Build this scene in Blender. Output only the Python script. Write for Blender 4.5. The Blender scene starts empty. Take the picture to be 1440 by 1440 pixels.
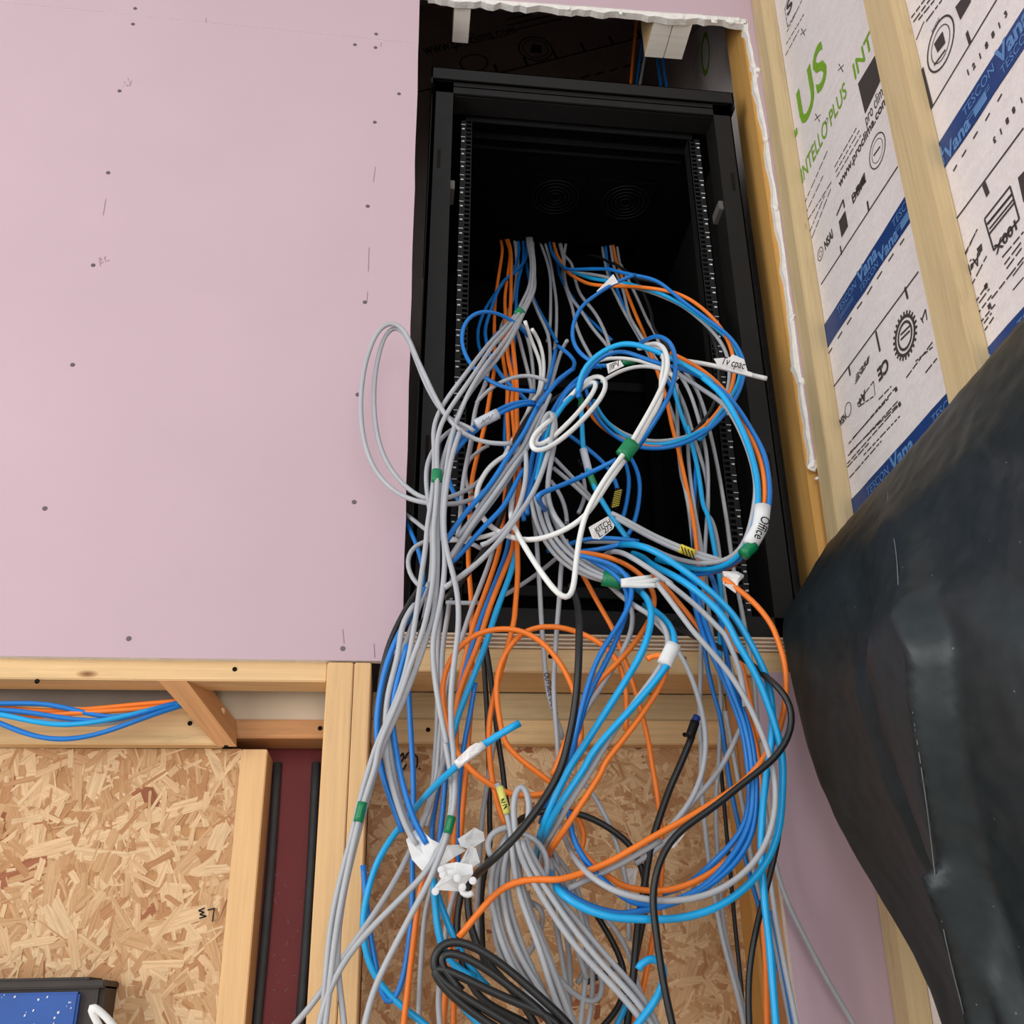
import bpy, bmesh, math, random
from mathutils import Vector, Matrix, Quaternion, noise
random.seed(7)
S = bpy.context.scene
COL = S.collection
# ------------------------------------------------------------ camera, sky, light, exposure
cam_d = bpy.data.cameras.new('camera')
cam = bpy.data.objects.new('camera', cam_d)
COL.objects.link(cam)
cam_d.sensor_width = 36.0
cam_d.sensor_fit = 'HORIZONTAL'
cam_d.lens = 36.0          # 1440 px focal length on a 1440 px frame
cam_d.clip_start = 0.02
CR = ((0.99412657, -0.02722143, -0.10474428),
      (-0.10603906, -0.43849015, -0.89245846),
      (-0.02163534, 0.89832365, -0.43880124))
M4 = Matrix(CR).to_4x4()
cam.matrix_world = M4
S.camera = cam

W = bpy.data.worlds.new('world')
S.world = W
W.use_nodes = True
bg = W.node_tree.nodes['Background']
bg.inputs[0].default_value = (0.93, 0.97, 1.0, 1)
bg.inputs[1].default_value = 0.62


def area(name, loc, target, sx, sy, power, color):
    d = bpy.data.lights.new(name, 'AREA')
    d.shape = 'RECTANGLE'
    d.size, d.size_y, d.energy, d.color = sx, sy, power, color
    o = bpy.data.objects.new(name, d)
    o.location = loc
    o.rotation_euler = (Vector(target) - Vector(loc)).to_track_quat('-Z', 'Y').to_euler()
    COL.objects.link(o)


area('window_daylight', (0.75, -2.6, 0.55), (0.2, 1.4, 0.5), 3.4, 3.0, 84, (0.96, 0.98, 1.0))
area('left_fill', (-2.6, -0.6, 0.6), (0.3, 1.4, 0.6), 1.4, 2.2, 48, (1.0, 0.98, 0.95))  # added fill lamp from the left, brightens the right wall
S.view_settings.view_transform = 'Standard'
S.view_settings.look = 'None'
S.view_settings.gamma = 1.0
S.view_settings.use_curve_mapping = False
S.view_settings.exposure = 0.15


# ------------------------------------------------------------ materials
def srgb(r, g, b):
    f = lambda v: ((v / 255 + 0.055) / 1.055) ** 2.4 if v > 10 else v / 255 / 12.92
    return (f(r), f(g), f(b), 1)


class NT:
    def __init__(s, name):
        s.m = bpy.data.materials.new(name)
        s.m.use_nodes = True
        s.t = s.m.node_tree
        s.b = s.t.nodes['Principled BSDF']

    def n(s, typ, **kw):
        nd = s.t.nodes.new(typ)
        for k, v in kw.items():
            if isinstance(k, str) and hasattr(nd, k):
                setattr(nd, k, v)
        return nd

    def l(s, a, b):
        s.t.links.new(a, b)

    def coord(s, scale=(1, 1, 1), out='Object'):
        c = s.n('ShaderNodeTexCoord')
        mp = s.n('ShaderNodeMapping')
        mp.inputs['Scale'].default_value = scale
        s.l(c.outputs[out], mp.inputs[0])
        return mp.outputs[0]

    def noise(s, vec, scale, detail=4, rough=0.6, dist=0.0):
        nd = s.n('ShaderNodeTexNoise')
        nd.inputs['Scale'].default_value = scale
        nd.inputs['Detail'].default_value = detail
        nd.inputs['Roughness'].default_value = rough
        nd.inputs['Distortion'].default_value = dist
        s.l(vec, nd.inputs['Vector'])
        return nd.outputs['Fac']

    def ramp(s, fac, stops):
        r = s.n('ShaderNodeValToRGB')
        e = r.color_ramp.elements
        while len(e) < len(stops):
            e.new(0.5)
        for el, (p, c) in zip(e, stops):
            el.position = p
            el.color = c
        s.l(fac, r.inputs[0])
        return r.outputs[0]

    def mix(s, fac, a, b, mode='MIX'):
        m = s.n('ShaderNodeMix')
        m.data_type = 'RGBA'
        m.blend_type = mode
        for inp, v in ((m.inputs[0], fac), (m.inputs[6], a), (m.inputs[7], b)):
            if hasattr(v, 'is_linked') or hasattr(v, 'links'):
                s.l(v, inp)
            else:
                inp.default_value = v
        return m.outputs[2]

    def bump(s, h, strength=0.2, dist=0.001):
        b = s.n('ShaderNodeBump')
        b.inputs['Strength'].default_value = strength
        b.inputs['Distance'].default_value = dist
        s.l(h, b.inputs['Height'])
        s.l(b.outputs[0], s.b.inputs['Normal'])

    def done(s, color=None, rough=0.6, spec=0.4, metal=0.0):
        if color is not None:
            if hasattr(color, 'links'):
                s.l(color, s.b.inputs['Base Color'])
            else:
                s.b.inputs['Base Color'].default_value = color
        s.b.inputs['Roughness'].default_value = rough
        s.b.inputs['Specular IOR Level'].default_value = spec
        s.b.inputs['Metallic'].default_value = metal
        return s.m


def mottled(name, c, var=0.12, scale=14, rough=0.6, spec=0.35, bump=0.0, bscale=120, bdist=0.0006, metal=0.0):
    k = NT(name)
    v = k.coord()
    f = k.noise(v, scale, 5)
    lo = tuple(x * (1 - var) for x in c[:3]) + (1,)
    hi = tuple(min(1, x * (1 + var)) for x in c[:3]) + (1,)
    col = k.ramp(f, [(0.3, lo), (0.7, hi)])
    if bump:
        k.bump(k.noise(v, bscale, 3), bump, bdist)
    return k.done(col, rough, spec, metal)


def pine(name, c, contrast=0.22, rough=0.62):
    """local x runs along the grain"""
    k = NT(name)
    v = k.coord((1.2, 16, 16))
    f = k.noise(v, 3.2, 6, 0.62, 1.1)
    fine = k.noise(k.coord((6, 210, 210)), 1.0, 3)
    dk = tuple(x * (1 - contrast * 1.5) for x in c[:3]) + (1,)
    lt = tuple(min(1, x * (1 + contrast * 0.55)) for x in c[:3]) + (1,)
    a = k.ramp(f, [(0.25, dk), (0.45, c), (0.75, lt)])
    b = k.mix(0.28, a, k.ramp(fine, [(0.35, dk), (0.65, lt)]))
    vo = k.n('ShaderNodeTexVoronoi')
    vo.inputs['Scale'].default_value = 1.0
    k.l(k.coord((5.5, 15, 15)), vo.inputs['Vector'])
    kn = k.ramp(vo.outputs['Distance'], [(0.04, (1, 1, 1, 1)), (0.10, (0, 0, 0, 1))])
    col = k.mix(kn, b, (c[0] * 0.32, c[1] * 0.2, c[2] * 0.12, 1))
    k.bump(fine, 0.15, 0.0006)
    return k.done(col, rough, 0.25)


MAT = {}
MAT['pink'] = mottled('pink_board_paper', srgb(196, 170, 178), 0.025, 3, 0.8, 0.2, 0.12, 260, 0.0003)
MAT['pink_low'] = mottled('pink_board_paper_lower', srgb(199, 172, 182), 0.03, 3, 0.8, 0.2, 0.12, 260, 0.0003)
MAT['gypsum'] = mottled('gypsum_core', srgb(232, 228, 222), 0.08, 60, 0.9, 0.1, 0.6, 150, 0.002)
MAT['pine'] = pine('pale_pine', srgb(224, 188, 138))
MAT['pine_post'] = pine('post_pine', srgb(226, 184, 132), 0.16)
MAT['pine_yellow'] = pine('yellow_pine', srgb(203, 153, 84), 0.2)
MAT['pine_grey'] = pine('weathered_pine', srgb(205, 180, 137), 0.2)
MAT['pine_brown'] = pine('brown_pine', srgb(198, 144, 96), 0.22)
MAT['pine_white'] = pine('sawn_end_wood', srgb(244, 236, 226), 0.08)
MAT['ply_light'] = mottled('ply_light', srgb(222, 200, 172), 0.12, 30)
MAT['ply_dark'] = mottled('ply_dark', srgb(150, 118, 92), 0.2, 30)
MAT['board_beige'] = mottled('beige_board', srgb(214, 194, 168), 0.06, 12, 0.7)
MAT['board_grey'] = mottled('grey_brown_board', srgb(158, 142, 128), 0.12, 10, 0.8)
MAT['black_metal'] = mottled('black_powder_coat', (0.010, 0.0092, 0.0085, 1), 0.15, 40, 0.5, 0.22, 0.1, 500, 0.0002)
MAT['black_inside'] = mottled('black_inner_sheet', (0.0022, 0.0022, 0.0022, 1), 0.15, 40, 0.75, 0.06)
MAT['rail_metal'] = mottled('dark_rail_steel', (0.010, 0.010, 0.0105, 1), 0.1, 60, 0.5, 0.2, metal=0.0)
MAT['rail_print'] = mottled('white_rail_print', srgb(225, 225, 225), 0.03, 60, 0.6)
MAT['grey_plastic'] = mottled('grey_plastic', srgb(96, 92, 88), 0.08, 60, 0.5)
MAT['steel'] = mottled('zinc_screw', srgb(104, 92, 94), 0.25, 300, 0.45, 0.5, metal=0.2)
MAT['dark'] = mottled('dark_hole', (0.01, 0.008, 0.006, 1), 0.2, 60, 0.9, 0.1)
MAT['ink'] = mottled('black_ink', (0.018, 0.015, 0.015, 1), 0.05, 60, 0.75, 0.2)
MAT['ink_grey'] = mottled('grey_print', srgb(70, 62, 60), 0.05, 60, 0.8, 0.2)
MAT['ink_green'] = mottled('green_print', srgb(120, 165, 40), 0.05, 60, 0.75, 0.2)
MAT['ink_tape'] = mottled('pale_blue_print', srgb(92, 132, 182), 0.05, 60, 0.5)
MAT['pencil'] = mottled('pencil_grey', srgb(150, 122, 134), 0.1, 90, 0.9, 0.1)
MAT['tape_blue'] = mottled('blue_joint_tape', srgb(26, 60, 118), 0.1, 30, 0.4, 0.5)
MAT['red_paint'] = mottled('red_oxide_paint', srgb(132, 52, 52), 0.1, 10, 0.55, 0.3, 0.2, 60, 0.001)
MAT['gasket'] = mottled('grey_black_gasket', srgb(66, 68, 70), 0.15, 40, 0.6)
MAT['cap_black'] = mottled('black_moulding', srgb(58, 50, 46), 0.15, 40, 0.55)
MAT['case_blue'] = mottled('blue_case_plastic', srgb(28, 78, 156), 0.08, 25, 0.42, 0.5)
MAT['paint_white'] = mottled('white_scuff', srgb(214, 216, 222), 0.1, 80, 0.7)
MAT['concrete'] = mottled('concrete_floor', srgb(198, 192, 184), 0.10, 5, 0.9, 0.2, 0.3, 40, 0.002)
MAT['room_paint'] = mottled('ceiling_board', srgb(206, 184, 190), 0.03, 4, 0.85, 0.2)
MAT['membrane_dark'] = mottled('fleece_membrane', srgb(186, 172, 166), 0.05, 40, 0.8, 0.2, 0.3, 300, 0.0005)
MAT['green_tape'] = mottled('green_tape', srgb(0, 122, 74), 0.12, 60, 0.38, 0.5)
MAT['white_tape'] = mottled('white_tape', srgb(224, 224, 224), 0.06, 50, 0.5, 0.4, 0.3, 90, 0.001)
MAT['sleeve_tape'] = mottled('clear_grey_tape', srgb(190, 194, 204), 0.1, 60, 0.3, 0.5)
MAT['yellow_tape'] = mottled('yellow_tape', srgb(232, 208, 66), 0.08, 60, 0.45)
MAT['pale_yellow'] = mottled('yellow_green_tape', srgb(222, 216, 110), 0.1, 60, 0.45)
MAT['paper'] = mottled('paper_label', srgb(226, 222, 220), 0.04, 40, 0.75, 0.2, 0.3, 70, 0.001)
MAT['crease'] = mottled('polythene_highlight', srgb(104, 108, 106), 0.3, 40, 0.5)  # paler tone that paints the highlight on the sheet's fold
MAT['plug_blue'] = mottled('blue_plug', srgb(36, 58, 130), 0.1, 60, 0.4)


def membrane():
    k = NT('printed_fleece_membrane')
    v = k.coord()
    a = k.noise(v, 190, 3, 0.7)
    b = k.noise(k.coord((1, 3, 9)), 9, 5)
    c = k.mix(0.5, k.ramp(a, [(0.3, srgb(214, 203, 200)), (0.7, srgb(238, 229, 225))]),
              k.ramp(b, [(0.3, srgb(220, 209, 206)), (0.7, srgb(236, 227, 224))]))
    k.bump(k.noise(k.coord((1, 4, 9)), 5, 5), 0.35, 0.006)
    return k.done(c, 0.75, 0.2)


MAT['membrane'] = membrane()


def osb_mat():
    k = NT('strand_board_flakes')
    at = k.n('ShaderNodeAttribute')
    at.attribute_name = 'flake'
    uv = k.n('ShaderNodeUVMap')
    mp = k.n('ShaderNodeMapping')
    mp.inputs['Scale'].default_value = (18, 330, 1)
    k.l(uv.outputs[0], mp.inputs[0])
    f = k.noise(mp.outputs[0], 1.0, 4, 0.65)
    g = k.ramp(f, [(0.25, (0.66, 0.6, 0.54, 1)), (0.6, (1, 1, 1, 1))])
    c = k.mix(1.0, at.outputs['Color'], g, 'MULTIPLY')
    k.bump(f, 0.3, 0.0006)
    return k.done(c, 0.65, 0.25)


MAT['osb'] = osb_mat()
MAT['osb_base'] = mottled('strand_board_base', srgb(184, 138, 94), 0.2, 60, 0.8, 0.2)


def sheet_mat():
    k = NT('black_polythene')
    v = k.coord()
    d = k.noise(v, 46, 4)
    c = k.ramp(d, [(0.35, (0.0095, 0.0155, 0.018, 1)), (0.72, (0.018, 0.0245, 0.0265, 1))])
    sp = k.n('ShaderNodeTexVoronoi')
    sp.inputs['Scale'].default_value = 48
    k.l(v, sp.inputs['Vector'])
    dots = k.ramp(sp.outputs['Distance'], [(0.03, (1, 1, 1, 1)), (0.055, (0, 0, 0, 1))])
    c = k.mix(dots, c, (0.13, 0.13, 0.13, 1))
    k.bump(k.noise(v, 7, 4), 0.25, 0.01)
    return k.done(c, 0.40, 0.38)


MAT['sheet'] = sheet_mat()


def jacket(name, c, rough=0.42, print_=False):
    k = NT(name)
    v = k.coord()
    f = k.noise(v, 30, 3)
    lo = tuple(x * 0.9 for x in c[:3]) + (1,)
    col = k.ramp(f, [(0.3, lo), (0.7, c)])
    k.bump(k.noise(v, 160, 2), 0.12, 0.0006)
    return k.done(col, rough, 0.45)


JK = {'g': jacket('grey_jacket', srgb(176, 178, 182)), 'b': jacket('blue_jacket', srgb(22, 122, 206), 0.36),
      'c': jacket('bright_blue_jacket', srgb(20, 168, 230), 0.34), 'o': jacket('orange_jacket', srgb(250, 128, 36)),
      'w': jacket('white_jacket', srgb(236, 236, 232)), 'k': jacket('black_jacket', (0.014, 0.014, 0.014, 1), 0.4)}


# ------------------------------------------------------------ measured data (metres; cables in millimetres)
SCREWS = [(-0.5426,1.7185),(-0.5445,1.7622),(-0.5423,1.5399),(-0.5334,1.3406),(-0.5276,1.1360),(-0.5288,0.9368),(-0.5275,0.6830),(-0.3801,0.4835),(-0.0820,0.4730),(-0.0766,0.7078),(-0.0797,0.9018),(-0.0759,1.0868),(-0.0796,1.2986),(-0.0746,1.5040),(-0.1207,1.7072),(-0.0316,1.5823),(-0.0806,1.7035),(-0.0806,1.7417)]
PENCIL = [(-0.5282,1.2805,-0.5275,1.2438),(-0.0692,1.3926,-0.0717,1.3563),(-0.0734,1.2052,-0.0726,1.1522),(-0.0721,1.1095,-0.0724,1.0870),(-0.4091,1.7515,-0.4076,1.7376),(-0.0700,1.7186,-0.0696,1.7067),(-0.0835,0.5020,-0.0804,0.4805),(-0.0379,0.4811,-0.0361,0.4598)]
SCRIB = [(-0.5379,1.5532),(-0.5226,1.1483),(-0.5354,1.5626),(-0.5162,1.1442)]
HOLES = [(-0.2986,1.4995,0.3841),(-0.1155,1.5295,0.3854),(0.2187,1.4250,0.4669),(0.0447,1.5285,0.3838),(0.4388,1.5285,0.3781),(-0.2442,1.4980,0.3521),(0.4191,1.4250,0.4662),(-0.4971,1.4325,0.4243),(-0.2323,1.4325,0.4446)]
MARK_R = [[(0.0039,0.3477),(0.0081,0.3536),(0.0097,0.3468),(0.0042,0.3362),(0.0049,0.3283),(0.0102,0.3292),(0.0138,0.3371)],[(0.0110,0.3442),(0.0152,0.3536),(0.0232,0.3540),(0.0299,0.3469),(0.0298,0.3345),(0.0250,0.3289)],[(0.0327,0.3310),(0.0345,0.3292)],[(0.3479,0.4678),(0.3414,0.4747),(0.3319,0.4688)],[(0.4415,0.3853),(0.4506,0.3854)]]
MARK_L = [[(-0.2549,0.1364),(-0.2626,0.1330),(-0.2551,0.1308),(-0.2606,0.1281),(-0.2516,0.1259),(-0.2608,0.1232)],[(-0.2510,0.1336),(-0.2420,0.1356),(-0.2428,0.1188)]]
SHEET_EDGE = [(0.6576,1.4000,0.6439),(0.6141,1.3750,0.5880),(0.5699,1.3500,0.5315),(0.5413,1.3300,0.4940),(0.5332,1.3200,0.4764),(0.5306,1.3100,0.4468),(0.5287,1.3000,0.4030),(0.5293,1.2900,0.3512),(0.5296,1.2800,0.3015),(0.5349,1.2750,0.2621),(0.5488,1.2650,0.2006),(0.5640,1.2600,0.1576),(0.5801,1.2550,0.1192),(0.5960,1.2500,0.0797),(0.6102,1.2400,0.0352),(0.6128,1.2200,-0.0222),(0.6095,1.2000,-0.0834),(0.5989,1.1800,-0.1520)]
BRACE = [(-0.3359,1.4340,0.4274),(-0.2973,1.4340,0.4278),(-0.2291,1.4980,0.3501),(-0.2559,1.4980,0.3501),(-0.2688,1.4900,0.4289),(-0.2394,1.5280,0.3960)]
SHEET_FOLDS = [(0.03,0.12,0.03,[(0.052, 0.22), (0.198, 0.33), (0.292, 0.38), (0.348, 0.39), (0.43, 0.35), (0.55, 0.28), (0.662, 0.22)]),(-0.014,0.05,0.05,[(0.21, 0.39), (0.29, 0.46), (0.352, 0.51), (0.372, 0.53)]),(0.014,0.04,0.01,[(0.102, 0.42), (0.19, 0.47), (0.242, 0.51), (0.292, 0.56)]),(-0.012,0.03,0.06,[(0.002, 0.1), (0.254, 0.22), (0.356, 0.22), (0.448, 0.2), (0.504, 0.19)]),(0.02,0.07,0.03,[(0.556, 0.28), (0.61, 0.27), (0.662, 0.26)])]
CABLES = [
("A1","g",3.6,"grey cable taped green, leftmost strand of the bundle down the rack's left side",[279.3,1930,1704.1,262.1,1798.1,1556.8,252.9,1698.5,1419.8,236.6,1627.8,1303.5,211.5,1573.8,1216.6,197.9,1525.8,1160.2,163,1465.3,1076.8,128.4,1389.4,986.3,96.4,1326.7,900.3,71.4,1305.7,848.5,55.9,1315.2,828.6,42.1,1320.5,806.2,39.5,1310.7,773.6,41.2,1297.1,733.8,41.2,1286,696.6,39.5,1276.7,666.9,37.1,1268.2,634.7,30.3,1260.8,586,31.8,1254.5,577.9,27.5,1247.6,540.1,22.6,1239.8,496.5,18.7,1233.6,453.4,16,1231,436.6,12.2,1231.8,405.6,4.3,1234.9,368.4,-5.1,1238.8,341,-18.5,1242.5,311.2,-31.5,1245.4,275.9,-28.8,1247.5,279.3,-40.2,1249.3,247.3,-44.1,1250.9,222.8,-47.9,1252.4,200,-63.6,1254.1,130.9,-69.7,1255.8,93.3,-71.6,1257.3,56.6,-72.9,1258.7,20.9,-73.2,1260,-7.1,-73.7,1261.6,-67.1,-74,1271.6,-217.1]),
("A2","g",3.6,"grey cable taped green, second strand of the bundle down the rack's left side",[284.3,1930,1704.4,265.4,1789.4,1549.6,253.8,1683.9,1401.6,238.1,1611.8,1285,216.3,1559.5,1203.2,199.6,1513.7,1149.8,170.1,1454.7,1069.4,135.3,1379.3,977.2,106.6,1316.2,891.6,81.3,1293,834.5,62.3,1298,805.7,46.9,1299.1,771,44.3,1288.2,728.9,44.7,1276.1,691.4,45,1266.7,661.9,43.3,1258.1,629.9,39.5,1250,581.3,40.2,1242.2,565.5,40.6,1233.8,511,34.8,1226.3,467,26.3,1221.9,425.7,23.5,1221.3,417.7,11.1,1223.5,383.1,1.9,1227.3,348.2,-11.6,1231.5,318.5,-27.1,1234.9,276.4,-21.6,1237.3,278.4,-33.5,1239.3,242.5,-39.5,1240.9,218.3,-43.6,1242.3,201,-55.4,1243.9,136.1,-61.5,1245.6,97.4,-64.9,1247.1,62.1,-66.9,1248.6,26.5,-69.5,1250,-7.1,-72.2,1251.5,-67,-74.5,1261.5,-217]),
("A3","g",3.6,"grey cable taped green that bends out at the bottom over the double post",[289.6,1930,1704.8,271.2,1795.6,1555.3,259,1693.5,1409.8,242.8,1622.6,1293.8,223.6,1570.8,1215.1,204.3,1524.5,1156.9,183.6,1461.5,1080.3,149,1380.4,978.6,113.8,1315.5,889.3,86.8,1295.5,823.8,82,1303.9,812.3,66.4,1306.2,768,55.7,1295.5,725.6,50,1283.4,691.7,48.6,1272.8,655.9,45.5,1262.7,596.2,46.2,1253.6,570.8,45.5,1245,524.1,44.1,1237.4,479.5,39.8,1232.3,445.4,38.2,1230.6,447.9,28.4,1231.6,407.3,15.8,1234.4,374.4,4.9,1238.2,345.4,-7.2,1242,316.9,-23.2,1245.2,281.6,-22.8,1247.8,270.8,-32.9,1249.7,239,-36.4,1251,221.4,-41.1,1252.3,200,-54.7,1253.9,139.7,-60,1255.5,98.1,-61.7,1256.8,66.1,-59.9,1257.9,44.4,-54.8,1258.9,20.5,-49.6,1260,-7.6,-43.1,1261.4,-67.2,-37.8,1271.4,-217.2]),
("A4","g",3.6,"grey cable with lower green band swinging down left to the post, upper of its pair",[292,1920,1681.5,265.2,1742.1,1450.2,246.2,1624.1,1295.2,224.6,1560.8,1210.3,205.9,1512.8,1145.6,185.2,1450.6,1067.3,152.4,1377,967.1,98,1325.9,858.6,82.4,1310.3,820.4,71.4,1303.3,784.7,62.2,1288.2,729.6,55.8,1271.9,674.4,52.3,1259.5,630.9,51.8,1250.2,581.7,54.4,1242.2,565.9,54.4,1233.8,511.3,49.1,1226.3,467.3,42.5,1221.9,433.8,39.6,1221,425.6,40.1,1223,392.4,46.5,1227.1,351.5,54.3,1231.4,308.7,63.2,1233.7,280.6,51.6,1234.5,310.9,59,1236,285.4,65.7,1238.3,256.2,66.6,1240.3,224.7,64,1241.5,204.5,59.9,1242.3,184.5,49.1,1243,163.5,35.7,1243.6,148,34.4,1244.1,142.9,10.6,1244.8,121.5,-12.7,1245.6,99.2,-33.1,1246.4,78.5,-50.5,1247.3,60.6,-64.6,1248.3,32.3,-73.6,1249.2,10.3,-76.4,1250,-6.9,-82.1,1251.7,-66.6,-86.9,1261.7,-216.6]),
("A5","g",3.6,"grey cable with lower green band swinging down left, lower of its pair",[77.7,1290,762.9,65.8,1274.4,714.2,59.1,1260.6,668.5,54.3,1248.5,625.5,53.4,1238.6,567.6,57.1,1231.1,543.8,63.1,1225.2,519.6,69,1219.4,492.5,72.5,1214.3,455.2,70.9,1211.5,422.8,68.8,1212.3,407.6,62.6,1216,355.9,62.3,1220.3,320.4,65.4,1223.2,285.3,64.8,1224.9,301.4,67.8,1226.8,270.6,69.4,1229,250.1,68.6,1230.6,222.9,65.5,1231.6,200.2,58.8,1232.4,180.4,50.1,1233.1,159.6,42.2,1233.8,142.9,39.7,1234.5,132.8,21.5,1235.3,105.4,9,1236.3,78.5,-3.5,1237.2,57,-13.2,1238,39.3,-20.3,1238.7,21.8,-23.6,1239.3,8,-27.4,1240,-8,-35.6,1241.4,-67.4,-42.5,1251.4,-217.4]),
("A6","g",3.5,"grey cable with a small loop left of the upper green band",[95.1,1340,793.1,88.1,1343.4,805.3,73.6,1342.7,804.2,59,1336.2,787.3,39.5,1326.3,750.2,30,1315.8,716.2,30.8,1305.9,676.2,35.6,1297.3,639.9,38.2,1289.8,608.7,40,1281.8,576.3,38.7,1272.6,527,29.9,1265,465.1,21.4,1261.9,423.6,13,1263.3,395.5,4.7,1266.7,365.5,-4.8,1270.5,336.2,-18.5,1274.2,305.7]),
("B1","g",3.6,"grey cable, outer strand of the big loop over the pink board's edge",[155,1300,751.8,132.2,1300,747.9,109.6,1300,751,90.4,1300,758.3,74.8,1300,771.7,62.6,1301.2,787.2,44.9,1306.9,822.9,21.9,1316.9,885.6,9.4,1325.6,921.1,0,1329.4,952.8,-14,1330,979.7,-28.6,1330,985.7,-43.8,1330,973.9,-59.9,1330,929.9,-67.8,1330,883.4,-69.8,1330,829.7,-61.7,1330,762.1,-44.2,1328.8,714.3,-16.4,1321.9,679,9.3,1307.5,657.6,31.3,1295,646.1,58.1,1296.9,646.3,79.2,1314.4,657.2,100,1340.6,678.7,122,1370,710.3]),
("B2","g",3.6,"grey cable, inner strand of the big loop over the pink board's edge",[100,1310,775.6,89.4,1310,786.4,78.9,1310,788,64.8,1310.6,790.9,52.4,1313.8,808.8,27.1,1320.6,862.5,11.9,1329.4,913.3,-1,1336.2,953.6,-15.1,1339.4,982.4,-28.6,1340,983.5,-41,1340,954.1,-48.3,1340,910.8,-51.3,1340,871.4,-46.3,1340,795.5,-34,1338.8,746.4,-14.1,1331.9,707.6,6,1317.5,679.8,31.5,1305,654.8,58.4,1306.9,660,79.8,1324.4,678.6,102.6,1350.6,705.6,121.3,1380,739.9]),
("B3","g",3.2,"dark grey cable curling round the orange cables low in the rack",[129.9,1407.5,808.2,108.8,1403.6,794.4,93.5,1398.6,774,89.4,1392.6,747.6,94.4,1386.8,722.1,99.5,1381.9,707.6]),
("C1","b",3.5,"blue cable making the round loop beside the left rail of the rack",[214.3,1504.4,1092.6,200.1,1491,1102.8,179,1472.8,1103.7,152,1454.4,1105.8,129.9,1440.6,1099.7,104.3,1430,1077.6,89.4,1420,1042.1,87.8,1410.6,999,96.1,1403.1,965.9,107.2,1396.9,943.6,120.1,1389.4,925.4,145.9,1380.6,902.8,173.5,1373.8,890.7,203.6,1370,889.7]),
("C2","b",3.5,"blue cable bowing left past the orange ones to the crossing below",[278,1930,1707.7,266.9,1851.6,1595.9,253.4,1792.9,1507.8,223.3,1751.5,1438.9,195.4,1714.2,1384.8,175.4,1671.8,1316.4,158,1623.5,1237.1,142.7,1575,1158.3,139.9,1531.1,1097.2,146,1492.7,1029.8,160.8,1461.2,974.9,177.8,1439.1,935.2,197.5,1425.9,909.1,199.9,1417.5,892.5]),
("C3","b",3.5,"blue cable running straight down right of the two orange ones",[266.3,1930,1706.9,260,1854.2,1587.1,246.1,1791.6,1489.6,230.1,1738.2,1409.4,217.2,1686.5,1318.3,209.1,1639.3,1246.3,185.1,1601.5,1182.8,161.3,1573,1144.3,150,1550,1111.2]),
("C4","b",3.4,"dull blue cable nearest the left rail behind the round loop",[254.6,1930,1706,249.5,1858.4,1590,222.6,1787.2,1467.9,175.3,1719.2,1350.3,147,1657.6,1256.4,130.8,1602.6,1169.5,130.4,1553.9,1091.8,145.3,1510,1021.5]),
("O1","o",3.7,"orange cable leftmost at the roof entry, thin and straight past the rack's left side",[211.6,1930,1703,212.4,1895.3,1643.7,209.2,1850.8,1580.7,194.1,1786.6,1465.6,175.9,1707.9,1326.2,165.3,1632.2,1201.3,158.8,1569.6,1114.9,151.5,1520.5,1016.2,142.2,1483.4,959.7,131,1455.6,885.5,120.9,1434.5,832,109.8,1418.9,779.4,103.1,1405.4,742.4,98.2,1391.7,654.5,95.4,1379.2,594.8,98,1369.7,550,99.9,1363.4,497.2,97.9,1360.8,475.1,99.5,1361.1,452.8,97.9,1363.2,424.4,100.5,1366.6,401.9,96.5,1370.7,360.1,93.5,1374.5,320.6,93.6,1377.6,299.1,88.2,1379.9,257.6,85.9,1381.5,220,83.7,1382.6,196.3,82.2,1383.7,171.6,76.3,1384.9,128.7,76.5,1386.3,87,78.2,1387.6,51.7,76.9,1388.8,19.9,76.4,1390,-11.3,75.7,1391.3,-71.3,75.2,1401.3,-221.3]),
("O2","o",3.7,"orange cable second at the roof entry, ending lowest at bottom left",[221.2,1930,1703.6,224.1,1874.1,1626.3,223.6,1818.2,1547.4,209.3,1754.2,1433.8,193.1,1680,1311.8,184.4,1604.4,1190.5,170.2,1538.2,1080.3,170.1,1488.7,996.1,168.7,1454.8,944.9,163.7,1428.5,881.8,163,1405.7,819.3,157.1,1386.9,759.5,150.8,1372.6,696.5,145.3,1361.9,651.6,141.1,1353.1,611,128.6,1344.9,568,114,1337.5,523.2,101.7,1332.5,489.5,97.4,1330.6,473.2,90.1,1331.5,442.8,82.2,1334.3,408.6,77.7,1338.2,373.9,75.6,1342.1,336.6,76.7,1345.2,309.1,76.1,1347.9,292.7,75.6,1350.1,244.6,71.2,1351.8,208,55,1352.8,179.3,37.3,1353.6,166.8,33.9,1354.5,147.2,28.2,1355.7,104.7,24.6,1357.1,69.9,19.2,1358.6,23.1,15.8,1360,-9.8,12.2,1361.5,-69.6,9.2,1371.5,-219.6]),
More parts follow.
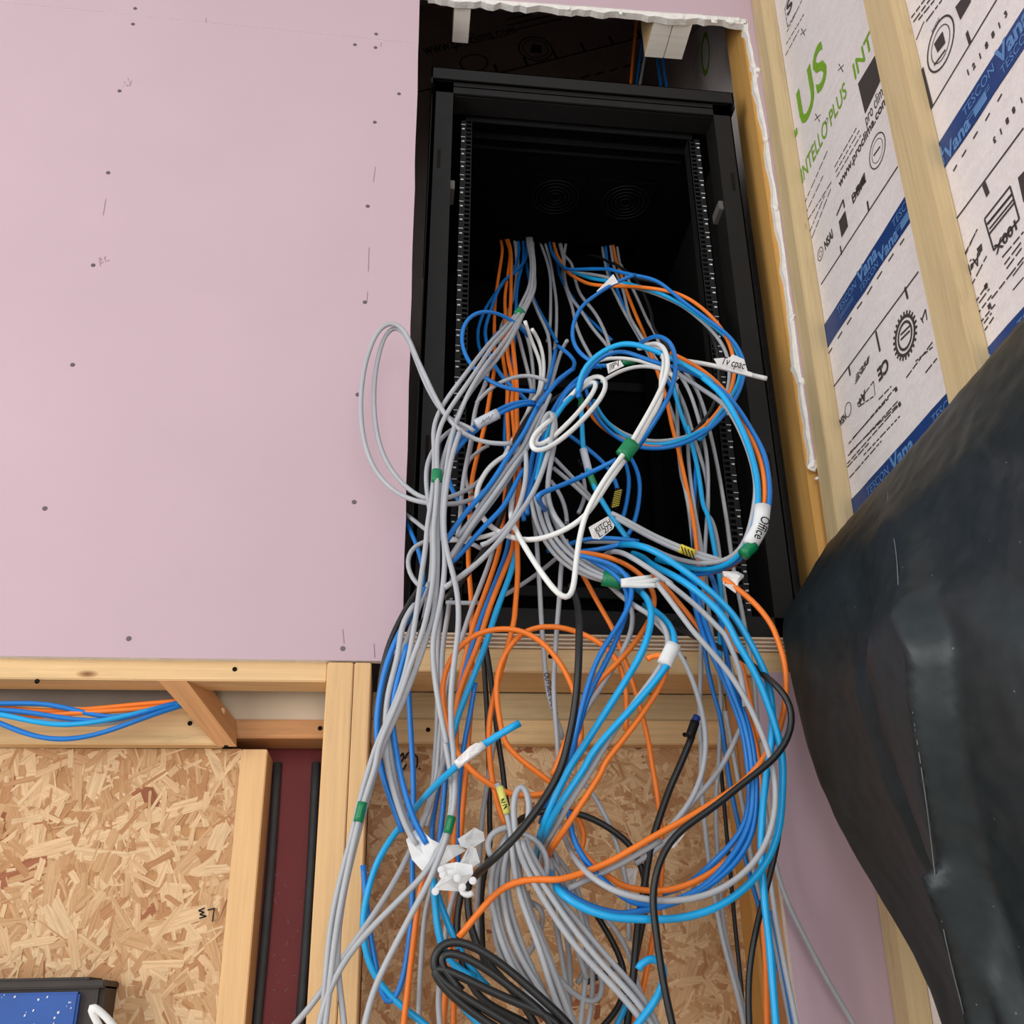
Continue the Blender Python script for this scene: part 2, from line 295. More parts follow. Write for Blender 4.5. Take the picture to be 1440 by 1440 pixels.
("O3","o",3.8,"orange cable crossing in front of the plywood sill beside the bright blue one",[228.4,1930,1704.2,225.8,1824.4,1559.6,212.2,1723.2,1396.3,197.3,1628.7,1243.4,180.5,1548,1111.4,175.8,1488.8,1021.2,179.4,1450.3,952,171.9,1424.8,914.2,170.2,1402.9,855.3,169.3,1378.4,810.2,159.6,1353.8,657.9,159.1,1336,603.8,143.5,1325.5,562,128.9,1318.2,523,114.8,1313.2,484.4,106.4,1311.9,449.9,87.2,1314,405.8,74.9,1317.6,368.1,72.4,1320.7,346.8,74.1,1323.4,324.1,75.6,1326.1,309.3,75.8,1329,263,74.6,1331.2,219.2,72.5,1332.5,190.7,73.4,1333.5,169.6,70.6,1334.6,130.9,68.7,1335.8,97.2,69.6,1336.8,70.8,70.4,1337.7,51.2,63.6,1338.8,25.7,61.1,1340,-10.7,58.8,1341.2,-70.6,56.8,1351.2,-220.6]),
("O4","o",3.8,"orange cable hanging from the rack mid opening to the grey hank",[191.6,1577.8,1176.8,187.1,1520.9,1092.4,184.7,1470.4,996.8,180.7,1429.1,935.9,174.9,1392.3,860.1,171.2,1359.1,710.3,163.4,1336.5,640,161.3,1324.6,604.3,161.5,1316.7,565.9,158.1,1309.4,527.1,152.8,1303.9,481.6,154.2,1301.2,485.7,147,1300.5,454.9,141.8,1301.1,433.4,133.7,1302.8,409.3,127.3,1305.6,387.5,121,1308.5,362.8,116.3,1311.5,341.5,116.6,1314.6,314.4,119.1,1317.6,277.1,122.1,1319.6,261.1,127.9,1320.8,234.7,132.3,1321.3,223.2,138.1,1321.8,211.6]),
("O8","o",3.7,"orange cable arching over the sill's middle with both ends hanging down",[204.3,1300.3,251.3,195.5,1299.8,258.6,183.6,1298.9,267.3,165.7,1297.5,280.4,143.2,1295.9,296.5,131.2,1294.2,312.6,132.6,1291.9,319.7,125.3,1288.8,357.3,123.5,1285.2,384.6,127.8,1282.3,410.9,138.9,1280.7,431.5,157.4,1280.1,448.8,162.2,1280,454.6,191.1,1280,462.6,218.2,1280,460.5,241.8,1280,452.6,269.8,1280.1,436.5,283.6,1280.9,425.4,292.3,1282.8,406.5,297.3,1285.7,383.2,296.3,1289.1,355.6,293.3,1292.7,325.3]),
("O9","o",3.7,"orange cable arching over the sill left of the middle into a wide loop",[202.7,1280.3,247.5,184.7,1280.4,241.7,171.3,1280.5,238.9,150.6,1280.5,238.9,134.5,1280.5,243.3,136,1280.3,243.2,114,1279.9,253.2,97.9,1278.9,261.7,83.1,1277.5,276,72.7,1276.1,296.2,71.2,1274.7,292.9,63.6,1272.5,313.1,55.8,1269.1,348.3,51.6,1265.4,377.9,58.1,1262.4,402.1,73.1,1260.7,423.9,86.8,1260.1,438.3,114.7,1260,449.3,142.6,1260,449.7,150.4,1260,449,167.4,1260,444.4,181.2,1260.1,434.9,194.8,1260.7,422.4,208.2,1262.1,403.8,218.5,1264.1,384,222.9,1266.5,372.1,228.4,1269,349.6,233.9,1271.6,330.3,231.6,1274.3,305.2,226.3,1277,281.9]),
("O10","o",3.7,"orange cable slanting down right across the sill, the farthest behind",[254.5,1355.8,581.1,261.5,1351.1,562.5,277.3,1346,522.5,291.7,1342,490.9,295.9,1340.4,483.4,304.2,1340.6,455.7,311.3,1342.1,432.2,318.6,1344.5,410.9,325.6,1347.4,385.1,330.9,1350.5,359.5,336.2,1353.3,335.8,340.4,1355.7,301.1,339.4,1357.7,303.1,344.8,1359.5,265.7,347.1,1361,232.1,347.1,1362.2,211.1,345.6,1363.2,172.6,341.2,1364.1,138,338.9,1365,126.6,332.3,1365.8,101.4,322.1,1366.9,68.4,313.6,1368,34.7,304.3,1369,8.4,293.8,1370,-16.1,279.6,1371.3,-74.4,267.8,1381.3,-224.4]),
("O11","o",3.7,"orange cable curving back left under the short white cut ends",[243.4,1290.8,574.8,261.7,1290.1,573.2,286.4,1288.7,569.2,310.2,1286.2,556.5,331.5,1283,537.8,342.7,1279.7,520.8,345.4,1276.3,503.9,341.5,1273.3,485.5,329.5,1271.2,464.2,309.4,1270.8,435.5,285.5,1272,409.5,262.6,1274.1,390.6,244.7,1276.5,370.5,238,1278.8,353.9,226.6,1281,337.3,217,1283.1,321,207,1285.3,295.7,202.1,1287.3,279.7,194.3,1289,266.7]),
("O12","o",3.8,"orange cable with a cut stub, lowest of the strands through the taped white flag",[305.9,1200.8,391.6,316.6,1199.7,396.8,328.7,1197.8,401.7,333.4,1197.6,387.9,330.1,1201.4,373.7,310.8,1206.7,343.5,293.6,1210.8,320.8,271.7,1214.1,293.9,240.9,1216.7,258.8,248.7,1218.6,262,225.6,1220,231.6,207.7,1222.3,206.1,194.3,1232.4,186.2,187.1,1263.8,176.7,190.6,1320.1,174,195.4,1390,168.4]),
("O13","o",3.7,"orange cable running under the long grey diagonal to the right bottom",[346.4,1293.6,546.1,357.7,1290,530.6,374.6,1286,506.5,391,1282.5,479.6,410.5,1280.6,450.3,401.4,1280.1,458.5,415.8,1280.6,438.7,427.3,1282.3,419.5,440.2,1285.4,382.9,452.7,1288.9,356.7,461.7,1292.1,330.7,467,1294.8,303.2,467.9,1296.6,280.6,468.3,1297.9,287,468.7,1299.2,265.9,464.6,1300.8,236.2,460,1302.4,192.5,455,1304.1,138.9,449.2,1305.9,84.1,448.8,1307.8,49.2,441.2,1310,-19,437.3,1311.1,-78.9,434,1321.1,-228.9]),
("O14","o",3.6,"orange cable half hidden behind the right blue bundle by the sill end",[427.5,1344.3,572.8,447,1336.4,513,463.3,1331.8,456.7,469,1331,449.5,473.7,1332.6,427.7,477.9,1335.4,399.7,481.5,1338.6,373.9,486.5,1341.5,346.6,489.6,1344,326.1]),
("O15","o",3.9,"orange cable bulging furthest right then running level leftward with a black one",[426.7,1232.1,515.5,444.8,1228.7,499.2,462.5,1225.1,481.3,477.6,1222,457.2,486.2,1220.4,430.6,481,1220.2,440.2,490.3,1221.2,413.3,493.6,1223.7,385.6,488.8,1227.3,352.4,480.3,1230.6,319.7,476.5,1232.9,308.2,465.8,1234.7,293.7,453.7,1236.3,279.2,446.5,1237.9,266.4,429.9,1239.2,251.5,405.9,1240.3,236.6,374.4,1241,218.5,343.5,1241.6,201.9,316.3,1242.1,189.8,290.8,1242.5,176.4,268.5,1242.9,164.5,253.9,1243.3,156.6,236.5,1243.5,150.2,219,1241.6,143.5,187.1,1236.4,135.4,187.1,1236.3,135.4,134.6,1246.5,138.3,106.2,1256.9,113.8,89.9,1260,93.9,75,1260,77.8]),
("O16","o",3.7,"orange cable along the inside of the big bottom right loop",[208.1,1271.9,200.5,213.3,1272.4,185.3,221.4,1272.9,171.6,239.5,1273.4,156.5,251.8,1273.8,144.3,272.8,1274.1,133.4,258.7,1274.2,138.2,279.7,1274.4,129.3,308.3,1274.5,125,330.1,1274.4,126.1,360.1,1274.1,135.2,384.7,1273.7,145.7,400.7,1273.3,157.9,420.1,1272.8,171.5,432.5,1272.2,188.1,437.8,1271.6,207.9]),
("O17","o",3.6,"orange cable end forming a small curl behind the two bright blue ones",[225.6,1371,243.4,239.4,1371.4,231.2,248.1,1371.9,216.1,248,1372.4,198.3,241.9,1372.9,183.5,230.5,1373.3,171.9]),
("W1","w",3.9,"white cable hanging in a deep V in front of the sill",[385.4,1380,990.9,387.1,1328.7,960.8,390.8,1289.4,933.1,392.4,1265,901.7,387.8,1250.6,863.6,375.3,1240,828.6,362.7,1230.6,801.5,342.9,1223.1,763.8,322.6,1217.5,728.4,306.7,1212.5,699.1,284.4,1207.5,668.4,262.7,1203.1,635.2,245.3,1202.3,603.1,236.8,1208.1,589.9,233.9,1216.1,569.1,227.1,1217.8,538.8,222.2,1213.3,503.2,216.8,1208.5,476.6,209.5,1206.6,467.6,200,1207.9,474.4,186.1,1211.4,496.7,174,1219,522,163,1236.7,553.2,149.8,1265.8,602.4,150.4,1298.9,636.7,157.5,1330,677.2,165.2,1360,716.6]),
("W2","w",3.9,"white cable sweeping left in a shallow bow from the green taped pair",[383.9,1390,995.5,388.6,1341.9,965.5,392.6,1306.2,939.5,393.3,1284.4,910.8,388.5,1270.6,877.1,374.9,1260,841.7,375.5,1250,814.4,354.2,1240,772.7,331.9,1230.6,733.5,315.2,1223.8,702.9,294.1,1220.6,674,271.9,1220,641.6,254,1221.3,611.9,243.6,1226.4,597.1,231.5,1233.2,592,212,1236.5,578.9,187.7,1238.7,567.5,165.2,1250.9,571,139.2,1276.5,591.8,125.6,1304.7,614.5,114,1325,636.9,105.6,1335.6,659,101.6,1339.4,674.3,103.5,1340,696.2,116,1340,716.4,123.3,1340,736.8,148.5,1340,752.9,170.4,1340,766.1]),
("W3","w",3.9,"white cable, outer strand of the slanting oval loop in the middle",[246.3,1380,871.2,262.2,1357,879.7,287.8,1352,908.9,304.1,1354.1,917.9,315.5,1347.4,905,306.4,1331.7,867.7,281.8,1313,824.7,247.3,1295.6,777.3,217.4,1282.8,744.4,193.2,1276.5,724.1,179.3,1276.2,723.4,175.2,1280.7,740.5,185.5,1288,764.2,203,1295.6,781.6,215.2,1302.5,796.5]),
("W4","w",3.9,"white cable, inner strand of the slanting oval loop in the middle",[254,1390,880,267.3,1362.6,885.7,281.5,1353,895.8,297.6,1353.7,907.1,301.5,1348.8,897.3,284,1335.1,860.1,256.4,1317.6,815.8,223.1,1301.8,771.8,199.5,1291.8,745.9,185.7,1288.9,738.7,183.9,1291.8,751.2,194,1297.9,769.3,207.1,1305,785.3]),
("W5","w",3.4,"pale grey cable emerging from the small written flag under the blue arch",[315.9,1385,922.9,342.3,1399.6,950.1,366,1410.7,968.2,397.9,1412.8,979.6,419,1402.2,968.7,433.6,1392.9,953.7,448.7,1400,943.8]),
("W6","w",3.4,"pale grey cable in the arch just under the blue arch strands",[276.1,1372.5,894.7,285.9,1398.1,944,309.6,1418.6,982.6,341.5,1429.8,1001.6,374.9,1430.9,1004,401.4,1423.8,992,425.3,1410.2,972,442.5,1392.5,940.9]),
("CY1","c",4.3,"bright blue cable leading the right arch into the tape written Office",[267.2,1348.8,872.4,269.2,1348.3,894.3,271.1,1338.7,908.2,285.5,1323.8,923.5,304.7,1310.6,935.6,337.2,1300.6,941.1,342.9,1293.8,935.9,369.9,1290.6,927.3,387.5,1288.8,918,407.2,1283.1,901.8,444.1,1272.5,869.3,465,1260,839.7,429.5,1246.2,851.1,453.3,1230,813.9,469.9,1213.7,753.7,477.9,1200.6,694.2,477.6,1190.6,638.7,472.2,1184.4,608.4,465.8,1185,576.8,457.3,1195,555.2,450.8,1214.4,544.6,438.4,1240.6,538.3,424.3,1270,543.4,405.3,1300,558.2,392.4,1330,577.1,373.2,1360,597.1]),
("BL1","b",3.6,"deep blue cable on the outer side of the right arch into the Office tape",[265.4,1336.3,860,272.3,1356.1,892.9,283.2,1356.6,916.3,301.7,1343.8,942.6,318.6,1330.6,944.7,343.2,1320.6,940.1,343.1,1313.8,933.1,368,1310,920.5,394.2,1305.6,905.5,421.1,1295.6,895.6,447.8,1279.4,868.6,467.9,1259.4,835.2,479.9,1237.5,792.8,492.3,1216.9,733,498,1201.2,689.7,493.6,1190.6,639.3,489.4,1184.4,614.2,482.5,1185,586,469.4,1195.6,559.2,458.6,1218.8,543.3,436,1254.4,538.8,415.3,1296.9,547.2,402.8,1340,566.7]),
("GR1","g",3.5,"grey cable on the inner side of the right arch into the Office tape",[420.9,1310,894.2,434.9,1288.8,863.4,455.3,1263.8,824.8,463.5,1236.9,791.7,475.1,1215,725.4,478.4,1200.6,666.1,474.4,1191.3,628,465.4,1188.1,597.6,457,1195,565.6,448.2,1211.2,544.9,440.3,1233.8,544.1,422.1,1260.6,547.9,398.1,1290,563.8,373.1,1319.4,586,362.2,1346.3,610.8,338.3,1370,627.6,311.2,1393.8,639.2,278,1420,650.6]),
("OR18","o",3.6,"orange cable within the right arch into the Office tape",[422.4,1340,953.2,447,1313.8,915.9,468.3,1290,874.5,478.8,1266.2,831.7,485,1240.6,782.8,488.7,1216.9,721.2,490.6,1198.8,671.1,484.2,1187.5,622.8,478.2,1186.2,593.5,466.2,1198.1,565.5,461.9,1221.9,548.2,449.6,1253.8,542.4,437.7,1290.6,548.7,422.6,1330,563]),
("BL3","b",3.6,"blue cable hooked over the white pair at the top of the arch",[385.2,1400,1009.9,387.2,1361.2,990.9,392,1327.5,975.7,399.9,1301.9,959.1,407.4,1283.8,932.3,407.6,1271.2,898.1,401.7,1263.8,856,389.8,1261.2,822.3,378.7,1264.4,800.9,365.3,1275.6,780.5,355.1,1298.1,768.8,349.2,1330,766.3]),
("L1","b",3.5,"blue cable, outermost strand of the large circle before the right rail",[333.5,1930,1708,325.6,1875,1627,321.9,1813.1,1542.9,327.4,1746.9,1461.5,330.5,1685,1399.7,354.4,1631.2,1358.8,382.7,1585,1322.8,387.8,1548.1,1291.5,408.1,1521.2,1260.9,429.3,1500,1239.4,459,1480.6,1214.6,477.7,1463.1,1172,496.5,1446.9,1136.6,522.1,1430,1094.2,543.3,1413.7,1058,556.4,1400.6,1024.4,563.2,1390.6,986.1,558,1383.7,945.5,539.6,1380.6,903,516.8,1380,869.7,479.9,1380.6,831.4,439.5,1383.8,809.6,401.8,1390.6,801.9,369.2,1400.6,809.2,344.3,1413.7,830.4,317.5,1430.6,873,306.9,1450,919.1,306,1470,963.5]),
("L2","c",3.8,"bright blue cable in the large circle, running beside the triangular paper flag",[345,1930,1701.3,333.7,1846.9,1579,330.5,1764.4,1472.8,355.5,1686.9,1388.7,373.9,1616.2,1320.8,415.5,1555,1265.6,432.4,1510,1221.1,467.6,1481.2,1182.8,504.3,1460,1136.5,525.5,1440.6,1097.1,548.4,1423.8,1058,563.1,1411.2,1017.5,562.8,1403.8,983,555,1400.6,944.6,468.5,1400,821.5,498.5,1400.6,858.9,453.4,1403.8,830.9,414.9,1410.6,822.2,378.4,1420.6,828.3,350,1433.8,853.5,326,1450.6,897,318.5,1470,940.1]),
("L3","o",3.6,"orange cable curving along the large circle before the right rail",[342.3,1930,1708.6,335.9,1876.9,1629.4,333.2,1822.5,1551.5,331.6,1767.5,1485.3,335.6,1713.1,1413.4,346.4,1658.8,1353.1,362.6,1601.9,1295.2,412.9,1547.5,1251.8,420.2,1506.9,1219.2,457.5,1481.3,1195.8,495.2,1463.1,1170.4,518.4,1447.5,1135.8,540.1,1433.1,1092.4,550.9,1420.6,1050.8,553.8,1410.6,1011.6,550.9,1403.8,970.3,544.1,1400.6,939.4,530.6,1400,912.6,507.3,1400.6,878.2,474.4,1403.1,844.4,440.8,1407.5,826.2,408.9,1413.7,820.1,363,1424.4,831.7,328.8,1440.6,864.2,307.9,1460,905.8,308.5,1480,945.9]),
("L4","g",3.4,"grey cable on the inner side of the large circle",[354.6,1920,1685.9,346.4,1828.1,1553.7,336.9,1745.6,1444.8,363.2,1675,1382.7,393.5,1615,1327,404,1565.6,1271.9,437.3,1528.1,1231.5,462.5,1501.3,1198.1,498.6,1480,1159.4,522,1460.6,1114.3,535.2,1443.7,1079.4,543.1,1431.2,1047.9,549.5,1423.7,1013.1,547.6,1420.6,969.4,513,1420,878.7,473.2,1420.6,850.8,429.4,1423.7,837.7,388.3,1431.2,840.4,352.7,1443.7,863.3,324.9,1460.6,905,313.5,1480,942.1]),
("L5","k",3.2,"thin black cable crossing behind the paper flag near the right rail",[436.6,1560,1282.5,474,1530.6,1249.9,511.7,1503.8,1183.8,531.6,1481.3,1130.2,539.6,1463.8,1086.3,541.1,1450.6,1046.4,536.1,1440.6,999.3,527.6,1433.7,942.6,500.2,1430.6,888.4,473.1,1430,858.2]),
("L6","b",3.6,"blue cable carrying the triangular paper flag, its cut end pointing right",[414.8,1480,1225.6,396.1,1479.4,1216.5,379.1,1476.2,1204.6,361.1,1469.4,1187.2,335.7,1459.4,1160.3,305.6,1446.2,1124.7,285.8,1429.4,1080.1,275.3,1410.6,1033.4,275.9,1393.7,997.2,282.5,1381.9,970.3,296.8,1377.5,956.3,316.5,1380,947.3]),
("R1","g",3.3,"grey cable leftmost of the straight strands from the right roof entry",[465.2,1930,1717.3,457.5,1900.6,1658.1,450,1856.1,1570.1,446.3,1803.8,1462.5,440,1751.6,1401.3,441.7,1691.1,1305,453.8,1621.2,1178.3,460.2,1557.3,1068.9,461.7,1509.5,966.5,463.6,1476.6,893.4,455.4,1453.8,826.8,453.9,1437.7,751.9,451.5,1426.5,718.4,449.9,1418.2,666.6,446.6,1410.4,636.6,446.6,1402.1,585.7]),
("R2","b",3.5,"blue cable second of the straight strands from the right roof entry",[473.2,1930,1717.9,463.8,1890.4,1649.8,453.7,1842.8,1545.4,450.7,1799.6,1459.5,446.1,1763.4,1436.9,445.4,1718.1,1350.4,450.5,1657.9,1250.8,449.7,1589.7,1155.6,477.6,1525.4,1002.3,474.4,1479.3,912.1,476.2,1454.4,850.7,478.6,1441.2,809.5,473.9,1428.9,803.3,450.3,1412.9,666.2,441,1395.8,602.5]),
("R3","g",3.3,"grey cable third of the straight strands from the right roof entry",[484.6,1930,1718.7,474.1,1885.4,1646.2,466.1,1836.4,1541,462,1786.4,1466.2,456.3,1733.3,1388,447.5,1669.2,1276.8,444.4,1591.4,1173.2,487,1514.1,970.5,474.5,1460.3,879.5,461.8,1432.9,804.3,456.8,1417.4,756.6,454.6,1405.3,691.5,454.6,1395.1,646,452.6,1385.8,598.5]),
("R4","o",3.7,"orange cable fourth of the straight strands from the right roof entry",[492,1930,1719.3,481.3,1888.9,1657,475.5,1846.8,1567.5,467.7,1799.7,1510.9,463.8,1740.3,1400.3,458.5,1669.9,1289.9,458.3,1601.8,1170.3,452.4,1547.7,1083.1,448.8,1507.3,1022.1,449,1475,944.3,444.9,1448.4,880.5,442.3,1425.5,839.6,448.8,1405.7,708.1,446.3,1391.5,674.4,443.1,1381.7,623.8,440.4,1372.9,577.4]),
("R5","g",3.4,"grey cable rightmost of the straight strands from the right roof entry",[502.5,1930,1720,491.6,1891.1,1652.4,484.7,1851.4,1565,474.3,1803,1517.4,483.3,1738.5,1387.4,482.8,1665.7,1264.3,475.7,1593.6,1176.5,484.1,1528.1,1017.1,481.7,1480.1,941.7,479,1448.6,872.8,486.7,1424.4,761.2,474.6,1405.7,698.5,458.1,1392,624.8,448,1381.3,567.6,436.1,1374,508.6,430.3,1371.6,476.8,428.7,1373.3,440.1,422.8,1377.3,397.8,418.4,1382.1,348.3,419.1,1386,307.9,416.4,1388.4,284.1,418.5,1389.7,284.4,402.1,1390.6,252.7,385.7,1391.4,234.1]),
("R6","k",3.2,"thin black cable slanting across the right roof entry strands",[411.8,1860,1588.3,426.6,1815,1549.8,447.9,1773.8,1494.9,437.5,1741.2,1473.9,449.4,1710,1432.7,465.6,1663.7,1367.8,473.4,1601.7,1239.2,460.5,1541.1,1143.2,510.9,1490.5,991.4,478.7,1448,773.3,460.3,1418.2,693.7,445.1,1401.3,636.6,436.6,1388.6,560.8]),
("R7","c",3.8,"bright blue straight cable dropping behind the large circle to the right bundle",[464.8,1480,987.4,463.6,1453.7,912.7,471.4,1436.1,851.4,463,1423.6,874.9,468.4,1408.2,773.6,465.6,1393.2,695.5,466.5,1384.3,698,467.4,1377.8,654.4,467.9,1370.3,611.6,466.6,1363.1,570.2,465,1357.9,538.1,450,1356.3,426.3,462.5,1358.2,382.5,473.3,1361.8,350.1,475.7,1365.5,319.7,477,1369.3,280.2]),
("R8","g",3.4,"grey straight cable dropping past the right arch tape toward the sill",[461,1440,987.8,479.3,1450.7,967.4,494.2,1437.5,846.3,484.8,1413.9,759.3,470.8,1398.9,684.8,473.7,1391.9,691.7,478.5,1385.9,648.5,475.8,1378.3,611.4,472.9,1370,559.9,471.9,1363.9,505.5,461.9,1362.3,454.6,472.6,1365.4,418.9,481.1,1371,362.5]),
("R9","g",3.4,"grey straight cable closest to the right rail, in front of its marks",[475.1,1440,988.5,504.3,1466.9,962.7,517.3,1464.5,862.8,516.2,1447,777.7,511.7,1433.7,766.9,510.3,1422.9,697.4,506.8,1411.9,630.8,504.4,1402.7,587.2,506,1395.9,542.3,506.8,1392.1,499.7,507.8,1392.2,465,512.1,1395.3,421.3,509.9,1399.8,378.9,511.1,1404.3,337.3]),
("R10","g",3.4,"grey straight cable beginning left of the blue ones, deep behind the circle",[477.2,1499.2,998.8,453.5,1453.6,835,446.3,1426.5,764.6,445.2,1414.8,754.8,445.1,1406.3,708.2,448.6,1395.8,658.2,453.9,1385,578.8,448.9,1376.7,537.6,448.9,1372.6,482.9,449.9,1372.5,445.4,454.1,1374.8,414.6,455.3,1377.9,394.8,450.4,1381.5,365.1,444.3,1385.3,316,439.9,1388.4,284.1,435.3,1390.4,268.5,430.5,1391.9,221.5,428.3,1393.4,168.3,427.7,1395,116.8,427.7,1396.4,88.1,437.3,1398.1,37.5,445.7,1400,-19.7,450.8,1401.2,-79.5,455.1,1411.2,-229.5]),
("D1","c",4.6,"bright blue cable starting at an open cut end and falling down right, upper of two",[302.3,1280,582.4,311.1,1260,576.3,319.6,1241.7,566.5,332.3,1229.7,555.4,360.2,1226.3,532.1,346.5,1226,542,376,1223.6,519.4,398.1,1219.2,496.1,419.6,1214.8,471.5,437,1211.7,439.7,438.9,1210.6,432.9,452.4,1211.5,401.6,462.3,1214,376,467.2,1217.4,349.4,465.9,1220.9,323.1,463.5,1224.7,301.6,447.6,1228.7,245.7,434.6,1232.1,179.4,430.4,1234.7,109.5,431.6,1237.2,67.4,428.2,1240,-18.2,426.9,1241.2,-78.2,425.7,1251.2,-228.2]),
("D2","c",4.6,"bright blue cable falling down right to the frame bottom loop, lower of two",[338.2,1360,605.8,345.6,1322.1,581.9,342.5,1275.2,550.8,357.9,1234,520.7,375.4,1212.7,494.6,397.8,1205.4,470.8,410.4,1202.3,452,422.5,1200.7,426,419,1200.7,422.8,438.8,1202.6,390.8,451,1206,358.1,460.3,1210,326.1,467.8,1213.9,294.6,469.9,1217.2,263.4,464.2,1219.8,235.5,457.5,1221.6,194.1,441.9,1222.9,160.5,421.7,1223.8,135.6,393.7,1224.6,113.9,364.2,1225.2,100.2,328.6,1225.5,91.8,294,1225.6,89.8,260,1225.6,94,257.1,1225.5,91.5,223.4,1225.3,99.5,197.4,1229,112.7,186,1248.8,130.2,189.3,1292,147,194.3,1350,162.1]),
("D3","g",3.8,"grey cable falling steeply down right between the two bright blue ones and sill",[291.4,1360,598.9,292.3,1313.8,586.2,295,1273.1,569.7,299.6,1244.2,554,311.4,1229.5,537.4,334.1,1223.8,516.8,363.3,1221.6,493,334.6,1220.4,513.7,356.1,1218.2,493.1,381.3,1214.5,469.1,399.9,1211.5,445.5,415.7,1210.2,422.9,408.2,1210.2,438.7,422,1211.2,407.4,428.4,1213.4,378.5,431.3,1216.2,357.9,431.3,1219.2,337.4]),
("D4","g",3.7,"grey cable, the long straight diagonal crossing the right blue bundle",[326.7,1200.7,493.8,334.1,1198,479.7,346.1,1196.5,461.5,330.8,1195.6,483.6,346.5,1193.7,457.3,364.6,1191.4,428.1,356.1,1190.3,438.6,372.2,1190.7,415.5,397,1192.4,387,417,1195.5,356.2,430.2,1199.2,332,442.1,1202.9,299.1,450.1,1206.1,272.4,455,1208.8,247.4,451.1,1210.8,212.9,439.4,1212.1,179.1,420.4,1213.1,152.7,396.9,1213.9,133.4,370.2,1214.4,119.5,341.5,1214.7,111,306.8,1214.8,108.8,272.8,1214.7,113,246,1214.5,122.2,240.1,1218.3,126.5,217.1,1237.7,147,210.8,1278.1,175.1,212.5,1329,199.4,215,1380,223.7]),
("E1","b",3.6,"blue cable bending left past the sill, inner strand of two",[235.8,1260,557.5,256.3,1258.3,550.3,286.7,1256.3,544.9,304.5,1253.4,528.4,308.1,1250,509.9,305.1,1246.3,491.4,296.5,1243,470,281.9,1240.9,449.3,268.1,1240.2,431,263,1240.7,423,248,1242.4,399.6,237.7,1245.2,370.7,231,1248.3,350,224.2,1251.2,326.5,219.7,1257.8,304.2,218.3,1278.6,283.8,220.6,1318.8,277.5,191.7,1370,228.2]),
("E2","b",3.6,"blue cable bending left past the sill, outer strand of two",[248.9,1269.2,558.3,270.6,1266.2,545.2,292,1263.2,530.5,301.7,1260,515.5,302.8,1256.6,495.4,297.6,1253.7,477.3,295.1,1251.7,469.9,283.3,1250.8,439.7,270.8,1251.3,415.5,255.4,1253.2,387.3,245.7,1255.6,372.3,237.6,1258,355.9,230.9,1260.5,336.6,224.9,1267.6,315.6,223.1,1291.2,294.1,200.4,1335.4,253.6,191.2,1390,225.4]),
("E3","b",3.5,"dull blue cable deep in the crossing beside the white V",[210.7,1360,606.4,228.6,1339.8,603.5,242.8,1320.1,601.6,257.6,1304.8,607.2,276.3,1297.4,598.7,303.4,1295.6,600.5,315.1,1295.2,598.7,331.8,1294.6,595.2]),
("E4","b",3.5,"blue cable under the scribbled flag beside the white V",[228.3,1360,605.9,246.1,1323.1,590,271.7,1296.5,581.7,289.8,1285.3,580.8,308.6,1284.2,588.1]),
("E5","b",3.5,"blue cable sagging behind the green taped grey ends",[242.9,1299.2,571.2,271.1,1297.4,567.5,289.9,1295.2,552.6,308.6,1292.8,537.8,321.2,1290.8,533.7,331.3,1288.6,518.9]),
("C5","c",4.4,"bright blue cable falling left past the black one, upper of the taped pair",[325,1360,571.4,323.3,1314.7,538.1,321.3,1269.1,510.1,321.4,1229.6,481.9,320.4,1207.2,457,315.6,1200.9,435.5,304.3,1200.3,410,302.4,1201.3,402.5,284.2,1203.9,374,261.9,1207.6,341.9,243.3,1211.2,314.8,224.9,1214.2,289.4,209.7,1216.3,267.1,210,1217.9,268.9,194.8,1219.4,244,182.7,1220.7,220.9,174.7,1228.8,201.9,173.1,1261.9,190.8,177.1,1321.9,185.6,181.6,1390,174.4]),
("C6","c",4.4,"bright blue cable through the blank white tape, falling left",[326.5,1270,490.8,336.4,1243.8,469.3,343.3,1221.2,448.1,346.2,1204.4,424.5,342.4,1194.7,407.1,336.6,1191.9,389.1,325.3,1192.9,377.2,310.8,1195.3,358.1,292.2,1198.1,339.5,267.5,1201.1,313.8,243.4,1203.9,291.3,222.2,1206.1,264.9,229.8,1207.8,268.1,207.3,1209.3,240.6,191.1,1210.6,220.4,181.8,1218.8,202.9,178.9,1251.8,192,181.8,1311.9,187,186.7,1380,179]),
("C7","g",3.6,"grey cable through the blank white tape, under the bright blue one",[285.1,1340,556.7,292.3,1306.9,529,300,1266.5,494.9,322.2,1227.3,459.7,335.4,1205.3,439,340.1,1200.3,419.9,333.5,1201.3,395.2,320.5,1203.6,378.9,298.1,1207.3,351,263.4,1211.7,307.7,241.7,1215.5,275.5,229.5,1218.4,254.9,204.3,1222.7,222.5,189.9,1237.6,197.9,183.1,1273.6,184.3,184.4,1328.2,177.9,187.7,1390,168.5]),
("C8","g",3.6,"grey cable leaving the blank white tape alone to hang down right",[323.6,1262.1,477.6,341.3,1260.8,460.7,354,1260.1,442.4,363.4,1260.2,422.9,365,1261.1,420.8,377.6,1263.4,396.6,385.3,1266.9,369,392.3,1270.9,335.7,392.8,1274.7,298.3,386.6,1277.6,271.9,379.8,1279.6,253,365.4,1280.8,228.4,348.8,1281.4,211.3,334.2,1282,198.6]),
("E6","g",3.5,"grey cable end curling behind the bent blue pair",[309.3,1296.8,512.9,317.3,1293.7,496.2,316.9,1291.3,471.3,306.4,1290.4,447.2,297.7,1291.3,435.6,278.1,1293.7,400,256.2,1296.7,371.7,244.7,1299.2,356.4,236.4,1301.3,339.6]),
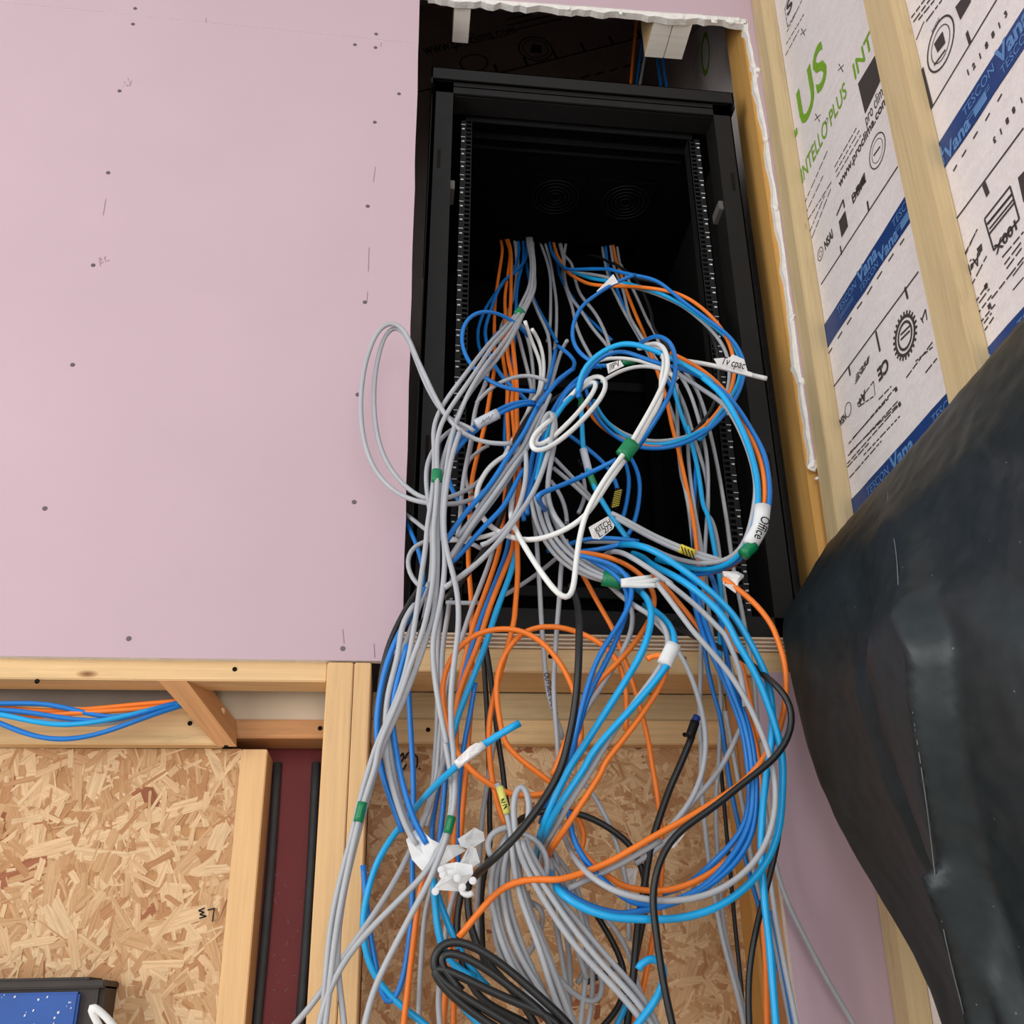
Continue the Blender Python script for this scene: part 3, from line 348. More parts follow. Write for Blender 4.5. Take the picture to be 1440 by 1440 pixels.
("K1","k",4.7,"thick black cable bowing left in front, from sill middle to the white clips",[234.4,1310,532.5,231.7,1263.8,496.8,227.4,1223.2,450,220.9,1195.6,427.3,217,1185,385.4,212.8,1185.8,348.5,209.4,1189.6,320.5,204.6,1192.9,298.4,195.1,1195.6,268.1,195.1,1197.8,261.7,180.3,1199.6,234.6,160,1201.1,205.4,137.6,1202.1,180.6,117.4,1207,160.8,102.9,1228.4,150.8,98.3,1275.4,148.6,97.3,1340,149.9]),
("K2","k",4.2,"thick black cable rounding the far right bulge then dropping down the middle",[390.8,1360,497.3,386.5,1340.6,484.9,404,1323.1,466.7,430.9,1306.9,446.1,445.7,1285.2,429,457.5,1250.6,403.2,455.7,1212.4,377,461.3,1190.6,359.8,471.8,1187,346.8,480.6,1189.1,329.6,480.8,1191.5,312.5,472.1,1194,289.8,452,1196.4,267.4,426.7,1198.4,249.5,408.3,1199.8,238.6,376.9,1200.8,214.1,346.7,1201.5,196.7,322.8,1202.1,182.2,307.6,1202.8,166.6,296.1,1203.6,143.5,290.2,1204.4,120.7,290.2,1205,101.9,290.6,1205.7,97,292,1206.4,72.4,294.2,1207.4,48.2,295,1208.3,24.4,299.7,1209.2,1,303,1210,-15.2,310.1,1211.7,-74.8,316,1221.7,-224.8]),
("K3","k",4.8,"black lead with a blue tipped plug hanging before the chipboard",[389.8,1323.5,325.5,378.5,1326.2,302.4,359.8,1328.4,267.3,362.2,1329.8,272.2,343.2,1330.9,234.4,331.6,1331.9,205,320.1,1332.9,176.1,315.5,1333.7,154.8,312.5,1334.4,133.8,307.8,1335.1,121.4,300.7,1335.9,94,296.6,1336.9,67.2,292.6,1337.9,40.8,288,1338.9,14.9,280.2,1340,-15.6,271.4,1341.2,-74.9,264.1,1351.2,-224.9]),
("K4","k",4.3,"black cable arching right behind the bright blue pair before the chipboard",[155.7,1400,221.1,162.3,1372.2,230.2,177.1,1352.1,233.4,200.7,1343,234,229.7,1341.3,230.6,254.2,1341.5,224.6,276.7,1342,209.8,298.7,1342.4,190.6,301.6,1342.8,187.8,310.7,1343.3,173.2,316.6,1343.9,148.9,319.4,1344.5,134.7,315.3,1345.1,119.4,310.4,1345.9,94.6,299.5,1346.8,67.6,295.1,1347.6,46.4]),
("K5","k",3.8,"black cable dropping straight behind the sill's orange crossing, right of two",[119.5,1390,475,122.9,1391.6,463.2,127.7,1394.6,425.8,132.6,1398.6,384.4,135.8,1402.7,352,142,1406.2,311.9,145.9,1408.7,285.1,145.1,1410.1,279,149.5,1411,250.7]),
("K5b","k",3.8,"black cable dropping straight behind the sill's orange crossing, left of two",[116.9,1400,478.4,118.7,1401.8,466.5,120.5,1404.9,420.2,123.8,1408.6,387.1,123.8,1412.3,362.7,125.8,1416,322.2,126.4,1419.2,274.4,126,1421.2,226.1,126,1422.1,224.7,128.9,1423,192.6,116,1424,164.3,114.5,1425.3,117.6,115.8,1426.5,79.1,116.8,1427.6,54]),
("K6","k",4.0,"black cable, outer strand curving down the corner of the pink board",[26.6,1290,520.1,17.3,1286.8,504.9,5.1,1283.8,483.3,2.2,1281.6,474.1,-8.1,1280.6,453.8,-17.3,1281.2,426.3,-22.9,1283.6,398.3,-25.2,1287,368,-23.4,1290.8,338.4,-18.8,1294.3,309.1]),
("K6b","k",3.8,"dark cable, inner strand curving down by the pink board corner",[32.9,1260.4,463.5,9,1260.4,437.2,-7,1261.4,411.9,-15.3,1263.9,389.2,-20,1267.3,359.4,-19.7,1270.9,333.2,-16.3,1274.6,304.4,-8.6,1278.5,268.8]),
("K7","k",4.0,"black cable slanting down left through the middle crossing of the rack",[210.6,1397.5,880.5,188.4,1381.4,843.1,170.5,1365.8,800.7,155.2,1352.6,753,159.8,1342.4,723.2,152.9,1333.5,690.5,141.6,1325,647.2,126.7,1317.4,609.4,112.3,1311.1,580.5,95.2,1305.6,554.3,78.5,1300.7,527.2,59,1296.1,504.2]),
("K7b","k",3.8,"black cable half hidden beside the long blue diagonal",[284.5,1447.5,952.8,264.6,1441.4,938.4,246.5,1434.4,916.7,226.6,1424.1,902.4,203.6,1408.8,855.8,184.7,1392.3,801.6,163.7,1379.7,759.9,147.7,1371.2,734.2]),
("K9","k",4.2,"black cable dropping from the white clips into the coil, left of two",[82,1284.4,132.5,75.7,1285,119.4,73.7,1285.6,99.9,72.7,1286.4,82,78,1287.2,61.7,83.5,1288,36.6,94.3,1288.7,18,118.6,1289.3,4.1,145.6,1290,-7.4,172.4,1290.8,-20,210,1291.9,-66.8,241.3,1301.9,-216.8]),
("K9b","k",4.4,"black cable dropping from the white clips into the coil, right of two",[88.3,1274.1,140.5,84.1,1274.8,123.6,86.9,1275.7,97.7,92.4,1276.5,74.7,104.6,1277.4,54.5,126.2,1278.2,34.3,151.5,1279.2,7,177.1,1280.2,-47.3,198.5,1290.2,-197.3]),
("K8","k",4.6,"black cable wound in a flattened coil at the bottom",[249.3,1241,-214.9,224.3,1231,-64.9,194.4,1230,-12.9,162.7,1228.9,13.3,133.1,1228,38.7,100.6,1227.2,61.4,74.3,1226.7,73.9,55.9,1226.7,74.1,46.9,1227,65.2,43.8,1227.4,49.8,45.3,1227.9,41.5,52.5,1228.3,31.9,74.5,1228.8,18.6,100.2,1229.4,4.2,125.9,1230.2,-9.1,151.3,1231,-25.6,183.4,1231.3,-29.8,194.2,1230.7,-19.8,171.3,1229.9,-4.3,145.5,1229.3,5.5,113.3,1228.7,19,87.4,1228.3,30.7,65.3,1227.9,41.1,49.7,1227.7,47.9,42.6,1227.8,45.6,45.9,1228.1,39.1,56.4,1228.6,23.6,77.1,1229.3,7,100.2,1230.1,-6.2,125.7,1231.1,-22.8,157.5,1231.6,-34.9,184.9,1231.2,-26.4,177.6,1230.1,-10.2,145.7,1229.1,12.5,121.2,1228.3,31.8,95.3,1227.6,48.9,77,1227.2,58.2,60,1227.1,63.2,52.8,1227.2,59.1,51.6,1227.5,53.2,56.3,1228,41.3,77,1228.6,22.1]),
("F1","b",3.8,"blue cable, outermost of the left strands sweeping round the pink board corner",[30.7,1259.3,504.4,18.7,1254.7,477.5,5.5,1251.6,451.7,2.5,1250.4,448,-8.8,1251,422.6,-18.4,1253.2,393.6,-24.3,1256.5,362.3,-27.1,1259.9,337.7,-26.5,1262.8,308.8,-24,1265.2,297.7,-21.8,1267.5,275.1,-12.3,1269.6,247,-1.5,1271,220.7,9,1272.1,196]),
("F2","g",3.8,"speckled grey cable in the left sweep running into the white wrapped tape",[17,1244.3,475.1,5.2,1241.9,457.8,-0.5,1240.8,446.2,-0.9,1241.7,404,-10.5,1244.1,377,-14.2,1247.4,356.8,-16.2,1251.2,328,-14.8,1255,292.5,-9,1258.1,257.5,-5.2,1260.1,249.4,5.7,1261.2,213.5,16.1,1262,189,26,1262.6,179.6]),
("F3","g",3.5,"plain grey cable beside the speckled one into the white wrapped tape",[35.3,1260.7,511.8,24.8,1255.8,483,3.3,1253.1,415.6,-4.9,1254,389.3,-11.3,1257.5,356.7,-11,1261.8,323.4,-7.8,1265.8,287.7,-2.4,1269,251.2,10,1271,213.7,23.3,1272.1,189.1,30.5,1272.6,179.7]),
("F4","b",3.8,"blue cable in the left sweep running into the white wrapped tape",[9.1,1240,419.2,-4.3,1245.3,368.4,-9,1250.3,327.8,-3.8,1254.6,299.6,4.5,1258,257.4,10.8,1260.3,235.4,22.7,1261.5,203.8,31.4,1262.1,190.3,37.2,1262.5,180.9]),
("F5","b",3.7,"blue cable hanging into a narrow hook below the left board, rising again",[31.3,1347.9,532.7,8.3,1344,450.9,11.4,1343.9,420.8,13,1347.3,385.6,15.9,1351.8,346.6,19.7,1356.1,300.6,22,1359.2,269,22.7,1361.2,236.3,22.2,1362.8,188.1,23.2,1364,141.3,23.8,1365,127.5,22.7,1366,100.1,19.1,1367.1,66.6,14.1,1368.1,33.8,6.1,1368.8,15.8,-2.1,1369.1,8.3,-8.7,1368.9,16.1,-13.5,1368.2,30.4,-20.9,1367.2,60.6,-29.2,1366,98.1,-35.1,1364.7,135.1,-39,1363.4,170.1]),
("F6","c",4.3,"bright blue cable with taped free end pointing right below the sill",[140.4,1170,302.1,120.2,1170.6,291.1,98.3,1174.4,279.5,79.9,1185.6,265.6,59.3,1209.4,251.6,47,1247.5,246.9,24.4,1292.5,228.6,4.9,1330,209.3,-12.3,1351.3,192.5,-26,1358.8,162.3,-27.3,1360,156.8,-34.9,1360,127.7,-37.9,1360.6,100.5,-32.5,1363.1,67.2,-20.1,1366.9,39.6,-2.6,1369.4,22.5,12,1370,8,29.2,1370,-2.5,46.3,1370,-11.8,82.2,1370,-59.9,112.1,1380,-209.9]),
("F7","g",3.6,"grey cable slanting from behind the white wrapped tape to the bottom left corner",[60.4,1296.2,293.3,52.5,1298.6,268.7,40.6,1300.6,228.5,29.4,1301.9,201.9,17.1,1302.9,174.4,6.2,1303.9,152.8,-13.9,1304.9,119.7,-29.7,1305.8,96.4,-46.7,1306.7,74.9,-61.9,1307.7,52.4,-78,1308.6,26.7,-97.7,1309.5,0.3,-110.3,1310.3,-9,-141.9,1312.1,-59.9,-168.3,1322.1,-209.9]),
("F8","g",3.5,"grey cable hanging straight behind the front bundle, left of three",[55.4,1410,550.3,56.5,1385.2,509.8,55.8,1368.5,505.4,50.8,1362.5,471.5,53,1363.5,427.4,51.9,1367.5,391.7,52.6,1372.2,344,49.2,1376.3,303.5,49.1,1379.1,276,46.1,1380.7,250.2,34.1,1381.7,224.7]),
("F9","g",3.5,"grey cable hanging straight behind the front bundle, middle of three",[68.4,1390,534.5,66.9,1374.7,515.1,65.4,1360.7,506.2,58.7,1353.4,463.3,56.6,1353.8,424.4,59.6,1357.7,380.8,56.9,1361.7,341.4,54,1365.1,324.7,53.8,1368,286.1,45.8,1370.3,243.8,40.1,1371.8,218.6]),
("F10","g",3.5,"grey cable hanging straight behind the front bundle, right of three",[130.5,1361.2,604.9,124.7,1356.9,584.1,115.5,1352.4,558,108.2,1347.7,537.8,94.3,1343.5,500.4,84.3,1341.4,464.8,73,1342,434.2,63.6,1344.7,408.3,59.2,1348.6,376.6,59.7,1352.6,332.8,60.9,1356.3,306.9,57.4,1359.7,275.2]),
("F11","b",3.7,"blue cable seen through the gap left of the green banded grey pair",[69.6,1362.7,341.7,65.2,1365.3,310.5,65.4,1367.8,301.7,61.3,1370.2,240.7,56.4,1372,196.5,54.3,1373,182]),
("F12","b",3.7,"blue cable with a dark sheen left of the gap behind the taped free end",[61.1,1377,303.7,53.7,1379.5,259.1,47.9,1381.2,233.6,46,1382.2,203.9,48.5,1383,184.9]),
("F13","b",3.4,"navy cable hanging beside the orange one behind the taped free end",[99.9,1315,393.2,92.2,1320.1,346.8,86.2,1324.4,316.7,80.3,1327.9,277.8,77.5,1330.6,233.7,76.9,1332.3,190.6,79.3,1333.5,162.5,80.8,1334.6,133.5]),
("F14","b",3.6,"blue cable between two orange ones over the sill",[205.6,1597.8,1192.4,162.6,1461.2,855.9,163.4,1381.3,735.9,152.1,1350,609.9,137.9,1336.3,564.6,123.1,1327.9,524.9,107.5,1322.9,480.9,99.1,1321.5,454.7,87.9,1323.3,415.2,78.6,1326.7,383.5]),
("F15","c",4.2,"bright blue cable crossing the sill beside the orange pair",[164.8,1340,609.5,159.1,1325.2,580.5,150.6,1314.8,550.5,141.1,1308,524.5,123.6,1303.1,477.4,119.9,1300.8,459.6,113.4,1301.5,443.1,97.5,1304.3,399.7,82.1,1308.1,362.4,72.4,1311.7,335.1,67.3,1314.7,309.7,63,1317.5,286.1]),
("F16","c",4.2,"bright blue cable hanging from the white clips, left of two",[46.4,1274,143.6,47.5,1274.9,118.8,49.5,1275.7,98.2,53.5,1276.6,72.8,59.8,1277.2,55.3,74.7,1277.7,42.6,96.4,1278.1,36.1]),
("F17","c",4.2,"bright blue cable hanging from the white clips, right of two",[50.5,1284.6,128.8,59.1,1285.5,104,69,1286.4,82.1,83.5,1287.2,55.3,97.1,1287.9,36.4,110.7,1288.5,26.2]),
("F18","c",4.2,"bright blue cable showing below the black coil",[59.8,1337.4,57.9,67,1338.2,29.5,75.6,1338.9,15.3,89.6,1339.5,1.2,103.5,1340.2,-11.6,116,1341,-21.8,146.1,1343,-73.7,171.2,1353,-223.7]),
("F19","g",3.6,"grey cable dropping from the white clips to the black coil",[76.7,1314.2,141,69.6,1314.9,122.3,64.1,1315.7,101.1,60.3,1316.4,78.9,63,1317.1,60.8,61.7,1317.8,53.2,52.3,1318.7,28,57.5,1320,-10.4,62.3,1321.2,-70.2,66.2,1331.2,-220.2]),
("F20","g",3.4,"grey cable hanging straight down right of the bottom left orange one",[56.6,1393.2,180.3,55.4,1394,155.6,42.8,1395.1,135.8,38.3,1396.5,88.2,34.9,1398.2,34.1,34.6,1400,-10.5,34.3,1401.4,-70.5,34.1,1411.4,-220.5]),
("F21","g",3.4,"grey cable hanging straight beside the thin black pair behind the hank",[134.1,1403,348.8,129.1,1406.4,318.4,120.6,1409.4,269.4,114,1411.8,224.7,110.5,1413.7,163.2,107.2,1415.3,116.8,108.6,1416.7,80]),
("H1","g",3.7,"grey cable, first strand at the left edge of the hanging hank",[135.6,1272.1,195.3,128.2,1272.6,179,118.1,1273.1,166.9,113,1273.8,150.9,112.1,1274.5,131.1,116,1275.5,102.4,124,1276.5,76.8,135.9,1277.5,47.7,151.8,1278.6,22.8,174.3,1279.6,-0.8,198,1280.8,-20.5,227.9,1282.2,-72.5,252.7,1292.2,-222.5]),
("H2","g",3.7,"grey cable, second strand from the left of the hanging hank",[139.5,1282.3,191.3,133.5,1282.8,176.3,123.3,1283.3,164.1,119.5,1284,145.4,119.3,1284.8,125.5,123.2,1285.7,98,133.2,1286.8,67.1,146.5,1287.8,41.7,162.5,1288.7,20.3,183.8,1289.5,-1,210.8,1290.6,-54.5,233.2,1300.6,-204.5]),
("H3","g",3.7,"grey cable, third strand from the left of the hanging hank",[141.3,1272.2,192.6,129.4,1273.1,162.8,126.6,1273.9,144.1,126.8,1274.8,124.4,132.5,1275.9,91.9,143.1,1276.9,63.9,159,1278,37.4,176.1,1278.9,13.7,195.6,1279.9,-10.9,218.8,1281.1,-66.2,238.1,1291.1,-216.2]),
("H4","g",3.7,"grey cable, fourth strand from the left of the hanging hank",[143.8,1282.3,191.3,134.8,1283,172.2,132.4,1283.7,151.9,133.5,1284.7,131.9,141.3,1285.8,92.6,153.9,1287.1,60.4,168.3,1288.2,31.3,184,1289.3,3.9,202.1,1290.6,-53.3,217.1,1300.6,-203.3]),
("H5","g",3.7,"grey cable with a yellow and green wrapped upper end standing above the hank",[120.7,1250,248.7,127,1250.7,230.6,133.8,1251.4,209.9,139.1,1252.3,189.6,137.2,1253.2,161.5,142.2,1254.4,131.3,152.6,1255.6,100.3,168.1,1256.9,64.9,176.5,1258.1,30.4,185.1,1259.3,3.7,197.7,1260.4,-16.7,216.9,1262,-73.5,233,1272,-223.5]),
("H6","g",3.7,"grey cable, sixth strand of the hanging hank",[142.9,1262.5,182.9,142.6,1263.4,164.1,150.2,1264.6,125.7,161.9,1265.9,90.8,178.7,1267.2,55.3,189.9,1268.6,21.8,203.5,1269.9,-11,217.3,1271.2,-69.4,228.7,1281.2,-219.4]),
("H7","g",3.8,"grey cable, longest front strand of the hank reaching the blue hook",[142.1,1242.3,184,146,1242.7,170.7,143.2,1243.2,166.8,155.2,1243.9,143,171,1244.7,117.1,182.9,1245.7,99.1,207.5,1246.8,63.7,236,1247.9,36.3,260.2,1248.8,10.4,276.7,1249.7,-6.6,303,1251,-60.5,325,1261,-210.5]),
("H8","g",3.8,"grey cable, middle of three long front strands reaching the blue hook",[149.1,1242.4,181.3,150.2,1243,166.7,162.2,1243.8,146.9,179.5,1244.7,120.8,199.1,1245.7,92.6,221.2,1246.8,64.8,244.3,1247.8,38.5,269.9,1248.7,13.8,281.2,1249.4,0.4,305.4,1250.9,-54.5,325.5,1260.9,-204.5]),
("H9","g",3.8,"grey cable, uppermost of three long front strands reaching the blue hook",[153.2,1252.3,185.4,159.8,1252.8,167.9,161.2,1253.3,165.3,173.1,1253.9,141.4,186.6,1254.7,124.3,210.5,1255.8,94.5,239.2,1256.9,60,266.3,1257.9,31.1,280.4,1258.7,16.2,289.1,1259.2,3.9,310.5,1260.6,-52.1,328.4,1270.6,-202.1]),
("H10","g",3.8,"grey cable standing up as a tall narrow arch above the hank",[141,1232.3,182.5,137.5,1231.6,202.5,135.8,1230.9,218.7,140,1230.4,239.3,146.6,1230.1,248.2,153.5,1230.3,240.6,158.4,1230.8,222.8,157.6,1231.3,207.8,152.5,1231.8,197.1]),
("H11","g",3.8,"grey cable looping left round from the hank to the white clips",[154.6,1262.1,193.7,147.5,1261.9,199.9,130.4,1261.9,202.3,113.2,1262.1,196.7,106,1262.4,183.1,108.8,1262.8,171.7,114.4,1263,167]),
("H12","g",3.8,"grey cable bent over the right shoulder of the hank",[144.5,1262.1,192.4,158.8,1262.2,192.3,172.9,1262.5,182.7,181,1263,169.1,182.6,1263.5,153.1,178.7,1264,141.2,171.3,1264.4,129.4]),
("H13","g",3.4,"dark grey cable in the shade of the hank, nearest the blue ends",[195.7,1332.8,182.8,211.9,1333.1,171.3,193.8,1333.5,170,212.3,1334.2,143.2,224.8,1335,122.3,239.8,1335.9,94.9,244.2,1336.9,65.3,247.4,1337.8,41.6]),
("H14","g",3.6,"grey cable ending at the bottom in front of the hank's dark strands",[158.1,1294.5,130,167.1,1295.8,92.9,174.7,1297.1,60.6,187.6,1298.2,28.7,198,1299.1,7.4,209.6,1300,-13.7,227.1,1301.3,-71.1,241.7,1311.3,-221.1]),
("H15","g",3.4,"dark grey cable hanging upright behind the hank, left of two",[191.1,1344.4,137.5,200.2,1345.6,98.9,205.1,1346.8,71.8,206.9,1347.7,42.7,214.9,1348.6,22.9,212.4,1349.6,-2.7,209,1350.8,-62.6,206.1,1360.8,-212.6]),
("H16","g",3.4,"dark grey cable hanging upright behind the hank, right of two",[204.1,1354.9,124.4,216,1356.4,83,217.5,1357.7,42.8,217.4,1358.9,10.1,210.6,1360,-14.2,201.1,1361.5,-73.4,193.1,1371.5,-223.4]),
("H17","g",3.5,"dark grey cable with a flat U bend at the foot of the hank",[188.3,1327.6,47.5,206.1,1328.3,25.3,219.9,1328.8,14.8,232.3,1329,5.7,246.6,1329,6.6,252.9,1328.7,18,252.3,1328.2,33.4,245.8,1327.6,46.5]),
("H18","g",3.5,"dark grey cable bowed like a bracket in the middle of the hank",[157.6,1364.5,137.1,164.7,1305.4,116.2,176,1281.9,115.3,178.7,1300.1,103.6,179.4,1336.4,89,170,1360.9,63.8,155.8,1367.5,53.6]),
("H19","g",3.4,"mottled grey cable running down beside the black one right of the hank",[249.2,1355,121.1,267.7,1355.7,100.1,286,1356.5,79.3,296.5,1357.2,57.4,299.5,1357.9,36,298.6,1358.5,21.5,308,1359.1,8.2]),
("H20","g",3.3,"dark grey cable, straight strand in the hank's right shade",[221.5,1354.2,145.3,236.2,1354.9,133.9,238.9,1355.8,96.3,246.5,1356.8,69,236.3,1357.7,42.5,225.5,1358.3,29.5]),
("H21","g",3.4,"dark grey cable fanned along the hank's right shoulder",[198.5,1342.9,179.8,217.7,1343.5,165.4,227.5,1344.2,145.5,233.9,1345.2,120.4,242.5,1346.4,82,243.4,1347.8,42,241.4,1349,3.1,234.8,1350,-14.6,222.3,1351.9,-73.3,211.9,1361.9,-223.3]),
("H22","g",3.3,"grey cable slanting down right from the orange diagonal to the paper flag",[247.1,1350.1,267,257.6,1350.7,254.9,271.8,1351.4,227.7,281.4,1352.1,203.9,287.8,1352.9,182,291.3,1353.6,163.2,295.8,1354.5,137.4,295.5,1355.5,109.4,292.6,1356.6,76.4]),
("H23","k",4.0,"black cable behind the hank leaning right to the bottom",[252.8,1365.3,112.2,259.2,1365.9,102.4,275.7,1366.7,74.6,287.6,1367.5,48.6,289.5,1368.3,31.2,285.1,1369,8.8,272.3,1369.6,-7.9,255.7,1370.1,-16.5,219.4,1371.3,-64.3,189.1,1381.3,-214.3]),
("H24","k",3.8,"short black cable crossing level behind the hank's foot",[288.4,1377.5,51.7,272.9,1377.8,45.2,254.4,1378.1,36.1,236.2,1378.3,29.8]),
("H25","g",3.8,"grey cable showing left of the hank below its first strand",[120.1,1305.7,99.6,119.9,1306.4,81.3,123.9,1307,60.6,134.9,1307.6,48.9]),
("HK","c",4.4,"bright blue cable end bent into an open hook at the bottom right of the hank",[275.6,1237.7,40.1,280.4,1237.4,49.7,293.8,1237.3,55,305.1,1237.5,50.5,308.8,1237.9,37,304.5,1238.5,21.4,291.2,1239.2,2.5,274.2,1240,-11.2,262.9,1240.8,-21.5,234.5,1242.8,-74.3,210.9,1252.8,-224.3]),
("HK2","c",4.2,"sliver of bright blue cable beneath the hook",[281.6,1339.2,6,275.1,1339.6,-5.3,267.2,1340.1,-16.6,246.1,1341.5,-72.7,228.4,1351.5,-222.7]),
("M1","g",3.4,"grey cable hanging straight in the rack's middle, left of two",[308.6,1930,1706.2,307.7,1910.9,1667.4,312.6,1872.1,1591.8,311.1,1810.3,1485.8,297.3,1736.4,1355.6,281.5,1667.4,1236.5,265.9,1610,1160.1]),
("M2","g",3.4,"grey cable hanging straight in the rack's middle, right of two",[318.8,1930,1706.9,318.6,1906.8,1664.7,321.8,1862.2,1573.5,316,1795.9,1457.9,306.5,1720.1,1334.3,290.3,1650.1,1207.1,276,1592.5,1129.1]),
("M3","g",3.5,"pale grey cable from the middle entry falling to the blue arch, left of three",[377.7,1930,1711.1,367.4,1891.7,1647.9,349.8,1845.2,1557.8,336.6,1792.4,1466.3,335.7,1740.5,1379.8,334.9,1693.1,1306.2,329.7,1648.3,1239.7,330.3,1604.8,1168.2,338.3,1566.5,1100.9,343.2,1535,1053.3]),
("M4","g",3.5,"pale grey cable from the middle entry crossing to the blue arch, middle of three",[357,1930,1709.6,354,1889.1,1644.7,352,1842.9,1566.4,339.5,1788.3,1473.1,337.3,1729.5,1368.3,348,1673.7,1286.3,359.2,1624.4,1206.6,373.7,1584.9,1142.6,378.9,1555,1100.3]),
("M5","g",3.5,"pale grey cable from the middle entry bulging right, right of three",[362.9,1930,1710.1,354.4,1867.5,1597.8,362.3,1814.7,1526.5,358.3,1765.2,1442.5,358.1,1712.5,1356.3,374.2,1660.1,1271.7,377.9,1612.9,1199.2,376.9,1573.3,1137.3,370.4,1540,1084.2]),
("M6","b",3.4,"dark blue cable behind the pale grey trio in the rack",[343.1,1895.7,1635.2,334.8,1832.7,1522.4,334.3,1767.6,1426.7,359,1704.2,1304,370.2,1649.9,1234.5,390.4,1603.6,1165.1]),
("M7","b",3.3,"navy cable dropping beside a grey one in the rack's middle",[261.1,1830,1532.4,259.2,1743.3,1377.3,264.4,1673.5,1275.3,273.5,1621.1,1196.5,278.6,1577.5,1135]),
("M8","g",3.4,"grey cable from the left entry running long into the middle crossing",[266.2,1930,1703.2,277,1856.4,1590.2,266.9,1784.2,1461.8,254,1717,1353.4,256.8,1656,1261.7,265,1600.3,1172.5,260.1,1550.9,1093.9,250.1,1510,1021.7,233.3,1480.2,959.5,214.1,1460,924.3]),
("M9","w",3.5,"off-white cable with a cut tip standing in the rack's middle",[204,1470,1100.5,217.7,1499.6,1081.5,231.4,1493.7,1034.9,226.9,1465.1,971.1,215.6,1440.5,921.5,202.8,1424.1,896.7,188.1,1408.8,852.9]),
("M10","w",3.5,"off-white cable curving right of the one with the cut tip",[214.7,1460,1075.8,231.4,1490.8,1076,236.7,1485.7,1034.6,229.4,1457.3,966.1,216.7,1434.5,920,208.8,1420.9,913.4,194,1406.3,869.5,169.7,1388.9,816.3,152.2,1372.5,772.3]),
("M11","g",3.5,"grey cable left of the off-white pair in the rack's middle",[199.6,1622.2,1221.5,204.1,1573.7,1147.2,205.7,1527,1074.3,209.3,1486.1,996.3,210.2,1457.7,936.8,201.5,1441.2,914.3]),
("M12","g",3.5,"grey cable close behind the off-white pair in the rack's middle",[216.3,1610.6,1196.8,220.7,1565.5,1134.1,221.1,1518.1,1048.4,215.7,1477.6,954.5,206.6,1450,917.7]),
("M13","g",3.5,"grey cable bowing level across the orange strands",[111.8,1410,888.4,120.7,1400,896,139.3,1390.6,913.5,161.9,1383.7,921.5,182.9,1380.6,927.3,209.9,1380,925.9,225,1380,915.2]),
("M14","g",3.5,"short grey cable bent like a hockey stick by the navy kink",[277.8,1470,1062.4,276.4,1493.4,1070,266.3,1490.4,1044.5,252,1465.8,989.8,237.7,1436.2,940.9]),
("M15","b",3.4,"navy cable with a sharp kink right of the middle crossing",[263.2,1480,1057.3,273.7,1460,1031.3,285.5,1440,998.4,279.4,1422.7,971.9,259,1414.4,951.1,233.1,1409.5,918.8,214.9,1384.4,885.9,200.5,1330,838]),
("M16","b",3.5,"blue cable threading between the grey strands above the crossing",[260.8,1492.5,1058.3,251.1,1466.2,1017,239.1,1439.4,964.3,225.9,1413.7,921.1]),
("M17","g",3.3,"grey cable left of the orange strands descending the rack",[243,1930,1705.2,243.1,1871.7,1611.4,233.6,1802.3,1474.3,216.7,1731.9,1353.4,193.8,1672.1,1264.2,175.7,1621.6,1188.6,167.9,1577.5,1107.5,148.4,1540.3,1054.8,136.5,1508.5,995.2,117.4,1481.3,928.6,111.5,1459.5,880.1,106.1,1442.7,831.7,99.3,1429.4,791.2]),
("M18","g",3.3,"grey cable deep beside the blue ones at the left entry",[248.8,1930,1705.6,249.4,1877.8,1613.5,237.9,1814.9,1484.8,221.3,1746,1377.1]),
("N1","b",3.8,"blue cable, the long diagonal from the rack's crossing to the left bundle",[273.4,1402.5,958,243.2,1383,922.6,229.6,1364.2,893.9,202.5,1343.8,846.7,176,1322.1,781.7,147.9,1303,729.3,121.6,1288.7,676,90.3,1278.2,632.2,70.1,1270.6,600.6,57.8,1264.6,574.4]),
("N2","b",3.7,"blue cable, the lower short diagonal ending at the left bundle",[172.1,1305,711.5,160.4,1297.9,691.7,145,1290.2,649.1,123.7,1282.9,620.8,98.2,1276.6,589.8,76.7,1271.4,556.8,65.3,1267.5,546.1]),
("N3","g",3.7,"grey cable diagonal beside the long blue one, upper of three",[214,1357.5,855.7,212.8,1349.6,850.8,191,1336.1,805.2,173.3,1320.3,756,149.8,1307.3,717.9,129.2,1296.9,680.5,104.3,1288,637.4,87.1,1281.2,606.1,73.7,1276.2,587.2]),
("N4","g",3.7,"grey cable diagonal beside the long blue one, middle of three",[224.4,1358.8,876.8,178.8,1322.1,753.2,161,1297.8,719,124.2,1282.8,654.1,92.9,1271.2,603.3,65,1262.5,552.6,56.9,1256.7,537.8]),
("N5","g",3.7,"grey cable diagonal beside the long blue one, lower of three",[173.7,1312.5,739.6,158,1303.7,710.3,135.6,1294.1,669.7,107.3,1284.4,624.7,80.2,1275.9,581.8,66.9,1268.3,550]),
("N6","g",3.8,"grey cable bent sharply at the top and running down left across the white ones",[197.5,1297.5,768.2,206.1,1311.4,807.8,218.3,1315.8,827.8,220.4,1307.2,797.5,209.9,1291.3,745,197.4,1275.7,700.5,173.7,1263.7,640.5,160.5,1255.6,619.6,144.6,1249.9,593,129.1,1244.8,567.3,109.3,1239.8,545.5,86.9,1235.4,517.7,71.2,1232,507.6,54.3,1229.3,492.9]),
("N7","g",3.8,"grey cable beneath the sharply bent one in the middle crossing",[210.2,1328.7,805.8,222.7,1331.7,835.8,225.6,1323.7,799.3,217.7,1308.3,746.9,206.8,1293.9,700.9,202,1283.3,656.9,205,1276.1,629.1,213.6,1271.7,608.9,224.3,1268.7,598.7]),
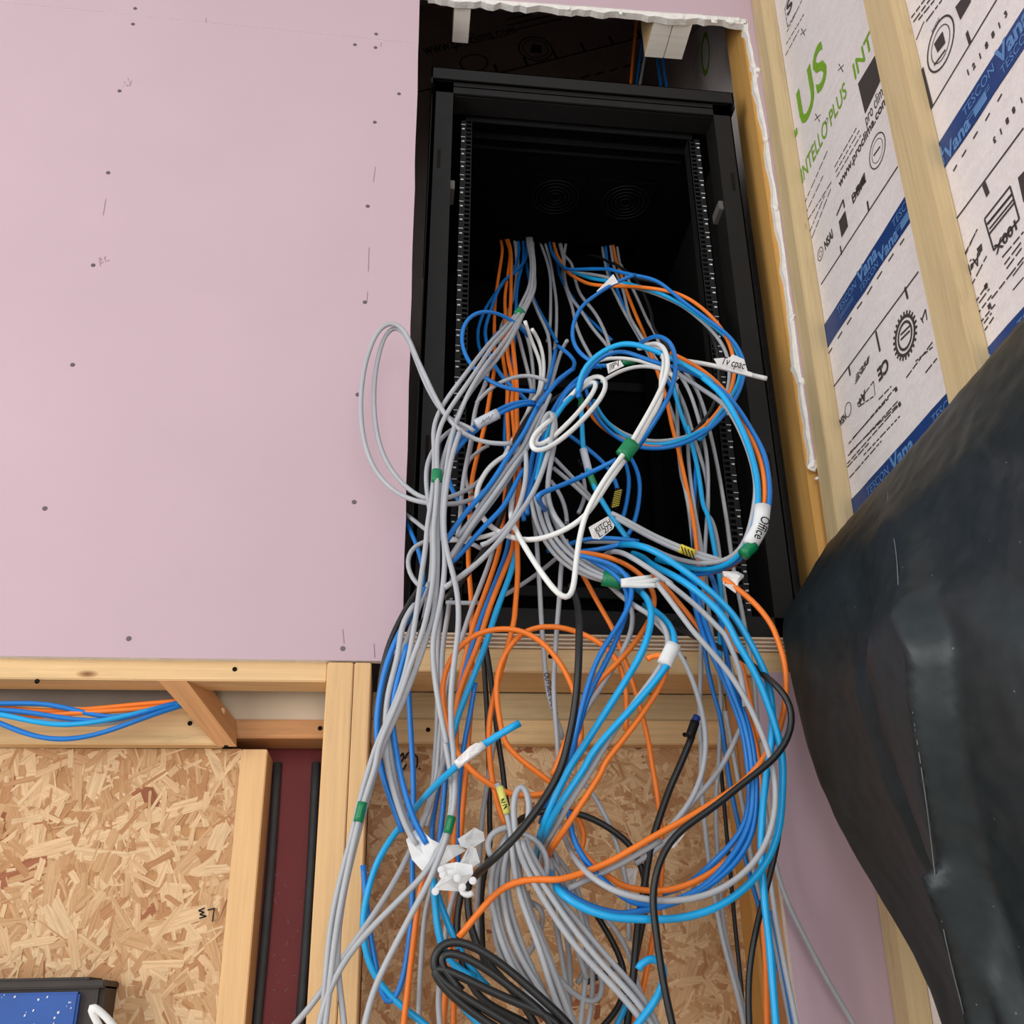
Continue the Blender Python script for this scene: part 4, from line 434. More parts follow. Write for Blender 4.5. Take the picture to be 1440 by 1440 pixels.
("N8","g",3.6,"grey cable falling straight then bending left under the white strands",[174.1,1294.4,735.4,173.8,1284.8,704.6,167.2,1274.8,660.8,155.1,1265.9,618.9,137.4,1259.4,590.1,120.6,1255.5,570.2,104.3,1253.3,565.2]),
("N9","g",3.5,"grey cable hanging long and straight in front of the sill, written along its jacket",[195.1,1363.7,707.5,188.1,1356.7,683.7,192.6,1347.8,636.6,192.7,1337.4,575.5,193,1328.1,517.5,192.1,1322.8,487.5,194.3,1322.2,437.8,196.5,1325.1,397.2,203.5,1328.8,357.7,213,1331.7,345.8,217.1,1334,322.6]),
("N10","g",3.5,"grey cable hanging long and straight in front of the sill, right of the written one",[235.3,1335,612.9,225.6,1326.7,579.1,218.3,1318.9,514.5,215.1,1314,495,207.3,1313.5,426.7,204.5,1316.7,386.6,206.5,1321.6,339.9,208.8,1325.7,286.5,206.7,1328.2,282.5]),
("N11","b",3.7,"blue cable in the clump below the white oval, left of three",[288.2,1410,949.6,266.2,1393.1,921.2,239.1,1381.4,876.2,220.4,1369.3,832.8,202.1,1353.9,793,187.7,1339,742.6,179.2,1327,686.1,170.7,1318.5,664.1,170.8,1312.1,632.4]),
("N12","b",3.7,"blue cable in the clump below the white oval, middle of three",[297.8,1410,943.1,275.5,1390.5,919.9,253.2,1379.2,897.9,234,1368.1,845.7,215.4,1352.5,809.6,200.6,1336.8,762.3,192,1323.4,714.2,175.4,1312.7,670.9,175.1,1304.2,638.1]),
("N13","c",4.0,"bright blue cable in the clump below the white oval, right of three",[311.3,1400,930.2,285.6,1374,905.1,263.8,1365,884.8,240.4,1359,851.3,219.7,1343.9,808.9,202.2,1325.6,745.9,191.4,1309.4,696.9]),
("N14","b",3.8,"blue cable bent double at a sharp corner left of the white pair",[300,1260,707.2,259,1268,687,218.5,1256.2,661.4,182.6,1231.8,634.2,176.8,1219.2,625.4,180.4,1231.9,626.5,193.2,1273.8,635.9,213.1,1340,650.9]),
("N15","c",4.0,"bright blue cable with taped end written small, then green band, leading to crossing",[281,1398.8,904.9,278.3,1382.3,867.4,274.4,1365.2,823.9,270.6,1349.5,774.3,272.1,1337.2,738.6,277.3,1327.5,701.5,288.1,1319.1,670,305.2,1311.8,630.5,319.3,1305.4,603.5]),
("N16","b",3.5,"blue cable arc hanging in the dark, outer of two",[364.4,1430,808,373.4,1420,774.4,370.4,1410,734.9,358.5,1400,688.1,350.9,1390,664.9,338.2,1380,645.9]),
("N17","b",3.5,"blue cable arc hanging in the dark, inner of two",[356.7,1440,808.8,360.2,1430,777.2,352.9,1420,733.2,341.3,1410,692.4,333.3,1400,675.1]),
("N18","b",3.5,"blue cable running to the yellow striped sleeve",[262,1416.2,838.2,289.8,1406.7,807.4,317.1,1398.5,775.8,325.7,1391.8,753.4,330.5,1386.6,727.8,327.1,1382.5,717.4]),
("N19","g",3.4,"grey cable slanting behind the bent blue one, upper of two",[232.7,1390.6,779,252.5,1382.5,748,275.6,1375.3,716.1,284.5,1369.2,697]),
("N20","g",3.4,"grey cable slanting behind the bent blue one, lower of two",[227.6,1375.6,753.8,256.2,1367.1,721.4,280.4,1358.8,689.6]),
("N21","g",3.4,"grey cable sagging in the dark below the bent blue one",[226.8,1398.8,743.2,241.4,1391.9,715.3,246.5,1386.1,686.1,245.6,1382.5,658.3,244.8,1381.2,663.7]),
("N22","g",3.3,"grey cable hooked in the dark beside the green banded one",[279,1412.5,764.9,284.2,1406.1,740.6,278.8,1400.1,712.3,266.3,1394.6,686.8]),
("P1","g",3.6,"pale grey cable into the green banded cut ends, top strand",[204.7,1311.2,673.1,207.1,1305,643.3,219.4,1298.9,612.6,225.7,1293.1,582.6,248.9,1288.1,561.2,280.2,1284.4,537.6,294.3,1282,532.1]),
("P2","g",3.6,"pale grey cable into the green banded cut ends, second strand",[199.4,1300,663.4,198.1,1295,647.5,204.2,1288.8,605.7,222,1282.4,574.1,246.4,1277.1,549.3,274.3,1273.6,529.5,291.8,1271.6,526.1]),
("P3","g",3.6,"pale grey cable into the green banded cut ends, third strand",[187.3,1300,663,189.3,1296.3,657.4,193,1290.7,615.4,207.6,1284.3,581.8,222.4,1278.9,558.4,245.6,1275,539.6,272.3,1272.6,526.6,291.5,1271.1,523.6]),
("P4","g",3.6,"pale grey cable into the green banded cut ends, lowest strand",[181.9,1310,667.8,182.7,1306.1,656.3,186.1,1300.8,621.8,197.7,1294.7,589.9,212.6,1289.2,564.3,237.5,1284.9,541.8,269.3,1282.2,528.7,293.6,1280.8,525.9]),
("Q1","g",3.5,"grey cable through the yellow striped sleeve, upper of the level pair",[293.1,1284.6,634,304.4,1282.7,628.8,321.6,1280,615,353.3,1276.6,594.9,383.3,1273.4,578.8,403.8,1271,570.1,426.1,1269.2,561.8,445.3,1267.7,556.3]),
("Q2","g",3.5,"grey cable through the yellow striped sleeve, lower of the level pair",[299.1,1282.9,625.9,319.4,1279.2,609.9,352.5,1275.4,588.9,382.3,1272.1,571.9,401.1,1269.7,564.1,425.1,1268,555.9,441.1,1266.7,551.2]),
("V1","b",3.8,"blue cable, first of the glossy right trio swinging into the bottom loop",[399.3,1360,569.3,403.6,1304.1,530.2,395.3,1263.3,476,399.3,1245.6,423.4,415.2,1244.3,384.8,425,1248,351.5,435,1251.8,321.8,438.8,1255.1,293.9,437.6,1258,264.8,438.3,1260.2,228.9,427.3,1261.7,197.8,406.4,1265.5,176.1,382.9,1279.6,154.7,366.5,1306.7,140,362.2,1337.7,136.4,352.8,1362.5,133.4,341.4,1380,132.4]),
("V2","b",3.8,"blue cable, second of the glossy right trio, lowest in the bottom loop",[410,1360,569.5,409.3,1304.3,535.7,400.9,1259.2,477.9,406.8,1237.1,412.6,416.3,1234.5,378.6,427.8,1238.1,348.7,436.2,1241.8,319.3,440,1245.4,291.6,439.4,1248.4,255.5,437.8,1250.7,220,421.9,1252.1,185.2,400.5,1253.1,158,377.9,1253.9,136.8,353.4,1254.5,121.2,323.9,1254.9,111,302.3,1255,107.4,274.2,1254.9,110.3,260.9,1254.5,123.5,238,1253.9,142.1,221.8,1253.2,159.5,209.8,1252.5,178.3,205.1,1251.8,201.5,208.5,1251.2,216.6]),
("V3","b",3.8,"blue cable, third of the glossy right trio, outer edge of the bundle",[450.6,1370,587.9,446.2,1334.5,557.9,435.5,1293.3,522.9,427.7,1257,404.8,424.5,1240,367.9,433.6,1238.9,342.9,441,1242.2,319.4,444.7,1245.6,291.7,444,1248.9,248.3,436.8,1251.3,198.9,420.6,1252.7,167.4,394.6,1253.6,143.3,368.4,1254.3,127.6,345.7,1254.7,116,320.7,1255.1,107.2,287.8,1255.3,102.4,266.7,1255.4,101.4,277.8,1255.4,100,249.7,1255.3,100.3,222.3,1255,109.7,199,1254.6,121.6,187,1254.1,136]),
("V4","g",3.4,"grey cable hanging before the timber side, left of the thin black one",[417.4,1374.3,329.8,413.1,1377.3,297.9,412.2,1379.7,274.4,412,1381.5,226.1,412.6,1383.1,182.2,416.6,1384.6,130.5,419.5,1386,93.5,426.5,1387.4,53,435.2,1389,12.7,439.9,1390.8,-27.5,444.1,1392.3,-87.3,447.6,1402.3,-237.3]),
("V5","k",3.0,"thin black cable hanging before the timber right of the chipboard",[451.3,1407.7,304.5,451.6,1409.6,280.3,451.3,1411.2,248.3,450.4,1412.7,193.6,450.4,1414.3,148,449.5,1416.1,97.8,450.1,1418.1,29.5,448.3,1420,-19.9,447.1,1421.4,-79.9,446,1431.4,-229.9]),
("V6","b",3.5,"blue cable hanging before the timber, passing under the bottom loop",[428,1350,462.3,430.4,1353.2,428.5,436,1356.8,392,444.2,1360.7,364.6,446.3,1364.8,327.6,448.6,1368.5,267.4,453.5,1370.9,233.5,457.1,1372.2,206,459.8,1373.3,173,466.7,1374.4,136.2,473.4,1375.6,111.7,485.9,1377.1,60.7,492.5,1378.6,11.4,495.7,1380,-20.7,499.3,1381.5,-80.6,502.2,1391.5,-230.6]),
("V7","g",3.4,"grey cable before the timber, right of the hanging blue one",[448,1350,366.8,451.8,1353.5,333.1,455.7,1356.8,301.5,459.2,1359.7,254.7,463.8,1361.7,208.9,465.3,1363,179.1,466.1,1364.1,145.3,474.9,1365.2,113.6,483.8,1366.5,85.3,486.7,1368.1,35.6,492.1,1370,-20.6,495.5,1371.2,-80.5,498.4,1381.2,-230.5]),
("V8","g",3.6,"grey cable slanting from the right bundle down to the loose paper flag",[450.8,1280,338.5,444.1,1289.2,325.1,425.9,1295.3,290.9,412,1298.4,271.8,384.5,1300.1,243.6,361,1301.1,221.8,342.7,1301.9,204.6]),
("V9","g",3.6,"grey cable end below the level orange one, with torn white flag",[361.2,1332,206.3,347.8,1332.4,194.7,334.5,1332.7,183.2,315.2,1333.1,171.2,302.5,1333.4,164.9]),
("V10","g",3.6,"grey cable running level just under the orange one above the bottom loop",[318.1,1252.4,181.7,292.5,1252.9,168.3,270.1,1253.3,156.4,255.4,1253.5,149.9,245.3,1253.8,146,226.5,1254.1,138.3,202.1,1254.4,128.1]),
("V11","k",4.0,"black cable from the outer loop hanging to the bottom right",[471.8,1272.2,190.7,468.5,1272.7,179.5,462.3,1273.5,160.1,447.6,1274.5,126.2,434.7,1275.7,93,422.3,1277,59.1,414.5,1278.7,27.2,410.2,1280.8,-25.4,407.3,1282.2,-85.3,404.9,1292.2,-235.3]),
("V12","g",3.5,"grey cable at the outer right hanging straight before the pink board",[467,1303.2,163.9,465.1,1304.4,136,467.4,1305.7,92.7,469.5,1307.1,59.9,473.9,1308.8,18.4,478.4,1310.8,-27.3,481.9,1312.3,-87.2,484.7,1322.3,-237.2]),
("V13","g",3.6,"grey cable leaning away over the lower pink board at far right",[495.5,1379,285.4,497.9,1380.9,238.1,501.1,1382.6,192,506.1,1384,147.1,517.7,1385.3,110.2,533.1,1386.7,74.8,551.9,1388.3,33.4,581.1,1390.7,-22.7,603.1,1393.8,-63,620.6,1396.3,-120.3,635.1,1406.3,-270.3]),
("V14","b",3.5,"dark blue cable rightmost at the bottom before the pink board",[477.9,1345.3,109,482.6,1347,59.3,485.7,1348.8,19,489.5,1350.8,-28.1,492.3,1352.2,-88,494.6,1362.2,-238]),
("X1","g",3.4,"grey cable round loop at the lower left behind the front bundle",[60.6,1345.8,616.9,43.5,1345.3,614.3,30,1344.4,611.7,13.1,1342.6,602.9,4.2,1339.5,586.6,4.7,1335.8,564.9,12.5,1332.3,545.7,24.2,1329.8,532.5,37.4,1327.9,524.9]),
("X2","g",3.4,"grey cable entering level from the pink edge low in the rack",[-0.8,1470,715.4,7.6,1433.7,691.9,27.2,1398.5,659.6,44.4,1374.3,633.3,70.2,1365.4,626.1,96.1,1363.8,622.2,113.3,1362.1,608.6]),
("X3","b",3.5,"dull blue cable slanting down behind the round grey loop",[2.2,1470,705.1,7,1440.6,678.9,17.2,1413.7,642.8,26.2,1392.3,606.4,31.7,1380.3,571.3,28.6,1377.5,542.5]),
("X4","w",3.4,"white cable bit slanting up right over the lower left crossing",[55.4,1289.3,516.9,66.6,1291.3,524.9,84.5,1293.8,540.2,99.5,1296.7,555.9]),
("X5","g",3.4,"grey cable level along the rack floor behind the bundle",[61.7,1355,521.8,78.4,1354.8,520.3,98.5,1354.7,520.6,108.6,1354.8,521.7]),
("X6","w",3.5,"white cable tail below the long blue diagonal",[58.3,1295,590,78.1,1295.3,592.4,104.6,1295.8,591.6,124.7,1296.9,601.7,136.6,1298.3,608.2]),
("X7","g",3.3,"grey cable slanting behind the white V to the orange strands",[242.7,1391.7,623.1,217.6,1386.5,597.1,180.7,1381.7,565.8,148.4,1377.1,543]),
("X8","b",3.5,"dark blue cable following the diagonal crossing at the rack's lower left",[76.1,1387.5,816,73.8,1377.3,788.7,64.4,1367.5,745.6,64.1,1358.7,716.5,74.4,1351.2,685.2,94.9,1344.6,657.3]),
("X9","b",3.6,"blue cable, upper of the pair through the clear written sleeve",[202.4,1380,873.7,186.6,1361.4,866.8,170.8,1355.5,859.1,151.8,1354.3,851,132.5,1348.5,833.6,109.5,1339.3,807.9,94.3,1329.8,787.1,76.1,1321.6,763.1,67,1315,744.9]),
("X10","b",3.6,"blue cable, lower of the pair through the clear written sleeve",[204.2,1380,869.3,187.7,1356.6,858.4,165.5,1344.9,843.6,146.4,1340.2,831.2,134.7,1334.5,818.7,112,1326.4,796.1,97,1317.6,775.9,78.9,1309.7,752.4,69.8,1303.1,732.4]),
("X11","g",3.4,"grey cable dropping between the sleeve pair and the left rail",[129.4,1430,938.7,116,1413.7,900,106.7,1395.8,857.1,101.4,1378,805,94.7,1362.9,764.7,86.7,1350.4,717,82.5,1339.9,672,80.3,1331.9,629.8,76.6,1326.2,610.2]),
("TV","w",3.8,"pale grey cable end with the written flag pointing at the right stud",[415.1,1370,966.6,436.2,1350,946.9,457,1330.6,931.3,479.7,1313.8,915.3,502.7,1300.6,898.7,526.2,1290,883.9,551.5,1280,870.8]),
("KO","b",3.5,"blue cable below the arch ending behind the small written flag",[298.9,1390,953.2,309.6,1383.7,953,324.7,1380,951.2]),
("LB1","b",3.5,"blue cable sagging lowest in the left wall gap",[-1146.4,1430,367.9,-804.7,1430,371,-553.8,1430,373.5,-533.8,1430,364.9,-504,1430,352.5,-465.7,1430,343,-420,1430,346.1,-376.3,1432.5,361.5,-339.1,1445,381.8,-300.8,1470,404.2]),
("LB2","b",3.5,"blue cable, upper strand in the left wall gap",[-1153.7,1440,368.6,-812.6,1440,382.2,-561.1,1440,393.8,-524.1,1440,395.1,-477.2,1440,394.5,-438,1440,384.8,-389.9,1441.9,375.7,-346.3,1451.2,390.5,-301.4,1470,409.3]),
("LB3","c",3.6,"bright blue cable in the left wall gap crossing the grey one",[-1140.5,1420,370.8,-800.6,1420,374.1,-551,1420,376.7,-513.5,1420,371.1,-475.2,1420,361.7,-420.9,1423.1,362.8,-370.7,1438.8,379,-301.1,1470,407.3]),
("LB4","g",3.4,"grey cable in the left wall gap",[-1171.9,1460,379.4,-822.3,1460,381.7,-567,1460,389.3,-509.1,1460,381.7,-460.6,1460,374,-403.2,1460.6,371.5,-357.6,1463.7,383.7,-300.6,1470,402.1]),
("LO1","o",3.6,"orange cable in the left wall gap, upper of two",[-1163.1,1450,374.9,-815.9,1450,376.2,-564.2,1450,392.6,-526.3,1450,389.9,-488.3,1450,387.2,-432.3,1451.2,389.9,-377.5,1457.5,398.1,-301.4,1470,409.3]),
("LO2","o",3.6,"orange cable in the left wall gap, lower of two",[-1154.4,1440,370.5,-812.6,1440,382.2,-559.2,1440,384,-502.2,1440,376.5,-456.2,1440,380.7,-400.8,1441.9,385.6,-356,1451.2,391.5,-300.8,1470,404.2]),
("LB5","b",3.5,"blue cable lying just above the sagging one in the left wall gap",[-1145.7,1430,366,-806.2,1430,376.7,-555.7,1430,383.3,-509.3,1430,381.6,-452.1,1430,372.2,-396.2,1432.5,369.3,-353.7,1445,383.8,-301.4,1470,409.3]),
("UP1","o",3.7,"orange cable dropping behind the rack roof, beside the white stud end",[565.9,1720,2388.8,547.4,1724.4,2232.2,535.4,1734.4,2140.8,520.1,1750,2009.3]),
("UP2","b",3.7,"blue cable dropping behind the rack roof, left of the dark pair",[585.8,1740,2418.2,567.4,1741.2,2229.5,553.9,1747.5,2133.2,535.6,1760,2022]),
("UP3","g",3.4,"grey cable dropping behind the rack roof among the blue ones",[597.7,1730,2406.2,572,1734.4,2170,560,1744.4,2105,544.5,1760,2022.9]),
("UP4","b",3.8,"dark blue cable behind the rack roof, left strand under the stud end",[610,1760,2448.1,599.2,1760.6,2204.9,603.7,1763.8,2119.7,607,1770,2015.7]),
("UP5","b",3.8,"dark blue cable behind the rack roof, right strand under the stud end",[625.8,1750,2436.6,614.4,1750.6,2194.4,614.9,1753.8,2109.2,618,1760,2005.7]),
("WC","w",4.0,"white cable bent double beside the blue case at bottom left",[-269.7,1293.1,-213.9,-286,1283.1,-63.9,-305.6,1270,-8.7,-315,1263.8,5.2,-323.9,1260.6,15.6,-320,1260.6,19,-310.7,1263.1,11.9,-294.8,1266.9,-2.1,-286.6,1270,-12.6,-264.2,1278.6,-67.6,-245.5,1288.6,-217.6]),
("H26","g",3.7,"grey cable tucked between the left strands of the hanging hank",[141.8,1292.6,181.7,126.3,1293.7,154.5,127.7,1295,119.7,139.3,1296.3,80.4,155.4,1297.7,44.4,173.9,1298.9,12.2,193.2,1299.9,-10.9,217.1,1301.2,-65.9,237.1,1311.2,-215.9]),
("H27","g",3.7,"grey cable tucked between the middle strands of the hanging hank",[146.9,1272.5,184.3,144.8,1273.7,150.6,155.4,1274.9,117.5,169.9,1276.2,83.7,184.1,1277.5,49.4,194,1278.7,18.3,207.8,1280,-12.3,222.5,1281.3,-70.5,234.9,1291.3,-220.5]),
("H28","g",3.5,"grey cable in the hank's shade under its bent right shoulder",[186.6,1322.9,177.2,204,1323.6,160.2,217.9,1324.3,137.9,225.9,1325.1,117.3,233.5,1326.1,91.5,235,1327.1,61,230.7,1328.2,31.2,225.1,1329.3,3.3,218.1,1330.7,-56.3,212.3,1340.7,-206.3]),
("H29","g",3.5,"grey cable in the hank's shade following the bright blue ends",[191,1313.1,170.2,196.3,1313.8,152.2,189.6,1314.6,130.3,203.3,1315.5,104.6,216.7,1316.4,77.8,225.7,1317.3,54.2,230.5,1318.1,33.5]),
]

# ------------------------------------------------------------ object helpers
def obj(name, me, mat=None, parent=None, **props):
    o = bpy.data.objects.new(name, me)
    COL.objects.link(o)
    if mat is not None and me is not None and not me.materials:
        me.materials.append(mat if not isinstance(mat, str) else MAT[mat])
    if parent:
        o.parent = parent
    for k, v in props.items():
        o[k] = v
    return o


def empty(name, loc=(0, 0, 0), **props):
    o = bpy.data.objects.new(name, None)
    o.empty_display_size = 0.05
    o.location = loc
    COL.objects.link(o)
    for k, v in props.items():
        o[k] = v
    return o


def mesh(name, verts, faces, smooth=False):
    me = bpy.data.meshes.new(name)
    me.from_pydata([tuple(v) for v in verts], [], faces)
    me.update()
    if smooth:
        me.polygons.foreach_set('use_smooth', [True] * len(me.polygons))
    return me


def box_me(name, x0, x1, y0, y1, z0, z1, bev=0.0):
    bm = bmesh.new()
    add_box(bm, x0, x1, y0, y1, z0, z1)
    if bev:
        bmesh.ops.bevel(bm, geom=bm.edges[:], offset=bev, segments=2, affect='EDGES')
    me = bpy.data.meshes.new(name)
    bm.to_mesh(me)
    bm.free()
    return me


def add_box(bm, x0, x1, y0, y1, z0, z1):
    v = [bm.verts.new(p) for p in ((x0, y0, z0), (x1, y0, z0), (x1, y1, z0), (x0, y1, z0),
                                   (x0, y0, z1), (x1, y0, z1), (x1, y1, z1), (x0, y1, z1))]
    for f in ((0, 3, 2, 1), (4, 5, 6, 7), (0, 1, 5, 4), (1, 2, 6, 5), (2, 3, 7, 6), (3, 0, 4, 7)):
        bm.faces.new([v[i] for i in f])


def timber(name, p0, p1, w, h, mat, parent, side=(0, 1, 0), bev=0.0015, **props):
    """squared timber from p0 to p1 (axis), w along `side`, h across; local x is the grain"""
    p0, p1 = Vector(p0), Vector(p1)
    ax = (p1 - p0)
    L = ax.length
    ax.normalize()
    sd = Vector(side)
    sd = (sd - ax * sd.dot(ax)).normalized()
    up = ax.cross(sd)
    me = box_me(name, -L / 2, L / 2, -w / 2, w / 2, -h / 2, h / 2, bev)
    o = obj(name, me, mat, parent, **props)
    m = Matrix((ax, sd, up)).transposed().to_4x4()
    m.translation = (p0 + p1) / 2
    o.matrix_world = m
    if parent:
        o.matrix_parent_inverse = Matrix()
        o.matrix_basis = m
    return o


def tbox(name, x0, x1, y0, y1, z0, z1, mat, parent, axis='x', **props):
    c = ((x0 + x1) / 2, (y0 + y1) / 2, (z0 + z1) / 2)
    if axis == 'x':
        return timber(name, (x0, c[1], c[2]), (x1, c[1], c[2]), y1 - y0, z1 - z0, mat, parent, (0, 1, 0), **props)
    if axis == 'z':
        return timber(name, (c[0], c[1], z0), (c[0], c[1], z1), y1 - y0, x1 - x0, mat, parent, (0, 1, 0), **props)
    return timber(name, (c[0], y0, c[2]), (c[0], y1, c[2]), x1 - x0, z1 - z0, mat, parent, (1, 0, 0), **props)


def slab_xz(name, pts, y0, y1, front, side):
    """outline in x,z, from y0 (front, towards the room) back to y1; front face gets material 0, rim material 1"""
    n = len(pts)
    v = [(x, y0, z) for x, z in pts] + [(x, y1, z) for x, z in pts]
    area2 = sum(pts[i][0] * pts[(i + 1) % n][1] - pts[(i + 1) % n][0] * pts[i][1] for i in range(n))
    idx = list(range(n)) if area2 > 0 else list(range(n))[::-1]
    faces = [idx, [i + n for i in idx[::-1]]]
    for a, b in zip(idx, idx[1:] + idx[:1]):
        faces.append([b, a, a + n, b + n])
    me = mesh(name, v, faces)
    me.materials.append(MAT[front])
    me.materials.append(MAT[side])
    for i, p in enumerate(me.polygons):
        p.material_index = 0 if i < 2 else 1
    return me


def catmull(P, step=0.008):
    P = [Vector(p) for p in P]
    if len(P) < 3:
        P = [P[0], (P[0] + P[-1]) / 2, P[-1]]
    Q = [P[0] * 2 - P[1]] + P + [P[-1] * 2 - P[-2]]
    out = []
    for i in range(1, len(Q) - 2):
        p0, p1, p2, p3 = Q[i - 1:i + 3]
        t0 = 0
        t1 = t0 + max(1e-5, (p1 - p0).length) ** 0.5
        t2 = t1 + max(1e-5, (p2 - p1).length) ** 0.5
        t3 = t2 + max(1e-5, (p3 - p2).length) ** 0.5
        n = max(2, int((p2 - p1).length / step))
        for k in range(n):
            t = t1 + (t2 - t1) * k / n
            a1 = p0 * ((t1 - t) / (t1 - t0)) + p1 * ((t - t0) / (t1 - t0))
            a2 = p1 * ((t2 - t) / (t2 - t1)) + p2 * ((t - t1) / (t2 - t1))
            a3 = p2 * ((t3 - t) / (t3 - t2)) + p3 * ((t - t2) / (t3 - t2))
            b1 = a1 * ((t2 - t) / (t2 - t0)) + a2 * ((t - t0) / (t2 - t0))
            b2 = a2 * ((t3 - t) / (t3 - t1)) + a3 * ((t - t1) / (t3 - t1))
            out.append(b1 * ((t2 - t) / (t2 - t1)) + b2 * ((t - t1) / (t2 - t1)))
    out.append(P[-1].copy())
    return out


def smooth_path(C, w=2, it=2):
    for _ in range(it):
        D = [C[0]]
        for i in range(1, len(C) - 1):
            k = min(w, i, len(C) - 1 - i)
            s = Vector((0, 0, 0))
            for j in range(i - k, i + k + 1):
                s += C[j]
            D.append(s / (2 * k + 1))
        D.append(C[-1])
        C = D
    return C


def tube_me(name, C, r, sides=8, wob=0.0, flat=1.0, nrm=None, cap=True):
    """tube of radius r along C; flat<1 squashes it along nrm"""
    V, F = [], []
    n = len(C)
    T = [(C[min(i + 1, n - 1)] - C[max(i - 1, 0)]).normalized() for i in range(n)]
    ref = Vector(nrm) if nrm is not None else Vector((0, 1, 0))
    if abs(ref.dot(T[0])) > 0.95:
        ref = Vector((1, 0, 0))
    u = (ref - T[0] * ref.dot(T[0])).normalized()
    for i in range(n):
        if nrm is not None:
            u = Vector(nrm)
        u = (u - T[i] * u.dot(T[i])).normalized()
        w = T[i].cross(u)
        for k in range(sides):
            a = 2 * math.pi * k / sides
            rr = r * (1 + wob * math.sin(2 * a + i * 0.9))
            V.append(C[i] + u * (math.cos(a) * rr * flat) + w * (math.sin(a) * rr))
    for i in range(n - 1):
        for k in range(sides):
            a, b = i * sides + k, i * sides + (k + 1) % sides
            F.append((a, b, b + sides, a + sides))
    if cap:
        F.append(tuple(range(sides))[::-1])
        F.append(tuple(range((n - 1) * sides, n * sides)))
    return mesh(name, V, F, True)


def text_me(s, size, shear=0.0, bold=0.0, ext=0.0):
    c = bpy.data.curves.new('t', 'FONT')
    c.body = s
    c.size = size
    c.shear = shear
    c.offset = bold
    c.extrude = ext
    c.resolution_u = 3
    o = bpy.data.objects.new('t', c)
    COL.objects.link(o)
    bpy.context.view_layer.update()
    dg = bpy.context.evaluated_depsgraph_get()
    me = bpy.data.meshes.new_from_object(o.evaluated_get(dg))
    bpy.data.objects.remove(o)
    bpy.data.curves.remove(c)
    return me


class Flat:
    """collects flat printing on a plane: origin O, reading direction U, up V; built as one mesh"""

    def __init__(s):
        s.v, s.f = [], []

    def add(s, vs, fs):
        k = len(s.v)
        s.v += [Vector(p) for p in vs]
        s.f += [tuple(i + k for i in f) for f in fs]

    def text(s, t, O, U, V, size, width=None, bold=0.0, shear=0.0, center=False):
        me = text_me(t, size, shear, bold)
        if not len(me.vertices):
            return
        xs = [q.co.x for q in me.vertices]
        sx = width / (max(xs) - min(xs)) if width else 1.0
        x0 = min(xs) if width else 0
        if center:
            x0 = (max(xs) + min(xs)) / 2
        O, U, V = Vector(O), Vector(U), Vector(V)
        s.add([O + U * ((q.co.x - x0) * sx) + V * q.co.y for q in me.vertices], [tuple(p.vertices) for p in me.polygons])
        bpy.data.meshes.remove(me)

    def line(s, A, B, w, N):
        A, B = Vector(A), Vector(B)
        sd = (B - A).cross(Vector(N)).normalized() * (w / 2)
        s.add([A - sd, B - sd, B + sd, A + sd], [(0, 1, 2, 3)])

    def ring(s, O, U, V, r0, r1, ry=1.0, seg=28):
        O, U, V = Vector(O), Vector(U), Vector(V)
        vs, fs = [], []
        for i in range(seg):
            a = 2 * math.pi * i / seg
            for r in (r0, r1):
                vs.append(O + U * (math.cos(a) * r) + V * (math.sin(a) * r * ry))
        for i in range(seg):
            j = (i + 1) % seg
            fs.append((2 * i, 2 * i + 1, 2 * j + 1, 2 * j))
        s.add(vs, fs)

    def poly(s, pts):
        s.add(pts, [tuple(range(len(pts)))])

    def stroke(s, pts, w, N):
        for a, b in zip(pts, pts[1:]):
            s.line(a, b, w, N)

    def build(s, name, mat, parent, **props):
        return obj(name, mesh(name, s.v, s.f), mat, parent, **props)


# ------------------------------------------------------------ the setting
YF, YB = 1.42, 1.4325           # front and back of the pink board
floor = obj('floor', box_me('floor', -2.6, 1.2, -3.0, 2.6, -1.34, -1.30), 'concrete', kind='structure')
wall_back = empty('wall_back', (0, 0, 0), kind='structure')


def rag(a, b, n, amp):
    out = []
    for i in range(1, n):
        t = i / n
        out.append((a[0] + (b[0] - a[0]) * t + random.uniform(-amp, amp), a[1] + (b[1] - a[1]) * t + random.uniform(-amp, amp)))
    return out


SE = ((-2.4, 1.812), (0.003, 1.7245))      # the slanting joint between the two boards
edge = [(0.003, 0.54), (0.003, 1.7235)]
low_pts = [(-2.4, 0.4585), (0.003, 0.4553)]
low_pts += [(0.003 + random.uniform(-.0012, .0008), 0.56 + i * 0.0606) for i in range(20)]
low_pts += [(0.003, 1.7238), (-2.4, 1.811)]
board_low = obj('plasterboard', slab_xz('plasterboard', low_pts, YF, YB, 'pink', 'gypsum'), None, wall_back,
                label='large pink plasterboard sheet left of the opening')
strip_left = [(0.690, 1.872), (0.690, 1.82), (0.692, 1.735), (0.689, 1.70), (0.690, 1.53), (0.687, 1.37), (0.682, 1.21),
              (0.677, 1.06), (0.674, 0.90), (0.671, 0.805)]
SL = []
for a, b in zip(strip_left, strip_left[1:]):
    SL.append(a)
    SL += rag(a, b, 5, 0.0012)
SL.append(strip_left[-1])
up_pts = [(-2.4, 1.8119), (0.003, 1.7247), (0.003, 1.868)] + rag((0.003, 1.868), (0.690, 1.876), 26, 0.0009) + SL + \
         [(0.679, 0.797), (0.720, 0.80), (0.757, 3.12), (-2.4, 3.12)]
board_up = obj('plasterboard', slab_xz('plasterboard', up_pts, YF, YB, 'pink', 'gypsum'), None, wall_back,
               label='pink plasterboard over and right of the opening')
low_right = [(0.521, -1.3), (0.521, 0.4445), (0.69, 0.447), (0.67, -1.3)]
